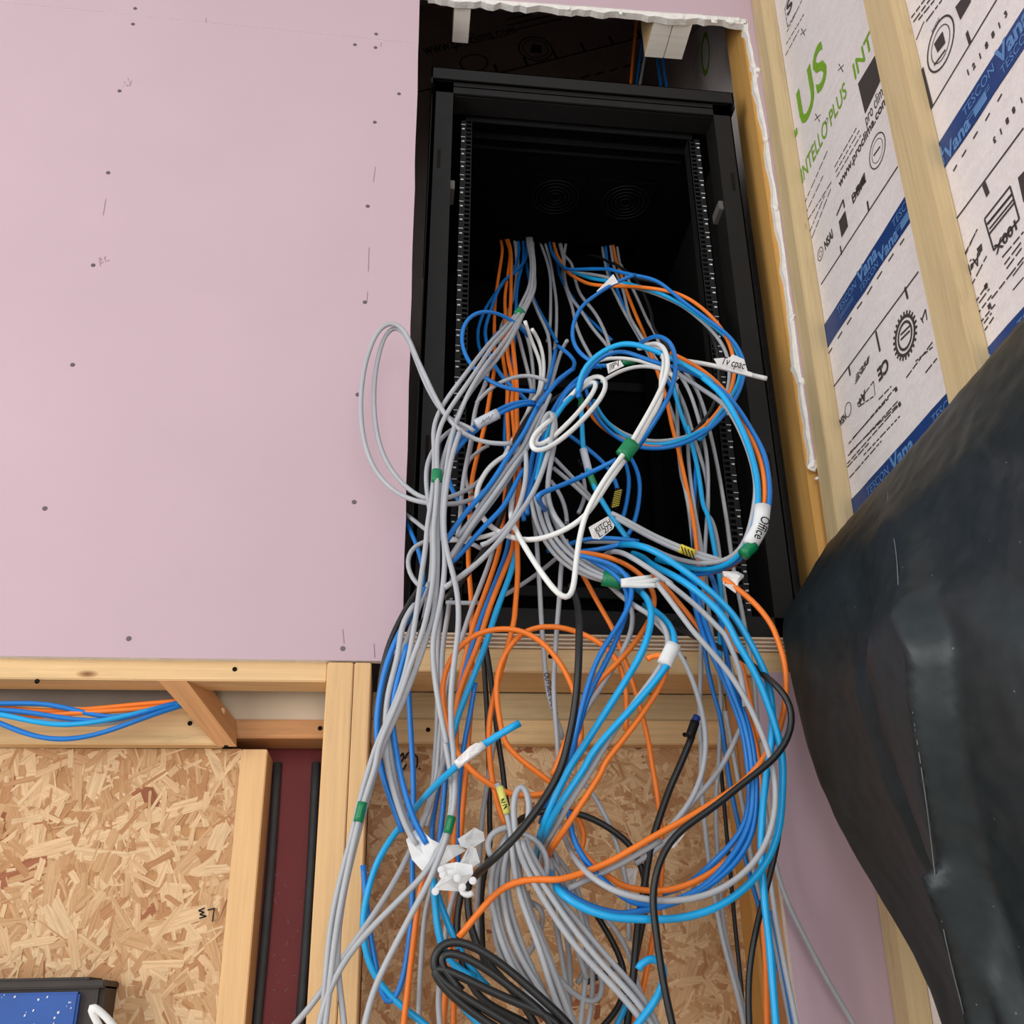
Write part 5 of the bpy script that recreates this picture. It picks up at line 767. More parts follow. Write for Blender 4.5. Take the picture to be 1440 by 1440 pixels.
board_lr = obj('plasterboard', slab_xz('plasterboard', low_right, YF, YB, 'pink_low', 'gypsum'), None, wall_back,
               label='pink plasterboard below the sill at right')
# broken gypsum showing under and inside the cut edges
core = [(0.02, 1.871)] + [(0.02 + i * 0.0135, 1.862 + random.uniform(-.006, .004)) for i in range(49)] + [(0.688, 1.858), (0.69, 1.882), (0.02, 1.874)]
obj('gypsum_edge', slab_xz('gypsum_edge', core, YF + 0.0015, YB + 0.004, 'gypsum', 'gypsum'), None, wall_back)
core = [(x - 0.0055 + random.uniform(-.004, .002), z) for x, z in SL[1:]] + [(x + 0.012, z) for x, z in SL[:0:-1]]
obj('gypsum_edge', slab_xz('gypsum_edge', core, YF + 0.0015, YB + 0.006, 'gypsum', 'gypsum'), None, wall_back)


def crumb_me(i, r):
    bm = bmesh.new()
    bmesh.ops.create_icosphere(bm, subdivisions=2, radius=r)
    for v in bm.verts:
        v.co *= 1 + 0.55 * noise.noise(v.co * (1.3 / r) + Vector((i * 7.1, 0, 0)))
        v.co.y *= 0.8
    me = bpy.data.meshes.new('torn_paper')
    bm.to_mesh(me)
    bm.free()
    return me


for i, (x, z, r) in enumerate(((0.695, 1.722, .008), (0.690, 1.705, .006), (0.687, 1.53, .007), (0.681, 1.355, .006), (0.677, 1.10, .006),
                               (0.675, 0.965, .007), (0.668, 0.80, .009), (0.676, 0.805, .006), (0.672, 0.775, .004), (0.655, 1.863, .009), (0.672, 1.868, .007),
                               (0.62, 1.862, .008), (0.60, 1.866, .006), (0.55, 1.864, .005), (0.42, 1.862, .004), (0.31, 1.862, .005))):
    o = obj('torn_paper', crumb_me(i, r), 'gypsum', wall_back)
    o.location = (x, YF + 0.001, z)
    o.scale = (0.7 + 0.5 * random.random(), 0.8, 0.7 + 0.6 * random.random())

# screws in the big board
bm = bmesh.new()
bmesh.ops.create_cone(bm, cap_ends=True, segments=12, radius1=0.0042, radius2=0.0032, depth=0.0016)
bmesh.ops.create_cone(bm, cap_ends=True, segments=4, radius1=0.0017, radius2=0.0012, depth=0.0024)
bmesh.ops.rotate(bm, verts=bm.verts, cent=(0, 0, 0), matrix=Matrix.Rotation(math.pi / 2, 3, 'X'))
screw_me = bpy.data.meshes.new('screw')
bm.to_mesh(screw_me)
bm.free()
screw_me.materials.append(MAT['steel'])
ring_b = bmesh.new()
bmesh.ops.create_circle(ring_b, cap_ends=True, segments=14, radius=0.0052)
bmesh.ops.rotate(ring_b, verts=ring_b.verts, cent=(0, 0, 0), matrix=Matrix.Rotation(math.pi / 2, 3, 'X'))
for x, z in SCREWS:
    o = obj('screw', screw_me, None, board_up if z > 1.745 else board_low)
    o.location = (x, YF - 0.0002, z)
pm = Flat()
NY = (0, -1, 0)
for (x0, z0, x1, z1) in PENCIL:
    pm.line((x0, YF - 0.0004, z0), (x1, YF - 0.0004, z1), 0.0011, NY)
for (x, z) in SCRIB:
    for k in range(4):
        a = (x + .004 * k + random.uniform(-.002, .002), YF - 0.0004, z + random.uniform(-.005, .005))
        b = (a[0] + random.uniform(-.004, .004), YF - 0.0004, a[2] + random.uniform(-.008, .008))
        pm.line(a, b, 0.0011, NY)
pm.build('pencil_mark', 'pencil', board_low)

# studs and rails
for nm, x0, x1 in (('post', -0.1025, -0.0655), ('post', -0.0645, -0.0405)):
    tbox(nm, x0, x1, 1.421, 1.512, -1.3, 0.453 if nm == 'post' else 0.45, MAT['pine_post'], wall_back, 'z')
tbox('rail', -1.6, -0.103, 1.4326, 1.484, 0.4275, 0.4590, MAT['pine'], wall_back, 'x', label='pale timber rail under the left pink board')
tbox('rail', -0.252, -0.1028, 1.53, 1.598, 0.3705, 0.3985, MAT['pine_brown'], wall_back, 'x', label='short brown timber rail above the red column')
tbox('rail', -1.6, -0.252, 1.50, 1.5255, 0.3535, 0.4075, MAT['pine'], wall_back, 'x', label='deep timber rail behind the cables in the left gap')
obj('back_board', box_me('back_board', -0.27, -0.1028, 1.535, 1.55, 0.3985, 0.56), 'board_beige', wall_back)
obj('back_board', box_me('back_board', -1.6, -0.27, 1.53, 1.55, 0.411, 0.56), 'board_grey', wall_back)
BQ = [Vector(p) for p in BRACE]
bf = BQ[4] - BQ[1]
bc = BQ[5] - BQ[2]
bv = [BQ[0], BQ[1], BQ[2], BQ[3], BQ[0] + bf, BQ[4], BQ[5], BQ[3] + bc]
bo = sum(bv, Vector()) / 8
bax = (BQ[2] - BQ[1]).normalized()
bsd = (BQ[1] - BQ[0] - bax * (BQ[1] - BQ[0]).dot(bax)).normalized()
bM = Matrix((bax, bsd, bax.cross(bsd))).transposed().to_4x4()
bM.translation = bo
brace = obj('brace', mesh('brace', [bM.inverted() @ v for v in bv], [(0, 3, 2, 1), (4, 5, 6, 7), (0, 1, 5, 4), (1, 2, 6, 5), (2, 3, 7, 6), (3, 0, 4, 7)]), 'pine_brown', wall_back, label='short brown timber brace across the left cable gap')
brace.matrix_basis = bM
tbox('stud', -0.2260, -0.1885, 1.523, 1.60, -1.3, 0.3525, MAT['pine_post'], wall_back, 'z', label='pale stud at the edge of the left strand board')
# plywood sill, its edge in plies
sill = obj('plywood_sill', box_me('plywood_sill', 0.0, 0.578, 1.4245, 2.10, 0.4785, 0.5005), 'ply_light', wall_back)
for k in range(7):
    z0 = 0.4785 + k * 0.0220 / 7
    obj('ply', box_me('ply', 0.0, 0.578, 1.4222 - (k % 2) * 0.0007, 1.4244, z0, z0 + 0.022 / 7 - 0.0003), 'ply_light' if k % 2 == 0 else 'ply_dark', sill)
tbox('beam', 0.0, 0.578, 1.4255, 1.53, 0.4425, 0.4780, MAT['pine'], wall_back, 'x', label='timber beam under the plywood sill')
tbox('rail', -0.04, 0.51, 1.5305, 1.60, 0.4005, 0.4420, MAT['pine_grey'], wall_back, 'x', label='upper pale rail behind the hanging cables')
tbox('rail', -0.04, 0.51, 1.5290, 1.60, 0.3632, 0.3998, MAT['pine'], wall_back, 'x', label='lower pale rail behind the hanging cables')
tbox('stud', 0.5105, 0.5535, 1.4330, 1.64, -1.3, 0.442, MAT['pine_brown'], wall_back, 'z', label='stud at the right end of the recess')
tbox('stud', 0.503, 0.5103, 1.50, 1.60, -1.3, 0.3625, MAT['pine_yellow'], wall_back, 'z', label='thin packing beside the right recess stud')
timber('stud', (0.638, 1.478, -1.3), (0.7105, 1.478, 2.35), 0.09, 0.036, MAT['pine_yellow'], wall_back, (0, 1, 0), label='yellow jamb stud at the right of the rack opening')
# cut-off stud ends over the opening (sawn end faces down)
for x0, x1, lab in ((0.0745, 0.109, 'cut stud end above the rack, left'), (0.4935, 0.535, 'cut stud end above the rack, right pair'), (0.536, 0.577, None)):
    o = tbox('stud_end', x0, x1, 1.436, 1.525, 1.866, 2.35, MAT['pine'], wall_back, 'z')
    if lab:
        o['label'] = lab
    e = obj('sawn_end', box_me('sawn_end', x0 + .0005, x1 - .0005, 1.4365, 1.5245, 1.863, 1.8658), 'pine_white', wall_back)
# knots and nail holes
hole_bm = bmesh.new()
bmesh.ops.create_cone(hole_bm, cap_ends=True, segments=12, radius1=0.0036, radius2=0.003, depth=0.002)
bmesh.ops.rotate(hole_bm, verts=hole_bm.verts, cent=(0, 0, 0), matrix=Matrix.Rotation(math.pi / 2, 3, 'X'))
hole_me = bpy.data.meshes.new('screw_hole')
hole_bm.to_mesh(hole_me)
hole_bm.free()
hole_me.materials.append(MAT['dark'])
for x, y, z in HOLES:
    o = obj('screw_hole', hole_me, None, wall_back)
    o.location = (x, y - 0.0004, z)


# strand boards
def osb(name, x0, x1, z0, z1, y, seed, n, vert, lab):
    rnd = random.Random(seed)
    p = obj(name, box_me(name, x0, x1, y, y + 0.018, z0, z1), 'osb_base', wall_back, label=lab)
    V, F, C, U = [], [], [], []
    pal = [srgb(228, 192, 148), srgb(220, 182, 138), srgb(209, 168, 124), srgb(205, 162, 117), srgb(226, 192, 150), srgb(198, 152, 108), srgb(188, 138, 94)]
    red = [srgb(166, 104, 72), srgb(150, 92, 62)]
    for i in range(n):
        t = i / n
        big = rnd.random() < (0.20 if t < .6 else 0.08)
        L = rnd.uniform(0.04, 0.095) if big else rnd.uniform(0.012, 0.055)
        w = rnd.uniform(0.010, 0.026) if big else rnd.uniform(0.0015, 0.010)
        ang = (math.pi / 2 if rnd.random() < vert else 0) + rnd.gauss(0, 0.55)
        cx, cz = rnd.uniform(x0, x1), rnd.uniform(max(z0, -0.3), z1)
        ca, sa = math.cos(ang), math.sin(ang)
        tx, tz = rnd.gauss(0, 0.009), rnd.gauss(0, 0.009)
        h = 0.0004 + 0.0007 * t
        col = rnd.choice(red) if rnd.random() < 0.014 else rnd.choice(pal)
        k = len(V)
        out = []
        for (a, b) in ((-.5, -.5), (-.1, -.52), (.25, -.46), (.5, -.5), (.5 + rnd.uniform(-.05, .08), 0), (.5, .5), (.2, .54), (-.2, .47), (-.5, .5), (-.5 + rnd.uniform(-.08, .05), 0)):
            a += rnd.uniform(-.05, .05)
            b += rnd.uniform(-.09, .09)
            px, pz = a * L, b * w
            X = min(max(cx + px * ca - pz * sa, x0), x1)
            Z = min(max(cz + px * sa + pz * ca, z0), z1)
            out.append((X, y - h - (X - cx) * tx - (Z - cz) * tz, Z))
            U.append((px + i * 0.37, pz + i * 0.11))
        m = len(out)
        V += out + [(q[0], y + 0.0006, q[2]) for q in out]
        U += U[-m:]
        F.append(tuple(range(k, k + m)))
        for a in range(m):
            b = (a + 1) % m
            F.append((k + b, k + a, k + a + m, k + b + m))
        C += [col] * (2 * m)
    me = mesh('strand_flakes', V, F)
    ca_ = me.color_attributes.new('flake', 'FLOAT_COLOR', 'POINT')
    ca_.data.foreach_set('color', [c for q in C for c in q])
    uv = me.uv_layers.new(name='UVMap')
    li = [0] * len(me.loops)
    me.loops.foreach_get('vertex_index', li)
    uv.data.foreach_set('uv', [c for i in li for c in U[i]])
    obj('strand_flakes', me, 'osb', p, kind='stuff')
    return p


osb_l = osb('strand_board', -1.6, -0.2262, -1.3, 0.3533, 1.526, 3, 7800, 0.72, 'strand board at the left below the cable gap')
osb_r = osb('strand_board', -0.0403, 0.5028, -1.3, 0.3630, 1.552, 5, 5200, 0.5, 'strand board in the recess behind the hanging cables')
for pts_l, par in ((MARK_R, osb_r), (MARK_L, osb_l)):
    mk = Flat()
    for st in pts_l:
        mk.stroke([(x, 1.5488 if par is osb_r else 1.5228, z) for x, z in st], 0.0026 if par is osb_r else 0.0018, NY)
    mk.build('marker_writing', 'ink', par)

# red steel column in the gap, grey seals along it
colm = empty('steel_column', (-0.16, 1.612, -1.3), label='dark red painted steel column between the strand board and the posts', category='column')
obj('web', box_me('web', -0.075, 0.055, 0.0, 0.012, 0, 1.70), 'red_paint', colm)
obj('flange', box_me('flange', -0.087, -0.075, -0.01, 0.09, 0, 1.70), 'red_paint', colm)
obj('flange', box_me('flange', 0.046, 0.058, -0.01, 0.09, 0, 1.70), 'red_paint', colm)
sc = Flat()
rnd = random.Random(4)
for i in range(60):
    x = rnd.uniform(-0.045, 0.04)
    z = rnd.uniform(1.25, 1.5)
    sc.line((x, -0.0006, z), (x + rnd.uniform(-.004, .004), -0.0006, z + rnd.uniform(-.004, .007)), 0.0008, NY)
sc.build('scratch', 'pencil', colm)
for nm, x, lab in (('seal_strip', -0.1815, 'grey black seal strip left of the red column'), ('seal_strip', -0.1235, 'grey black seal strip right of the red column')):
    pts = [Vector((x + 0.002 * math.sin(z * 9), 1.602 if x < -.15 else 1.60, z)) for z in [-1.3 + 0.05 * k for k in range(34)] if z <= 0.36]
    obj(nm, tube_me(nm, pts, 0.0065, 8), 'gasket', None, label=lab, category='seal', group='grey black seal strips')

# right wall: leaning membrane with printing, joint tape and battens
RW = lambda y, z, off=0.0: Vector((0.703 + 0.03 * (z - 0.78) - off, y, z))
wall_right = empty('wall_right', (0, 0, 0), kind='structure')
mb = mesh('membrane', [RW(-2.8, -1.3), RW(2.42, -1.3), RW(2.42, 3.1), RW(-2.8, 3.1)] + [RW(-2.8, -1.3, -.02), RW(2.42, -1.3, -.02), RW(2.42, 3.1, -.02), RW(-2.8, 3.1, -.02)],
          [(0, 1, 2, 3), (7, 6, 5, 4), (0, 4, 5, 1), (1, 5, 6, 2), (2, 6, 7, 3), (3, 7, 4, 0)])
memb = obj('membrane', mb, 'membrane', wall_right)
UR, VR = Vector((0, -1, 0)), Vector((0.03, 0, 1)).normalized()
NR = Vector((-1, 0, 0.03)).normalized()
ink, grn = Flat(), Flat()
P = lambda y, z, off=0.0008: RW(y, z, off)


def rtext(fl, t, y, z, size, width=None, flip=False, bold=0.0, shear=0.0):
    u, v = (UR, VR) if not flip else (-UR, -VR)
    fl.text(t, P(y, z), u, v, size, width, bold, shear)


rtext(grn,'US',1.3446,1.4770,0.1346,0.1282,False,0.0020,0.00)
rtext(grn,'L',1.3974,1.4912,0.1280,0.0343,False,0.0020,0.00)
rtext(grn,'INTELLO',1.3748,1.3733,0.0500,0.1249,False,0.0004,0.00)
rtext(grn,'PLUS',1.2373,1.3725,0.0468,0.0696,False,0.0004,0.00)
ink.ring(P(1.2483,1.3978),UR,VR,0.0040,0.0055)
rtext(grn,'INTE',1.1346,1.3695,0.0478,0.0911,False,0.0006,0.00)
ink.poly([P(1.1288,1.3530),P(1.0631,1.3443),P(1.0617,1.2890),P(1.1254,1.2820)])
rtext(ink,'pro clima',1.1282,1.2584,0.0336,0.0704,False,0.0000,0.00)
rtext(ink,'www.proclima.com',1.2452,1.2379,0.0250,0.1859,False,0.0005,0.00)
ink.line(P(1.2480,1.2661),P(1.2349,1.2654),0.0020,NR)
ink.line(P(1.2314,1.2652),P(1.2178,1.2644),0.0020,NR)
ink.line(P(1.2143,1.2642),P(1.1980,1.2633),0.0020,NR)
ink.line(P(1.1945,1.2631),P(1.1790,1.2622),0.0020,NR)
ink.line(P(1.1755,1.2620),P(1.1589,1.2611),0.0020,NR)
ink.line(P(1.1554,1.2609),P(1.1495,1.2606),0.0020,NR)
ink.line(P(1.2486,1.2780),P(1.2364,1.2774),0.0020,NR)
ink.line(P(1.2329,1.2772),P(1.2210,1.2766),0.0020,NR)
ink.line(P(1.2175,1.2764),P(1.2084,1.2759),0.0020,NR)
ink.line(P(1.2049,1.2758),P(1.1954,1.2753),0.0020,NR)
ink.line(P(1.1919,1.2751),P(1.1846,1.2747),0.0020,NR)
ink.line(P(1.1811,1.2745),P(1.1640,1.2736),0.0020,NR)
ink.line(P(1.1605,1.2735),P(1.1509,1.2730),0.0020,NR)
ink.line(P(1.2493,1.2900),P(1.2340,1.2893),0.0020,NR)
ink.line(P(1.2305,1.2891),P(1.2157,1.2884),0.0020,NR)
ink.line(P(1.2122,1.2883),P(1.1940,1.2874),0.0020,NR)
ink.line(P(1.1905,1.2872),P(1.1731,1.2864),0.0020,NR)
ink.line(P(1.1696,1.2863),P(1.1584,1.2857),0.0020,NR)
ink.line(P(1.3858,1.3281),P(1.3666,1.3304),0.0020,NR)
ink.line(P(1.3631,1.3308),P(1.3491,1.3324),0.0020,NR)
ink.line(P(1.3456,1.3329),P(1.3244,1.3353),0.0020,NR)
ink.line(P(1.3209,1.3357),P(1.3080,1.3373),0.0020,NR)
ink.line(P(1.3045,1.3377),P(1.2864,1.3398),0.0020,NR)
ink.line(P(1.2829,1.3402),P(1.2637,1.3425),0.0020,NR)
ink.line(P(1.3822,1.3060),P(1.3695,1.3070),0.0020,NR)
ink.line(P(1.3660,1.3073),P(1.3490,1.3087),0.0020,NR)
ink.line(P(1.3455,1.3090),P(1.3331,1.3100),0.0020,NR)
ink.line(P(1.3296,1.3103),P(1.3101,1.3119),0.0020,NR)
ink.line(P(1.3066,1.3122),P(1.2932,1.3133),0.0020,NR)
ink.line(P(1.3777,1.2868),P(1.3603,1.2849),0.0020,NR)
ink.line(P(1.3568,1.2845),P(1.3423,1.2829),0.0020,NR)
ink.line(P(1.3388,1.2826),P(1.3282,1.2814),0.0020,NR)
ink.line(P(1.3248,1.2811),P(1.3140,1.2799),0.0020,NR)
ink.line(P(1.3105,1.2795),P(1.2918,1.2775),0.0020,NR)
ink.line(P(1.2883,1.2771),P(1.2687,1.2750),0.0020,NR)
ink.line(P(1.3763,1.2588),P(1.3631,1.2613),0.0020,NR)
ink.line(P(1.3596,1.2620),P(1.3526,1.2633),0.0020,NR)
ink.line(P(1.3492,1.2640),P(1.3317,1.2673),0.0020,NR)
ink.line(P(1.3283,1.2680),P(1.3109,1.2713),0.0020,NR)
ink.line(P(1.3075,1.2720),P(1.3003,1.2734),0.0020,NR)
ink.line(P(1.3719,1.2401),P(1.3535,1.2448),0.0020,NR)
ink.line(P(1.3501,1.2457),P(1.3344,1.2497),0.0020,NR)
ink.line(P(1.3310,1.2506),P(1.3175,1.2541),0.0020,NR)
ink.line(P(1.3142,1.2549),P(1.2939,1.2601),0.0020,NR)
ink.line(P(1.2905,1.2610),P(1.2747,1.2650),0.0020,NR)
ink.line(P(1.2899,1.6682),P(1.2649,1.6528),0.0015,NR)
ink.line(P(1.2830,1.6774),P(1.2791,1.6649),0.0019,NR)
ink.line(P(1.2781,1.6615),P(1.2736,1.6472),0.0019,NR)
ink.line(P(1.1810,1.4451),P(1.1599,1.4342),0.0015,NR)
ink.line(P(1.1749,1.4536),P(1.1727,1.4460),0.0019,NR)
ink.line(P(1.1717,1.4426),P(1.1663,1.4246),0.0019,NR)
ink.line(P(1.2904,1.4445),P(1.2666,1.4331),0.0015,NR)
ink.line(P(1.2839,1.4536),P(1.2774,1.4347),0.0019,NR)
ink.line(P(1.2763,1.4313),P(1.2734,1.4229),0.0019,NR)
ink.ring(P(1.1125,1.1889),UR,VR,0.0260,0.0280)
ink.ring(P(1.1125,1.1889),UR,VR,0.0180,0.0190)
ink.line(P(1.1249,1.1910),P(1.1026,1.1877),0.0030,NR)
ink.poly([P(1.2108,1.1821),P(1.1598,1.1911),P(1.1612,1.1714)])
rtext(ink,'BBA',1.2114,1.1720,0.0256,0.0522,False,0.0003,0.00)
ink.poly([P(1.2666,1.1840),P(1.2394,1.1841),P(1.2392,1.1503),P(1.2661,1.1497)])
ink.line(P(1.2701,1.2011),P(1.2402,1.2080),0.0040,NR)
ink.line(P(1.2402,1.2080),P(1.2401,1.1908),0.0040,NR)
ink.ring(P(1.3493,1.1851),UR,VR,0.0110,0.0125)
ink.ring(P(1.3493,1.1851),UR,VR,0.0050,0.0060)
rtext(ink,'NSAI',1.3293,1.1761,0.0255,0.0350,False,0.0008,0.00)
ink.line(P(1.3644,1.1300),P(1.0677,1.1122),0.0026,NR)
ink.line(P(1.2757,1.1216),P(1.2756,1.1396),0.0040,NR)
ink.line(P(1.1686,1.1194),P(1.1677,1.1375),0.0050,NR)
ink.line(P(1.3348,1.8002),P(1.3079,1.8071),0.0016,NR)
ink.line(P(1.3348,1.8002),P(1.3349,1.7921),0.0020,NR)
ink.line(P(1.3349,1.7886),P(1.3350,1.7781),0.0020,NR)
ink.line(P(1.3351,1.7746),P(1.3352,1.7650),0.0020,NR)
ink.line(P(1.3352,1.7615),P(1.3354,1.7469),0.0020,NR)
ink.line(P(1.3354,1.7469),P(1.3273,1.7448),0.0020,NR)
ink.line(P(1.3240,1.7439),P(1.3146,1.7415),0.0020,NR)
ink.line(P(1.3112,1.7406),P(1.2948,1.7363),0.0020,NR)
ink.line(P(1.3416,1.7402),P(1.3316,1.7390),0.0020,NR)
ink.line(P(1.3282,1.7386),P(1.3209,1.7377),0.0020,NR)
ink.line(P(1.3174,1.7372),P(1.3000,1.7351),0.0020,NR)
ink.line(P(1.2966,1.7346),P(1.2752,1.7320),0.0020,NR)
ink.line(P(1.2717,1.7315),P(1.2620,1.7303),0.0020,NR)
ink.line(P(1.3525,1.7189),P(1.3421,1.7158),0.0020,NR)
ink.line(P(1.3388,1.7148),P(1.3308,1.7124),0.0020,NR)
ink.line(P(1.3274,1.7114),P(1.3119,1.7067),0.0020,NR)
ink.line(P(1.3086,1.7057),P(1.3005,1.7032),0.0020,NR)
ink.line(P(1.2972,1.7022),P(1.2865,1.6990),0.0020,NR)
ink.line(P(1.2831,1.6980),P(1.2747,1.6954),0.0020,NR)
ink.line(P(1.2714,1.6944),P(1.2632,1.6920),0.0020,NR)
ink.line(P(1.3629,1.6991),P(1.3467,1.6958),0.0020,NR)
ink.line(P(1.3432,1.6951),P(1.3272,1.6919),0.0020,NR)
ink.line(P(1.3238,1.6912),P(1.3037,1.6871),0.0020,NR)
ink.line(P(1.3002,1.6864),P(1.2921,1.6848),0.0020,NR)
rtext(ink,'S',1.3288,1.7674,0.0444,0.0284,False,0.0010,0.00)
ink.line(P(1.3760,0.9926),P(1.3601,0.9931),0.0028,NR)
ink.line(P(1.3352,0.9941),P(1.3168,0.9951),0.0028,NR)
ink.line(P(1.2964,0.9944),P(1.2788,0.9954),0.0028,NR)
ink.line(P(1.2562,0.9952),P(1.2371,0.9945),0.0028,NR)
ink.line(P(1.2184,0.9938),P(1.1994,0.9953),0.0028,NR)
ink.line(P(1.1815,0.9946),P(1.1635,0.9950),0.0028,NR)
ink.line(P(1.1411,0.9953),P(1.1239,0.9956),0.0028,NR)
ink.line(P(1.1032,0.9939),P(1.0893,0.9938),0.0028,NR)
ink.line(P(0.9766,0.9854),P(0.9662,0.9867),0.0028,NR)
ink.line(P(0.9475,0.9848),P(0.9374,0.9862),0.0028,NR)
ink.line(P(0.9241,0.9866),P(0.9127,0.9874),0.0028,NR)
ink.line(P(0.8943,0.9882),P(0.8833,0.9890),0.0028,NR)
ink.line(P(0.8647,0.9876),P(0.8538,0.9893),0.0028,NR)
ink.line(P(0.8357,0.9888),P(0.8252,0.9904),0.0028,NR)
ink.line(P(1.3787,0.9258),P(1.0716,0.9191),0.0026,NR)
ink.line(P(1.3141,0.9234),P(1.3141,0.9070),0.0050,NR)
ink.line(P(1.2125,0.9195),P(1.2107,0.8816),0.0050,NR)
ink.line(P(1.1120,0.9238),P(1.1107,0.9024),0.0050,NR)
ink.ring(P(1.1362,0.8566),UR,VR,.026,.031)
ink.ring(P(1.1362,0.8566),UR,VR,.018,.022)
for k in range(24): ink.line(P(1.1362+.031*math.cos(k*.2618),0.8566+.031*math.sin(k*.2618)),P(1.1362+.036*math.cos(k*.2618),0.8566+.036*math.sin(k*.2618)),.004,NR)
ink.line(P(1.1492,0.8585),P(1.1213,0.8544),0.0030,NR)
ink.line(P(1.1468,0.8655),P(1.1188,0.8613),0.0030,NR)
rtext(ink,'CE',1.1938,0.8597,0.0299,0.0354,True,0.0012,0.00)
ink.line(P(1.3063,0.8484),P(1.2850,0.8491),0.0018,NR)
ink.line(P(1.2815,0.8492),P(1.2600,0.8499),0.0018,NR)
ink.line(P(1.2565,0.8500),P(1.2445,0.8504),0.0018,NR)
ink.line(P(1.2445,0.8504),P(1.2477,0.8269),0.0014,NR)
ink.line(P(1.3063,0.8484),P(1.3033,0.8413),0.0014,NR)
ink.line(P(1.3033,0.8413),P(1.2827,0.8359),0.0018,NR)
ink.line(P(1.2793,0.8351),P(1.2683,0.8322),0.0018,NR)
ink.line(P(1.2649,0.8313),P(1.2519,0.8280),0.0018,NR)
rtext(ink,'A+',1.2745,0.8544,0.0222,0.0277,True,0.0010,0.00)
ink.line(P(1.3026,0.8832),P(1.2827,0.8853),0.0018,NR)
ink.line(P(1.2792,0.8856),P(1.2612,0.8875),0.0018,NR)
ink.line(P(1.2577,0.8879),P(1.2493,0.8887),0.0018,NR)
ink.line(P(1.3002,0.8870),P(1.2850,0.8882),0.0018,NR)
ink.line(P(1.2815,0.8885),P(1.2676,0.8897),0.0018,NR)
ink.line(P(1.2641,0.8899),P(1.2473,0.8913),0.0018,NR)
ink.line(P(1.2977,0.8907),P(1.2792,0.8919),0.0018,NR)
ink.line(P(1.2757,0.8921),P(1.2588,0.8931),0.0018,NR)
ink.line(P(1.2553,0.8933),P(1.2453,0.8939),0.0018,NR)
ink.line(P(1.2953,0.8945),P(1.2855,0.8949),0.0018,NR)
ink.line(P(1.2820,0.8950),P(1.2690,0.8955),0.0018,NR)
ink.line(P(1.2655,0.8957),P(1.2565,0.8960),0.0018,NR)
ink.line(P(1.2530,0.8962),P(1.2434,0.8965),0.0018,NR)
rtext(ink,'NSAI',1.3504,0.8598,0.0179,0.0269,True,0.0006,0.00)
ink.ring(P(1.3394,0.8584),UR,VR,0.0110,0.0125)
ink.line(P(1.1534,0.7965),P(1.1363,0.7974),0.0022,NR)
ink.line(P(1.1328,0.7976),P(1.1182,0.7984),0.0022,NR)
ink.line(P(1.1147,0.7986),P(1.1073,0.7990),0.0022,NR)
ink.line(P(1.1038,0.7991),P(1.0934,0.7997),0.0022,NR)
ink.line(P(1.0899,0.7999),P(1.0733,0.8007),0.0022,NR)
ink.line(P(1.1040,0.7719),P(1.0851,0.7724),0.0022,NR)
ink.line(P(1.0816,0.7724),P(1.0711,0.7727),0.0022,NR)
ink.line(P(1.1223,0.8031),P(1.1145,0.8016),0.0020,NR)
ink.line(P(1.1111,0.8010),P(1.1032,0.7994),0.0020,NR)
ink.line(P(1.0998,0.7988),P(1.0882,0.7965),0.0020,NR)
ink.line(P(1.0848,0.7959),P(1.0754,0.7940),0.0020,NR)
ink.line(P(1.0870,0.8474),P(1.0735,0.8554),0.0030,NR)
ink.line(P(1.0893,0.8528),P(1.0850,0.8412),0.0020,NR)
ink.line(P(1.0735,0.8554),P(1.0754,0.8388),0.0020,NR)
ink.line(P(1.2395,0.8141),P(1.2243,0.8128),0.0021,NR)
ink.line(P(1.2208,0.8125),P(1.2049,0.8111),0.0021,NR)
ink.line(P(1.2014,0.8108),P(1.1969,0.8105),0.0021,NR)
ink.line(P(1.3551,0.8042),P(1.3448,0.8040),0.0021,NR)
ink.line(P(1.3413,0.8039),P(1.3220,0.8036),0.0021,NR)
ink.line(P(1.3185,0.8035),P(1.2978,0.8031),0.0021,NR)
ink.line(P(1.2943,0.8030),P(1.2769,0.8027),0.0021,NR)
ink.line(P(1.2734,0.8026),P(1.2583,0.8024),0.0021,NR)
ink.line(P(1.2548,0.8023),P(1.2373,0.8020),0.0021,NR)
ink.line(P(1.2338,0.8019),P(1.2176,0.8016),0.0021,NR)
ink.line(P(1.2141,0.8015),P(1.1993,0.8012),0.0021,NR)
ink.line(P(1.1958,0.8012),P(1.1861,0.8010),0.0021,NR)
ink.line(P(1.3380,0.8048),P(1.3191,0.8038),0.0021,NR)
ink.line(P(1.3156,0.8036),P(1.3050,0.8031),0.0021,NR)
ink.line(P(1.3015,0.8029),P(1.2810,0.8019),0.0021,NR)
ink.line(P(1.2775,0.8017),P(1.2603,0.8009),0.0021,NR)
ink.line(P(1.2568,0.8007),P(1.2467,0.8002),0.0021,NR)
ink.line(P(1.2432,0.8000),P(1.2222,0.7990),0.0021,NR)
ink.line(P(1.2187,0.7988),P(1.2107,0.7984),0.0021,NR)
ink.line(P(1.3639,0.7870),P(1.3446,0.7860),0.0021,NR)
ink.line(P(1.3411,0.7859),P(1.3267,0.7852),0.0021,NR)
ink.line(P(1.3232,0.7850),P(1.3091,0.7844),0.0021,NR)
ink.line(P(1.3056,0.7842),P(1.2853,0.7832),0.0021,NR)
ink.line(P(1.2818,0.7831),P(1.2664,0.7824),0.0021,NR)
ink.line(P(1.2629,0.7822),P(1.2433,0.7813),0.0021,NR)
ink.line(P(1.2398,0.7811),P(1.2292,0.7806),0.0021,NR)
ink.line(P(1.2257,0.7804),P(1.2072,0.7796),0.0021,NR)
ink.line(P(1.2037,0.7794),P(1.1871,0.7786),0.0021,NR)
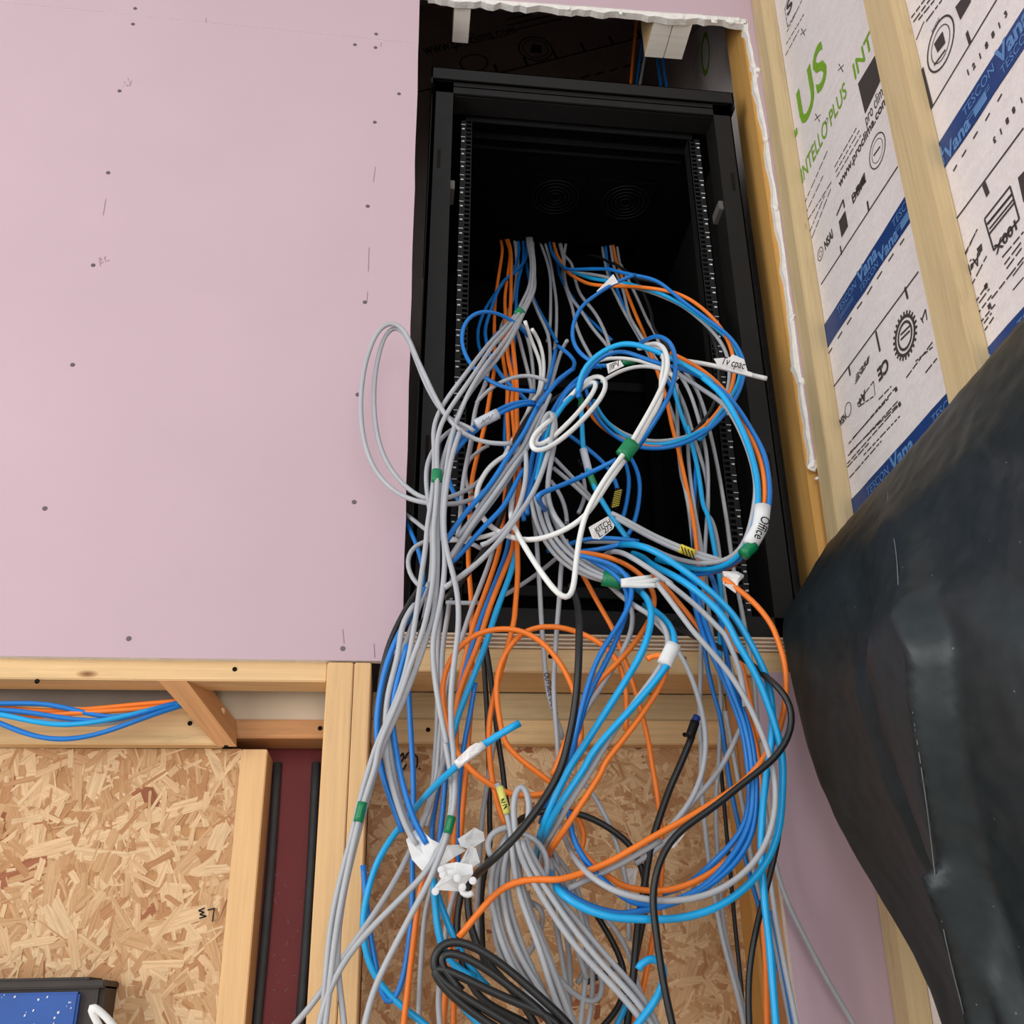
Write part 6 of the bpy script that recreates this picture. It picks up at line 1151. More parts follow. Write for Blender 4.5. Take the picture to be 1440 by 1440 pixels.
ink.line(P(1.3549,0.7884),P(1.3353,0.7867),0.0021,NR)
ink.line(P(1.3318,0.7864),P(1.3112,0.7845),0.0021,NR)
ink.line(P(1.3077,0.7842),P(1.3007,0.7836),0.0021,NR)
ink.line(P(1.2972,0.7833),P(1.2755,0.7814),0.0021,NR)
ink.line(P(1.2720,0.7811),P(1.2608,0.7801),0.0021,NR)
ink.line(P(1.2573,0.7798),P(1.2357,0.7778),0.0021,NR)
ink.line(P(1.2322,0.7775),P(1.2108,0.7756),0.0021,NR)
ink.line(P(1.2073,0.7753),P(1.1911,0.7739),0.0021,NR)
ink.line(P(1.3704,0.7763),P(1.3579,0.7759),0.0021,NR)
ink.line(P(1.3544,0.7758),P(1.3373,0.7754),0.0021,NR)
ink.line(P(1.3338,0.7753),P(1.3202,0.7749),0.0021,NR)
ink.line(P(1.3167,0.7748),P(1.2977,0.7743),0.0021,NR)
ink.line(P(1.2942,0.7742),P(1.2799,0.7738),0.0021,NR)
ink.line(P(1.2764,0.7737),P(1.2590,0.7732),0.0021,NR)
ink.line(P(1.2555,0.7731),P(1.2376,0.7726),0.0021,NR)
ink.line(P(1.2341,0.7725),P(1.2128,0.7720),0.0021,NR)
ink.line(P(1.2093,0.7719),P(1.1893,0.7713),0.0021,NR)
ink.line(P(1.3128,0.7597),P(1.3030,0.7593),0.0021,NR)
ink.line(P(1.2995,0.7591),P(1.2846,0.7585),0.0021,NR)
ink.line(P(1.2811,0.7584),P(1.2702,0.7579),0.0021,NR)
ink.line(P(1.2667,0.7578),P(1.2577,0.7574),0.0021,NR)
ink.line(P(1.2542,0.7573),P(1.2353,0.7565),0.0021,NR)
ink.line(P(1.2318,0.7563),P(1.2212,0.7559),0.0021,NR)
ink.line(P(1.2177,0.7557),P(1.2103,0.7554),0.0021,NR)
ink.line(P(1.2068,0.7553),P(1.1986,0.7549),0.0021,NR)
ink.line(P(1.1951,0.7548),P(1.1888,0.7545),0.0021,NR)
ink.line(P(1.3722,0.7708),P(1.3513,0.7702),0.0021,NR)
ink.line(P(1.3478,0.7701),P(1.3340,0.7697),0.0021,NR)
ink.line(P(1.3305,0.7696),P(1.3089,0.7689),0.0021,NR)
ink.line(P(1.3054,0.7688),P(1.2910,0.7684),0.0021,NR)
ink.line(P(1.3706,0.7507),P(1.3520,0.7506),0.0021,NR)
ink.line(P(1.3485,0.7505),P(1.3277,0.7504),0.0021,NR)
ink.line(P(1.3242,0.7504),P(1.3164,0.7504),0.0021,NR)
ink.line(P(1.3129,0.7504),P(1.2962,0.7503),0.0021,NR)
ink.line(P(1.2927,0.7502),P(1.2730,0.7501),0.0021,NR)
ink.line(P(1.2695,0.7501),P(1.2606,0.7501),0.0021,NR)
ink.line(P(1.2571,0.7501),P(1.2522,0.7500),0.0021,NR)
ink.poly([P(1.1906,0.8015),P(1.1835,0.8018),P(1.1815,0.7944),P(1.1886,0.7941)])
ink.poly([P(1.1885,0.7747),P(1.1815,0.7751),P(1.1795,0.7678),P(1.1865,0.7674)])
ink.ring(P(0.9106,1.1813),UR,VR,0.0340,0.0370)
ink.ring(P(0.9106,1.1813),UR,VR,0.0240,0.0255)
ink.poly([P(0.9234,1.1969),P(0.9000,1.1936),P(0.9001,1.1713),P(0.9205,1.1765)])
rtext(ink,'PASSIVE',0.9212,1.2142,0.0110,0.0214,False,0.0000,0.00)
ink.line(P(0.9342,1.1674),P(0.9037,1.1618),0.0030,NR)
ink.line(P(0.9746,1.1146),P(0.7887,1.1139),0.0026,NR)
ink.line(P(0.9614,1.1922),P(0.9601,1.1139),0.0080,NR)
ink.line(P(0.8554,1.1368),P(0.8549,1.1136),0.0060,NR)
rtext(ink,'1',0.8757,1.0777,0.0129,None,False,0.0006,0.00)
rtext(ink,'2',0.8625,1.0741,0.0128,None,False,0.0006,0.00)
rtext(ink,'1',0.8467,1.0736,0.0127,None,False,0.0006,0.00)
rtext(ink,'8',0.8309,1.0740,0.0125,None,False,0.0006,0.00)
rtext(ink,'8',0.8154,1.0744,0.0124,None,False,0.0006,0.00)
rtext(ink,'1',0.8009,1.0730,0.0123,None,False,0.0006,0.00)
rtext(ink,'3',0.7858,1.0742,0.0121,None,False,0.0006,0.00)
rtext(ink,'3',0.8552,0.9522,0.0118,None,True,0.0006,0.00)
rtext(ink,'1',0.8408,0.9513,0.0117,None,True,0.0006,0.00)
rtext(ink,'8',0.8258,0.9529,0.0116,None,True,0.0006,0.00)
rtext(ink,'8',0.8110,0.9545,0.0114,None,True,0.0006,0.00)
rtext(ink,'1',0.7948,0.9528,0.0113,None,True,0.0006,0.00)
ink.line(P(0.9839,0.9186),P(0.8067,0.9141),0.0026,NR)
ink.line(P(0.8964,0.9144),P(0.8941,0.8936),0.0080,NR)
ink.line(P(0.9579,1.2942),P(0.9477,1.2913),0.0028,NR)
ink.line(P(0.9443,1.2903),P(0.9328,1.2871),0.0028,NR)
ink.line(P(0.9294,1.2861),P(0.9175,1.2827),0.0028,NR)
ink.line(P(0.9554,1.2820),P(0.9364,1.2770),0.0028,NR)
ink.line(P(0.9330,1.2761),P(0.9209,1.2729),0.0028,NR)
ink.line(P(0.9175,1.2720),P(0.9016,1.2678),0.0028,NR)
ink.line(P(0.9586,1.2485),P(0.9322,1.2542),0.0022,NR)
ink.line(P(0.9435,1.2714),P(0.9317,1.2675),0.0028,NR)
ink.line(P(0.9284,1.2663),P(0.9135,1.2613),0.0028,NR)
ink.line(P(0.9102,1.2602),P(0.9005,1.2569),0.0028,NR)
ink.line(P(0.9278,1.2486),P(0.9069,1.2434),0.0028,NR)
ink.line(P(0.9035,1.2425),P(0.8964,1.2407),0.0028,NR)
ink.line(P(0.8930,1.2399),P(0.8856,1.2380),0.0028,NR)
ink.poly([P(0.8637,1.1954),P(0.8325,1.1879),P(0.8331,1.1667),P(0.8610,1.1669)])
ink.line(P(0.9113,0.8704),P(0.8533,0.8686),0.0028,NR)
ink.line(P(0.8533,0.8686),P(0.8528,0.8178),0.0028,NR)
ink.line(P(0.8528,0.8178),P(0.9090,0.8191),0.0028,NR)
ink.line(P(0.9090,0.8191),P(0.9113,0.8704),0.0028,NR)
ink.line(P(0.9101,0.8602),P(0.8530,0.8572),0.0028,NR)
ink.line(P(0.9108,0.8450),P(0.8522,0.8433),0.0028,NR)
rtext(ink,'100X',0.8599,0.8231,0.0192,0.0479,True,0.0006,0.00)
ink.line(P(0.9072,0.8588),P(0.8533,0.8564),0.0026,NR)
ink.line(P(0.9070,0.8507),P(0.8532,0.8486),0.0026,NR)
rtext(ink,'AgBB',0.9381,0.8404,0.0230,0.0438,True,0.0004,0.00)
ink.poly([P(0.9391,0.8469),P(0.9274,0.8459),P(0.9293,0.8363),P(0.9377,0.8367)])
ink.line(P(0.9825,0.8510),P(0.9698,0.8556),0.0022,NR)
ink.line(P(0.9665,0.8567),P(0.9552,0.8608),0.0022,NR)
ink.line(P(0.9519,0.8620),P(0.9426,0.8653),0.0022,NR)
ink.line(P(0.9393,0.8665),P(0.9346,0.8682),0.0022,NR)
ink.line(P(0.9791,0.8552),P(0.9708,0.8576),0.0022,NR)
ink.line(P(0.9675,0.8586),P(0.9531,0.8628),0.0022,NR)
ink.line(P(0.9498,0.8638),P(0.9374,0.8673),0.0022,NR)
ink.line(P(0.9341,0.8683),P(0.9287,0.8699),0.0022,NR)
ink.line(P(0.9801,0.8329),P(0.9729,0.8334),0.0022,NR)
ink.line(P(0.9694,0.8336),P(0.9614,0.8342),0.0022,NR)
ink.line(P(0.9579,0.8344),P(0.9457,0.8352),0.0022,NR)
ink.line(P(0.9422,0.8354),P(0.9348,0.8359),0.0022,NR)
ink.line(P(0.9691,0.8094),P(0.9558,0.8134),0.0022,NR)
ink.line(P(0.9525,0.8144),P(0.9355,0.8196),0.0022,NR)
ink.line(P(0.9322,0.8206),P(0.9242,0.8230),0.0022,NR)
ink.line(P(0.8975,0.7984),P(0.8769,0.7980),0.0022,NR)
ink.line(P(0.8734,0.7979),P(0.8601,0.7977),0.0022,NR)
ink.line(P(0.8566,0.7976),P(0.8516,0.7975),0.0022,NR)
ink.line(P(0.8970,0.7872),P(0.8841,0.7880),0.0022,NR)
ink.line(P(0.8806,0.7882),P(0.8603,0.7893),0.0022,NR)
ink.line(P(0.8952,0.7794),P(0.8781,0.7808),0.0022,NR)
ink.line(P(0.8746,0.7811),P(0.8617,0.7822),0.0022,NR)
ink.line(P(0.9717,0.7836),P(0.9566,0.7857),0.0022,NR)
ink.line(P(0.9531,0.7862),P(0.9348,0.7888),0.0022,NR)
ink.line(P(0.9722,0.7774),P(0.9631,0.7781),0.0022,NR)
ink.line(P(0.9596,0.7784),P(0.9416,0.7797),0.0022,NR)
ink.line(P(0.9381,0.7800),P(0.9337,0.7803),0.0022,NR)
ink.line(P(0.9727,0.7668),P(0.9595,0.7678),0.0022,NR)
ink.line(P(0.9560,0.7681),P(0.9459,0.7688),0.0022,NR)
ink.line(P(0.9424,0.7691),P(0.9327,0.7698),0.0022,NR)
ink.line(P(0.9745,0.7529),P(0.9574,0.7534),0.0022,NR)
ink.line(P(0.9539,0.7535),P(0.9433,0.7538),0.0022,NR)
ink.line(P(0.9398,0.7539),P(0.9304,0.7542),0.0022,NR)
ink.line(P(0.9342,0.7657),P(0.9200,0.7663),0.0022,NR)
ink.line(P(0.9165,0.7665),P(0.9034,0.7672),0.0022,NR)
ink.line(P(0.8999,0.7673),P(0.8793,0.7683),0.0022,NR)
ink.line(P(0.8758,0.7685),P(0.8625,0.7691),0.0022,NR)
ink.line(P(0.9790,0.7454),P(0.9626,0.7470),0.0022,NR)
ink.line(P(0.9591,0.7473),P(0.9481,0.7484),0.0022,NR)
ink.line(P(0.9446,0.7487),P(0.9405,0.7491),0.0022,NR)
ink.line(P(0.9775,0.7358),P(0.9643,0.7376),0.0022,NR)
ink.line(P(0.9608,0.7381),P(0.9534,0.7392),0.0022,NR)
ink.line(P(0.9499,0.7397),P(0.9386,0.7413),0.0022,NR)
ink.line(P(0.8877,0.7627),P(0.8644,0.7644),0.0018,NR)
ink.line(P(0.8938,0.7467),P(0.8710,0.7471),0.0018,NR)
ink.poly([P(0.9427,0.7918),P(0.9359,0.7919),P(0.9356,0.7840),P(0.9420,0.7847)])
ink.poly([P(0.9451,0.7633),P(0.9384,0.7635),P(0.9380,0.7557),P(0.9444,0.7563)])
ink.poly([P(0.8371,0.8664),P(0.8186,0.8638),P(0.8258,0.8338),P(0.8391,0.8300)])
rtext(grn,'O',1.8337,2.1557,0.2045,0.0701,False,0.0000,0.00)
ink.line(P(1.9692,2.4751),P(1.9573,2.4658),0.0025,NR)
ink.line(P(1.9545,2.4637),P(1.9471,2.4579),0.0025,NR)
ink.line(P(1.9444,2.4558),P(1.9326,2.4466),0.0025,NR)
ink.line(P(1.9298,2.4444),P(1.9230,2.4391),0.0025,NR)
ink.line(P(1.9202,2.4369),P(1.9140,2.4320),0.0025,NR)
ink.line(P(1.9112,2.4299),P(1.8960,2.4180),0.0025,NR)
ink.line(P(1.8932,2.4159),P(1.8806,2.4060),0.0025,NR)
ink.line(P(1.8778,2.4039),P(1.8708,2.3984),0.0025,NR)
ink.line(P(1.8681,2.3963),P(1.8523,2.3840),0.0025,NR)
ink.line(P(1.8496,2.3818),P(1.8426,2.3764),0.0025,NR)
ink.line(P(1.8399,2.3743),P(1.8303,2.3668),0.0025,NR)
ink.line(P(1.8275,2.3647),P(1.8174,2.3568),0.0025,NR)
ink.line(P(1.8147,2.3546),P(1.8037,2.3461),0.0025,NR)
ink.line(P(1.8010,2.3440),P(1.7883,2.3341),0.0025,NR)
ink.line(P(1.7855,2.3319),P(1.7720,2.3214),0.0025,NR)
ink.line(P(1.7693,2.3193),P(1.7537,2.3071),0.0025,NR)
ink.line(P(1.7509,2.3050),P(1.7397,2.2962),0.0025,NR)
ink.line(P(1.7370,2.2941),P(1.7305,2.2891),0.0025,NR)
ink.line(P(1.9016,2.2953),P(1.8877,2.2968),0.0025,NR)
ink.line(P(1.8842,2.2971),P(1.8763,2.2979),0.0025,NR)
ink.line(P(1.8728,2.2983),P(1.8579,2.2999),0.0025,NR)
ink.line(P(1.8544,2.3002),P(1.8424,2.3015),0.0025,NR)
ink.line(P(1.8389,2.3018),P(1.8280,2.3029),0.0025,NR)
ink.build('dark_print', 'ink_grey', memb)
grn.build('green_print', 'ink_green', memb)


def joint_tape(z0, z1, seed):
    V, F = [], []
    rr = random.Random(seed)
    n = 60
    for i in range(n + 1):
        y = 1.375 - i * (2.3 / n)
        V += [P(y, z0 + rr.uniform(-.0016, .0016), 0.0006), P(y, z1 + rr.uniform(-.0006, .0006), 0.0006)]
    V += [q - NR * -0.0004 for q in V]
    for i in range(n):
        F.append((2 * i, 2 * i + 2, 2 * i + 3, 2 * i + 1))
    m = 2 * (n + 1)
    for i in range(n):
        F.append((2 * i + m, 2 * i + 1 + m, 2 * i + 3 + m, 2 * i + 2 + m))
    t = obj('joint_tape', mesh('joint_tape', V, F), 'tape_blue', wall_right)
    fl = Flat()
    y = 1.32
    k = 0
    while y > -0.4:
        O = lambda yy, zz: P(yy, zz, 0.0016)
        h = z1 - z0
        if k % 2 == 0:
            fl.text('TESCON', O(y, z0 + .55 * h), UR, VR, 0.020, 0.075)
            fl.text('Vana', O(y - .082, z0 + .46 * h), UR, VR, 0.036, 0.072, 0.0012)
            for q in range(2):
                fl.line(O(y - .005, z0 + (.40 - .1 * q) * h), O(y - .06, z0 + (.40 - .1 * q) * h), 0.0016, NR)
        else:
            fl.text('TESCON', O(y + .02, z0 + .10 * h), UR, VR, 0.018, 0.066)
            fl.text('Vana', O(y - .05, z0 + .06 * h), UR, VR, 0.032, 0.064, 0.001)
            fl.poly([O(y - .125, z0 + .1 * h), O(y - .155, z0 + .1 * h), O(y - .155, z0 + .4 * h), O(y - .125, z0 + .4 * h)])
        y -= 0.105
        k += 1
    fl.build('tape_lettering', 'ink_tape', t)


joint_tape(1.005, 1.051, 1)
joint_tape(0.664, 0.714, 2)


def batten(y0, y1, t, lab):
    pa, pb = RW(0, -1.3), RW(0, 3.0)
    yc = (y0 + y1) / 2
    o = timber('batten', (pa.x - t / 2, yc, -1.3), (pb.x - t / 2, yc, 3.0), y1 - y0, t, MAT['pine_grey'], wall_right, (0, 1, 0), label=lab)
    return o


batten(1.374, 1.4195, 0.0305, 'pale batten in the corner beside the cut pink strip')
batten(0.962, 1.030, 0.0245, 'pale batten crossing the printed membrane')
batten(0.555, 0.610, 0.0245, 'pale batten nearest the camera on the membrane')
for y, z, x in ((1.385, 1.13, .030), (1.392, 0.956, .0372),):
    pass
# rear of the cavity, closed above and at the sides
wall_rear = obj('wall_rear', box_me('wall_rear', -1.7, 0.95, 2.40, 2.44, -1.3, 3.1), 'membrane_dark', kind='structure')
fl = Flat()
UA = Vector((math.cos(.42), 0, math.sin(.42)))
VA = Vector((-math.sin(.42), 0, math.cos(.42)))
RP = lambda x, z: Vector((x, 2.3985, z))
fl.text('www.proclima.com', RP(0.03, 2.86), UA, VA, 0.07, 0.34)
fl.ring(RP(0.19, 2.84), UA, VA, 0.045, 0.05, 0.8)
fl.text('BBA', RP(0.10, 2.74), UA, VA, 0.05)
fl.ring(RP(0.40, 2.93), UA, VA, 0.055, 0.06)
fl.ring(RP(0.40, 2.93), UA, VA, 0.042, 0.045)
fl.poly([RP(0.38, 2.91), RP(0.42, 2.91), RP(0.42, 2.95), RP(0.39, 2.95)])
fl.line(RP(0.25, 2.79), RP(0.85, 3.06), 0.006, NY)
fl.line(RP(-0.2, 2.60), RP(0.25, 2.79), 0.006, NY)
for k in range(7):
    fl.line(RP(0.27 + .1 * k, 2.80 + .045 * k), RP(0.27 + .1 * k - .012, 2.84 + .045 * k), 0.009, NY)
for k in range(9):
    a = 0.45 + .05 * k
    fl.line(RP(a, 2.76 + .0223 * k), RP(a + .03, 2.776 + .0223 * k), 0.006, NY)
for k in range(3):
    fl.line(RP(0.30, 3.0 + .03 * k), RP(0.5, 3.09 + .03 * k), 0.005, NY)
fl.build('dark_print', 'ink_grey', wall_rear)
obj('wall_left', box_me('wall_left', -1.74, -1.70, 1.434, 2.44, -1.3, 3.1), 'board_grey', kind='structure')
obj('ceiling', box_me('ceiling', -1.72, 0.9, 1.434, 2.44, 3.1, 3.14), 'room_paint', kind='structure')
tbox('plate', 0.2, 0.74, 2.28, 2.39, 2.44, 2.52, MAT['pine_brown'], wall_back, 'x', label='shaded timber plate behind the rack top')

# ------------------------------------------------------------ the rack
rack = empty('server_rack', (0.315, 1.75, 0.5006), label='black open-front network rack standing on the plywood sill', category='rack')
rack.rotation_euler = (0, math.radians(1.15), 0)
RX0, RX1, RY0, RY1, RZ1 = -0.306, 0.306, -0.295, 0.30, 1.19


def rp(name, x0, x1, y0, y1, z0, z1, mat='black_metal', parent=rack, bev=0.0012):
    return obj(name, box_me(name, x0, x1, y0, y1, z0, z1, bev), mat, parent)


rp('side_panel', RX0, RX0 + .002, RY0 + .02, RY1, 0.03, RZ1 - .045, bev=0)
rp('side_panel', RX1 - .002, RX1, RY0 + .02, RY1, 0.03, RZ1 - .045, bev=0)
rp('back_panel', RX0 + .002, RX1 - .002, RY1 - .004, RY1, 0.03, RZ1 - .045, 'black_inside', bev=0)
rp('base', RX0, RX1, RY0 + .004, RY1, 0.0, 0.03)
# front frame: posts with inner return and slots, header and foot
for s in (-1, 1):
    bm = bmesh.new()
    xo, xi = s * 0.300, s * 0.266
    a, b = min(xo, xi), max(xo, xi)
    add_box(bm, a, b, RY0, RY0 + .0025, 0.0, RZ1 - .03)
    add_box(bm, min(xi, xi - s * .0025), max(xi, xi - s * .0025), RY0, RY0 + .055, 0.0, RZ1 - .03)
    add_box(bm, min(xo, xo - s * .0025), max(xo, xo - s * .0025), RY0, RY0 + .04, 0.0, RZ1 - .03)
    me = bpy.data.meshes.new('front_post')
    bm.to_mesh(me)
    bm.free()
    fp = obj('front_post', me, 'black_metal', rack)
    for z in (0.30, 0.93):
        rp('slot', s * 0.287 - .003, s * 0.287 + .003, RY0 - .0006, RY0 + .001, z, z + .045, 'dark', fp, 0)
    rp('hinge_clip', s * 0.262 - .007, s * 0.262 + .007, RY0 + .006, RY0 + .05, 0.885, 0.907, 'grey_plastic')
rp('front_header', -0.300, 0.300, RY0, RY0 + .004, RZ1 - .062, RZ1 - .03)
rp('header_lip', -0.266, 0.266, RY0 + .004, RY0 + .05, RZ1 - .064, RZ1 - .0615)
rp('front_foot', -0.300, 0.300, RY0, RY0 + .004, 0.0, 0.05)
# roof with cable slot: four pieces in one mesh
bm = bmesh.new()
zt0, zt1 = RZ1 - .045, RZ1 - .042
sl = (-0.135, 0.20, 0.135, 0.225)
add_box(bm, RX0, RX1, RY0, sl[2], zt0, zt1)
add_box(bm, RX0, RX1, sl[3], RY1, zt0, zt1)
add_box(bm, RX0, sl[0], sl[2], sl[3], zt0, zt1)
add_box(bm, sl[1], RX1, sl[2], sl[3], zt0, zt1)
me = bpy.data.meshes.new('roof_panel')
bm.to_mesh(me)
bm.free()
obj('roof_panel', me, 'black_inside', rack)
bm = bmesh.new()
add_box(bm, -.308, .308, RY0 - .006, RY0 - .003, RZ1 - .03, RZ1)
add_box(bm, -.308, .308, RY0 - .006, RY1, RZ1 - .002, RZ1)  # full-depth top added to keep light out of the cable slot
add_box(bm, -.308, -.305, RY0 - .006, RY1, RZ1 - .045, RZ1)
add_box(bm, .305, .308, RY0 - .006, RY1, RZ1 - .045, RZ1)
me = bpy.data.meshes.new('roof_cover')
bm.to_mesh(me)
bm.free()
obj('roof_cover', me, 'black_metal', rack)
for y, h in ((-.235, .024), (-.185, .014), (-.15, .006)):
    rp('roof_fold', -.235, .235, y, y + .003, zt0 - h, zt0, 'rail_metal', rack, 0)
# roof fans with ring guards
for fx, fy in ((0.14, -0.02), (-0.02, -0.02)):
    rings = bmesh.new()
    V, F = [], []
    for r in (0.012, 0.022, 0.032, 0.042, 0.052):
        C = [Vector((fx + r * math.cos(a), fy + r * math.sin(a), zt0 - .006)) for a in [2 * math.pi * q / 28 for q in range(29)]]
        t = tube_me('g', C, 0.0012, 5, nrm=(0, 0, 1), cap=False)
        k = len(V)
        V += [v.co.copy() for v in t.vertices]
        F += [tuple(i + k for i in p.vertices) for p in t.polygons]
        bpy.data.meshes.remove(t)
    rings.free()
    fan = rp('roof_fan', fx - .06, fx + .06, fy - .06, fy + .06, zt0 - .004, zt0 - .0003, 'black_inside', rack, 0)
    obj('fan_guard', mesh('fan_guard', V, F, True), 'rail_metal', fan)
# brush strip along the roof slot
bm = bmesh.new()
for i in range(112):
    x = sl[0] + (sl[1] - sl[0]) * (i + .5) / 112
    add_box(bm, x - .0007, x + .0007, sl[3] - .006, sl[3] - .004, zt0 - .03, zt0)
me = bpy.data.meshes.new('brush_strip')
bm.to_mesh(me)
bm.free()
obj('brush_strip', me, 'rail_metal', rack, kind='stuff')
rp('cross_brace', -.28, .30, 0.285, 0.295, 0.835, 0.860, 'rail_metal')
rp('cross_brace', -.28, .30, 0.285, 0.295, 0.30, 0.325, 'rail_metal')
# mounting rails: square holes between strips, white unit marks
for s in (-1, 1):
    bm = bmesh.new()
    yr = -0.250
    xc = s * 0.2325
    hx = xc - s * 0.0035          # hole column lies towards the opening
    z0, z1 = 0.05, RZ1 - .085
    ins, outs = hx - s * 0.0085, xc + s * 0.0135
    add_box(bm, min(ins, hx - s * .0048), max(ins, hx - s * .0048), yr, yr + .002, z0, z1)
    add_box(bm, min(outs, hx + s * .0048), max(outs, hx + s * .0048), yr, yr + .002, z0, z1)
    add_box(bm, min(outs, outs - s * .002), max(outs, outs - s * .002), yr, yr + .04, z0, z1)
    add_box(bm, min(ins, ins + s * .002), max(ins, ins + s * .002), yr, yr + .028, z0, z1)
    z = z0
    U = 0.03348 * 1.0
    pitch = 0.0111
    while z < z1 - .001:
        add_box(bm, hx - .0048, hx + .0048, yr, yr + .002, z, min(z + 0.0044, z1))
        z += pitch
    me = bpy.data.meshes.new('mounting_rail')
    bm.to_mesh(me)
    bm.free()
    rl = obj('mounting_rail', me, 'rail_metal', rack)
    bm = bmesh.new()
    k = 0
    z = z1 - .012
    while z > z0 + .03:
        mx = xc + s * 0.0075
        add_box(bm, mx - .0042, mx + .0042, yr - .0005, yr + .0002, z, z + .0012)
        add_box(bm, mx - .0012, mx + .0026, yr - .0005, yr + .0002, z - .0125, z - .0095)
        add_box(bm, mx - .0026, mx - .0016, yr - .0005, yr + .0002, z - .0125, z - .0095)
        z -= U
    me = bpy.data.meshes.new('unit_mark')
    bm.to_mesh(me)
    bm.free()
    obj('unit_mark', me, 'rail_print', rl, kind='stuff')
    # rear pair of rails, plain
    rp('rear_rail', s * .2325 - .012, s * .2325 + .012, 0.22, 0.223, 0.05, RZ1 - .09, 'black_inside', rack, 0)
bm = bmesh.new()
bmesh.ops.create_cone(bm, cap_ends=True, segments=18, radius1=.011, radius2=.009, depth=.008)
bmesh.ops.rotate(bm, verts=bm.verts, cent=(0, 0, 0), matrix=Matrix.Rotation(math.pi / 2, 3, 'X'))
me = bpy.data.meshes.new('lock')
bm.to_mesh(me)
bm.free()
lk = obj('lock', me, 'steel', rack)
lk.location = (0.215, -0.21, 0.085)

# ------------------------------------------------------------ cables
ROUGH = {}
GROUP = {'g': 'grey data cables', 'b': 'blue data cables', 'c': 'bright blue data cables', 'o': 'orange data cables', 'w': 'white cables', 'k': 'black cables'}
CAB = {}
for row in CABLES:
    cid, c, r, lab, fl_ = row[0], row[1], row[2] / 1000, row[3], row[4]
    pts = [Vector((fl_[i] / 1000, fl_[i + 1] / 1000, fl_[i + 2] / 1000)) for i in range(0, len(fl_), 3)]
    C = smooth_path(catmull(pts, 0.009), 2, 2)
    wob = {'b': 0.035, 'c': 0.03, 'k': 0.0, 'g': 0.012, 'o': 0.012, 'w': 0.01}[c]
    o = obj('cable', tube_me('cable', C, r, 8, wob), JK[c], None, label=lab, category='cable', group=GROUP[c])
    CAB[cid] = (o, C)


# ------------------------------------------------------------ tapes, sleeves and flags on the cables
def band(name, lab, mat, A, B, half, thick, parent=None, cat='tape', grp=None, mid=None, **kw):
    A, B = Vector(A), Vector(B)
    pts = [A] + ([Vector(mid)] if mid is not None else []) + [B]
    C = catmull(pts, (B - A).length / 5)
    view = ((A + B) / 2).normalized()
    me = tube_me(name, C, half, 14, 0.0, thick / half, nrm=tuple(view))
    for v in me.vertices:
        v.co += view * (0.0006 * noise.noise(v.co * 170))
    o = obj(name, me, mat, parent)
    if parent is None:
        o['label'] = lab
        o['category'] = cat
        if grp:
            o['group'] = grp
    elif lab:
        o['label'] = lab
    return o


def flag(lab, outline, mat='paper', bend=0.004, cat='label', thick=0.0004):
    """paper or tape flag: fan of an outline, gently buckled, with thickness"""
    pts = [Vector(p) for p in outline]
    n = len(pts)
    c = sum(pts, Vector()) / n
    nv = Vector((0, 0, 0))
    for a, b in zip(pts, pts[1:] + pts[:1]):
        nv += (a - c).cross(b - c)
    nv.normalize()
    if nv.dot(c) > 0:
        nv = -nv
    V = [c]
    for s_ in (0.5, 1.0):
        for p in pts:
            V.append(c + (p - c) * s_)
    size = max((p - c).length for p in pts)
    V = [v + nv * (bend * noise.noise((v - c) * (1.6 / size) + c * 30)) for v in V]
    F = []
    for i in range(n):
        j = (i + 1) % n
        F.append((0, 1 + i, 1 + j))
        F.append((1 + i, 1 + n + i, 1 + n + j, 1 + j))
    m = len(V)
    V += [v - nv * thick for v in V]
    F += [tuple(i + m for i in f[::-1]) for f in F[:]]
    for i in range(n):
        j = (i + 1) % n
        F.append((1 + n + j, 1 + n + i, 1 + n + i + m, 1 + n + j + m))
    o = obj('cable_label', mesh('cable_label', V, F, False), mat, None, label=lab, category=cat)
    return o, c, nv, size


def scribble(par, name, strokes, r=0.0005):
    V, F = [], []
    for st in strokes:
        C = catmull([Vector(p) for p in st], 0.0025)
        t = tube_me('s', C, r, 4)
        k = len(V)
        V += [v.co.copy() for v in t.vertices]
        F += [tuple(i + k for i in p.vertices) for p in t.polygons]
        bpy.data.meshes.remove(t)
    return obj(name, mesh(name, V, F), 'ink', par)


def hand_text(par, t, O, U, N, size, width, lift=0.0012):
    O, U, N = Vector(O), Vector(U).normalized(), Vector(N).normalized()
    Vv = N.cross(U)
    fl2 = Flat()
    fl2.text(t, O + N * lift, U, Vv, size, width, size * 0.012, 0.15)
    return fl2.build('handwriting', 'ink', par)


b_=band('tape_band','small green tape tie round the grey bundle high in the rack','green_tape',(0.2046,1.5137,1.1582),(0.1956,1.5137,1.1461),0.0085,0.0045,cat='tape',grp='green tape bands')
b_=band('tape_band',"green tape round the grey bundle at the rack's left side",'green_tape',(0.0446,1.2724,0.6878),(0.0438,1.2724,0.6695),0.0075,0.0060,cat='tape',grp='green tape bands')
b_=band('tape_band','wide green tape round three grey cables before the double post','green_tape',(-0.0391,1.2413,0.2251),(-0.0434,1.2413,0.2029),0.0058,0.0060,cat='tape',grp='green tape bands')
b_=band('tape_band','green tape round the grey pair above the white wrapped tape','green_tape',(0.0649,1.2287,0.2064),(0.0604,1.2287,0.1877),0.0054,0.0075,cat='tape',grp='green tape bands')
b_=band('tape_band','big green tape round the two white cables','green_tape',(0.3144,1.2135,0.7094),(0.2985,1.2135,0.6871),0.0118,0.0070,cat='tape',grp='green tape bands')
b_=band('tape_band','green tape under the blue arch beside the written flag','green_tape',(0.3928,1.4605,1.0191),(0.3713,1.4605,1.0131),0.0062,0.0060,cat='tape',grp='green tape bands')
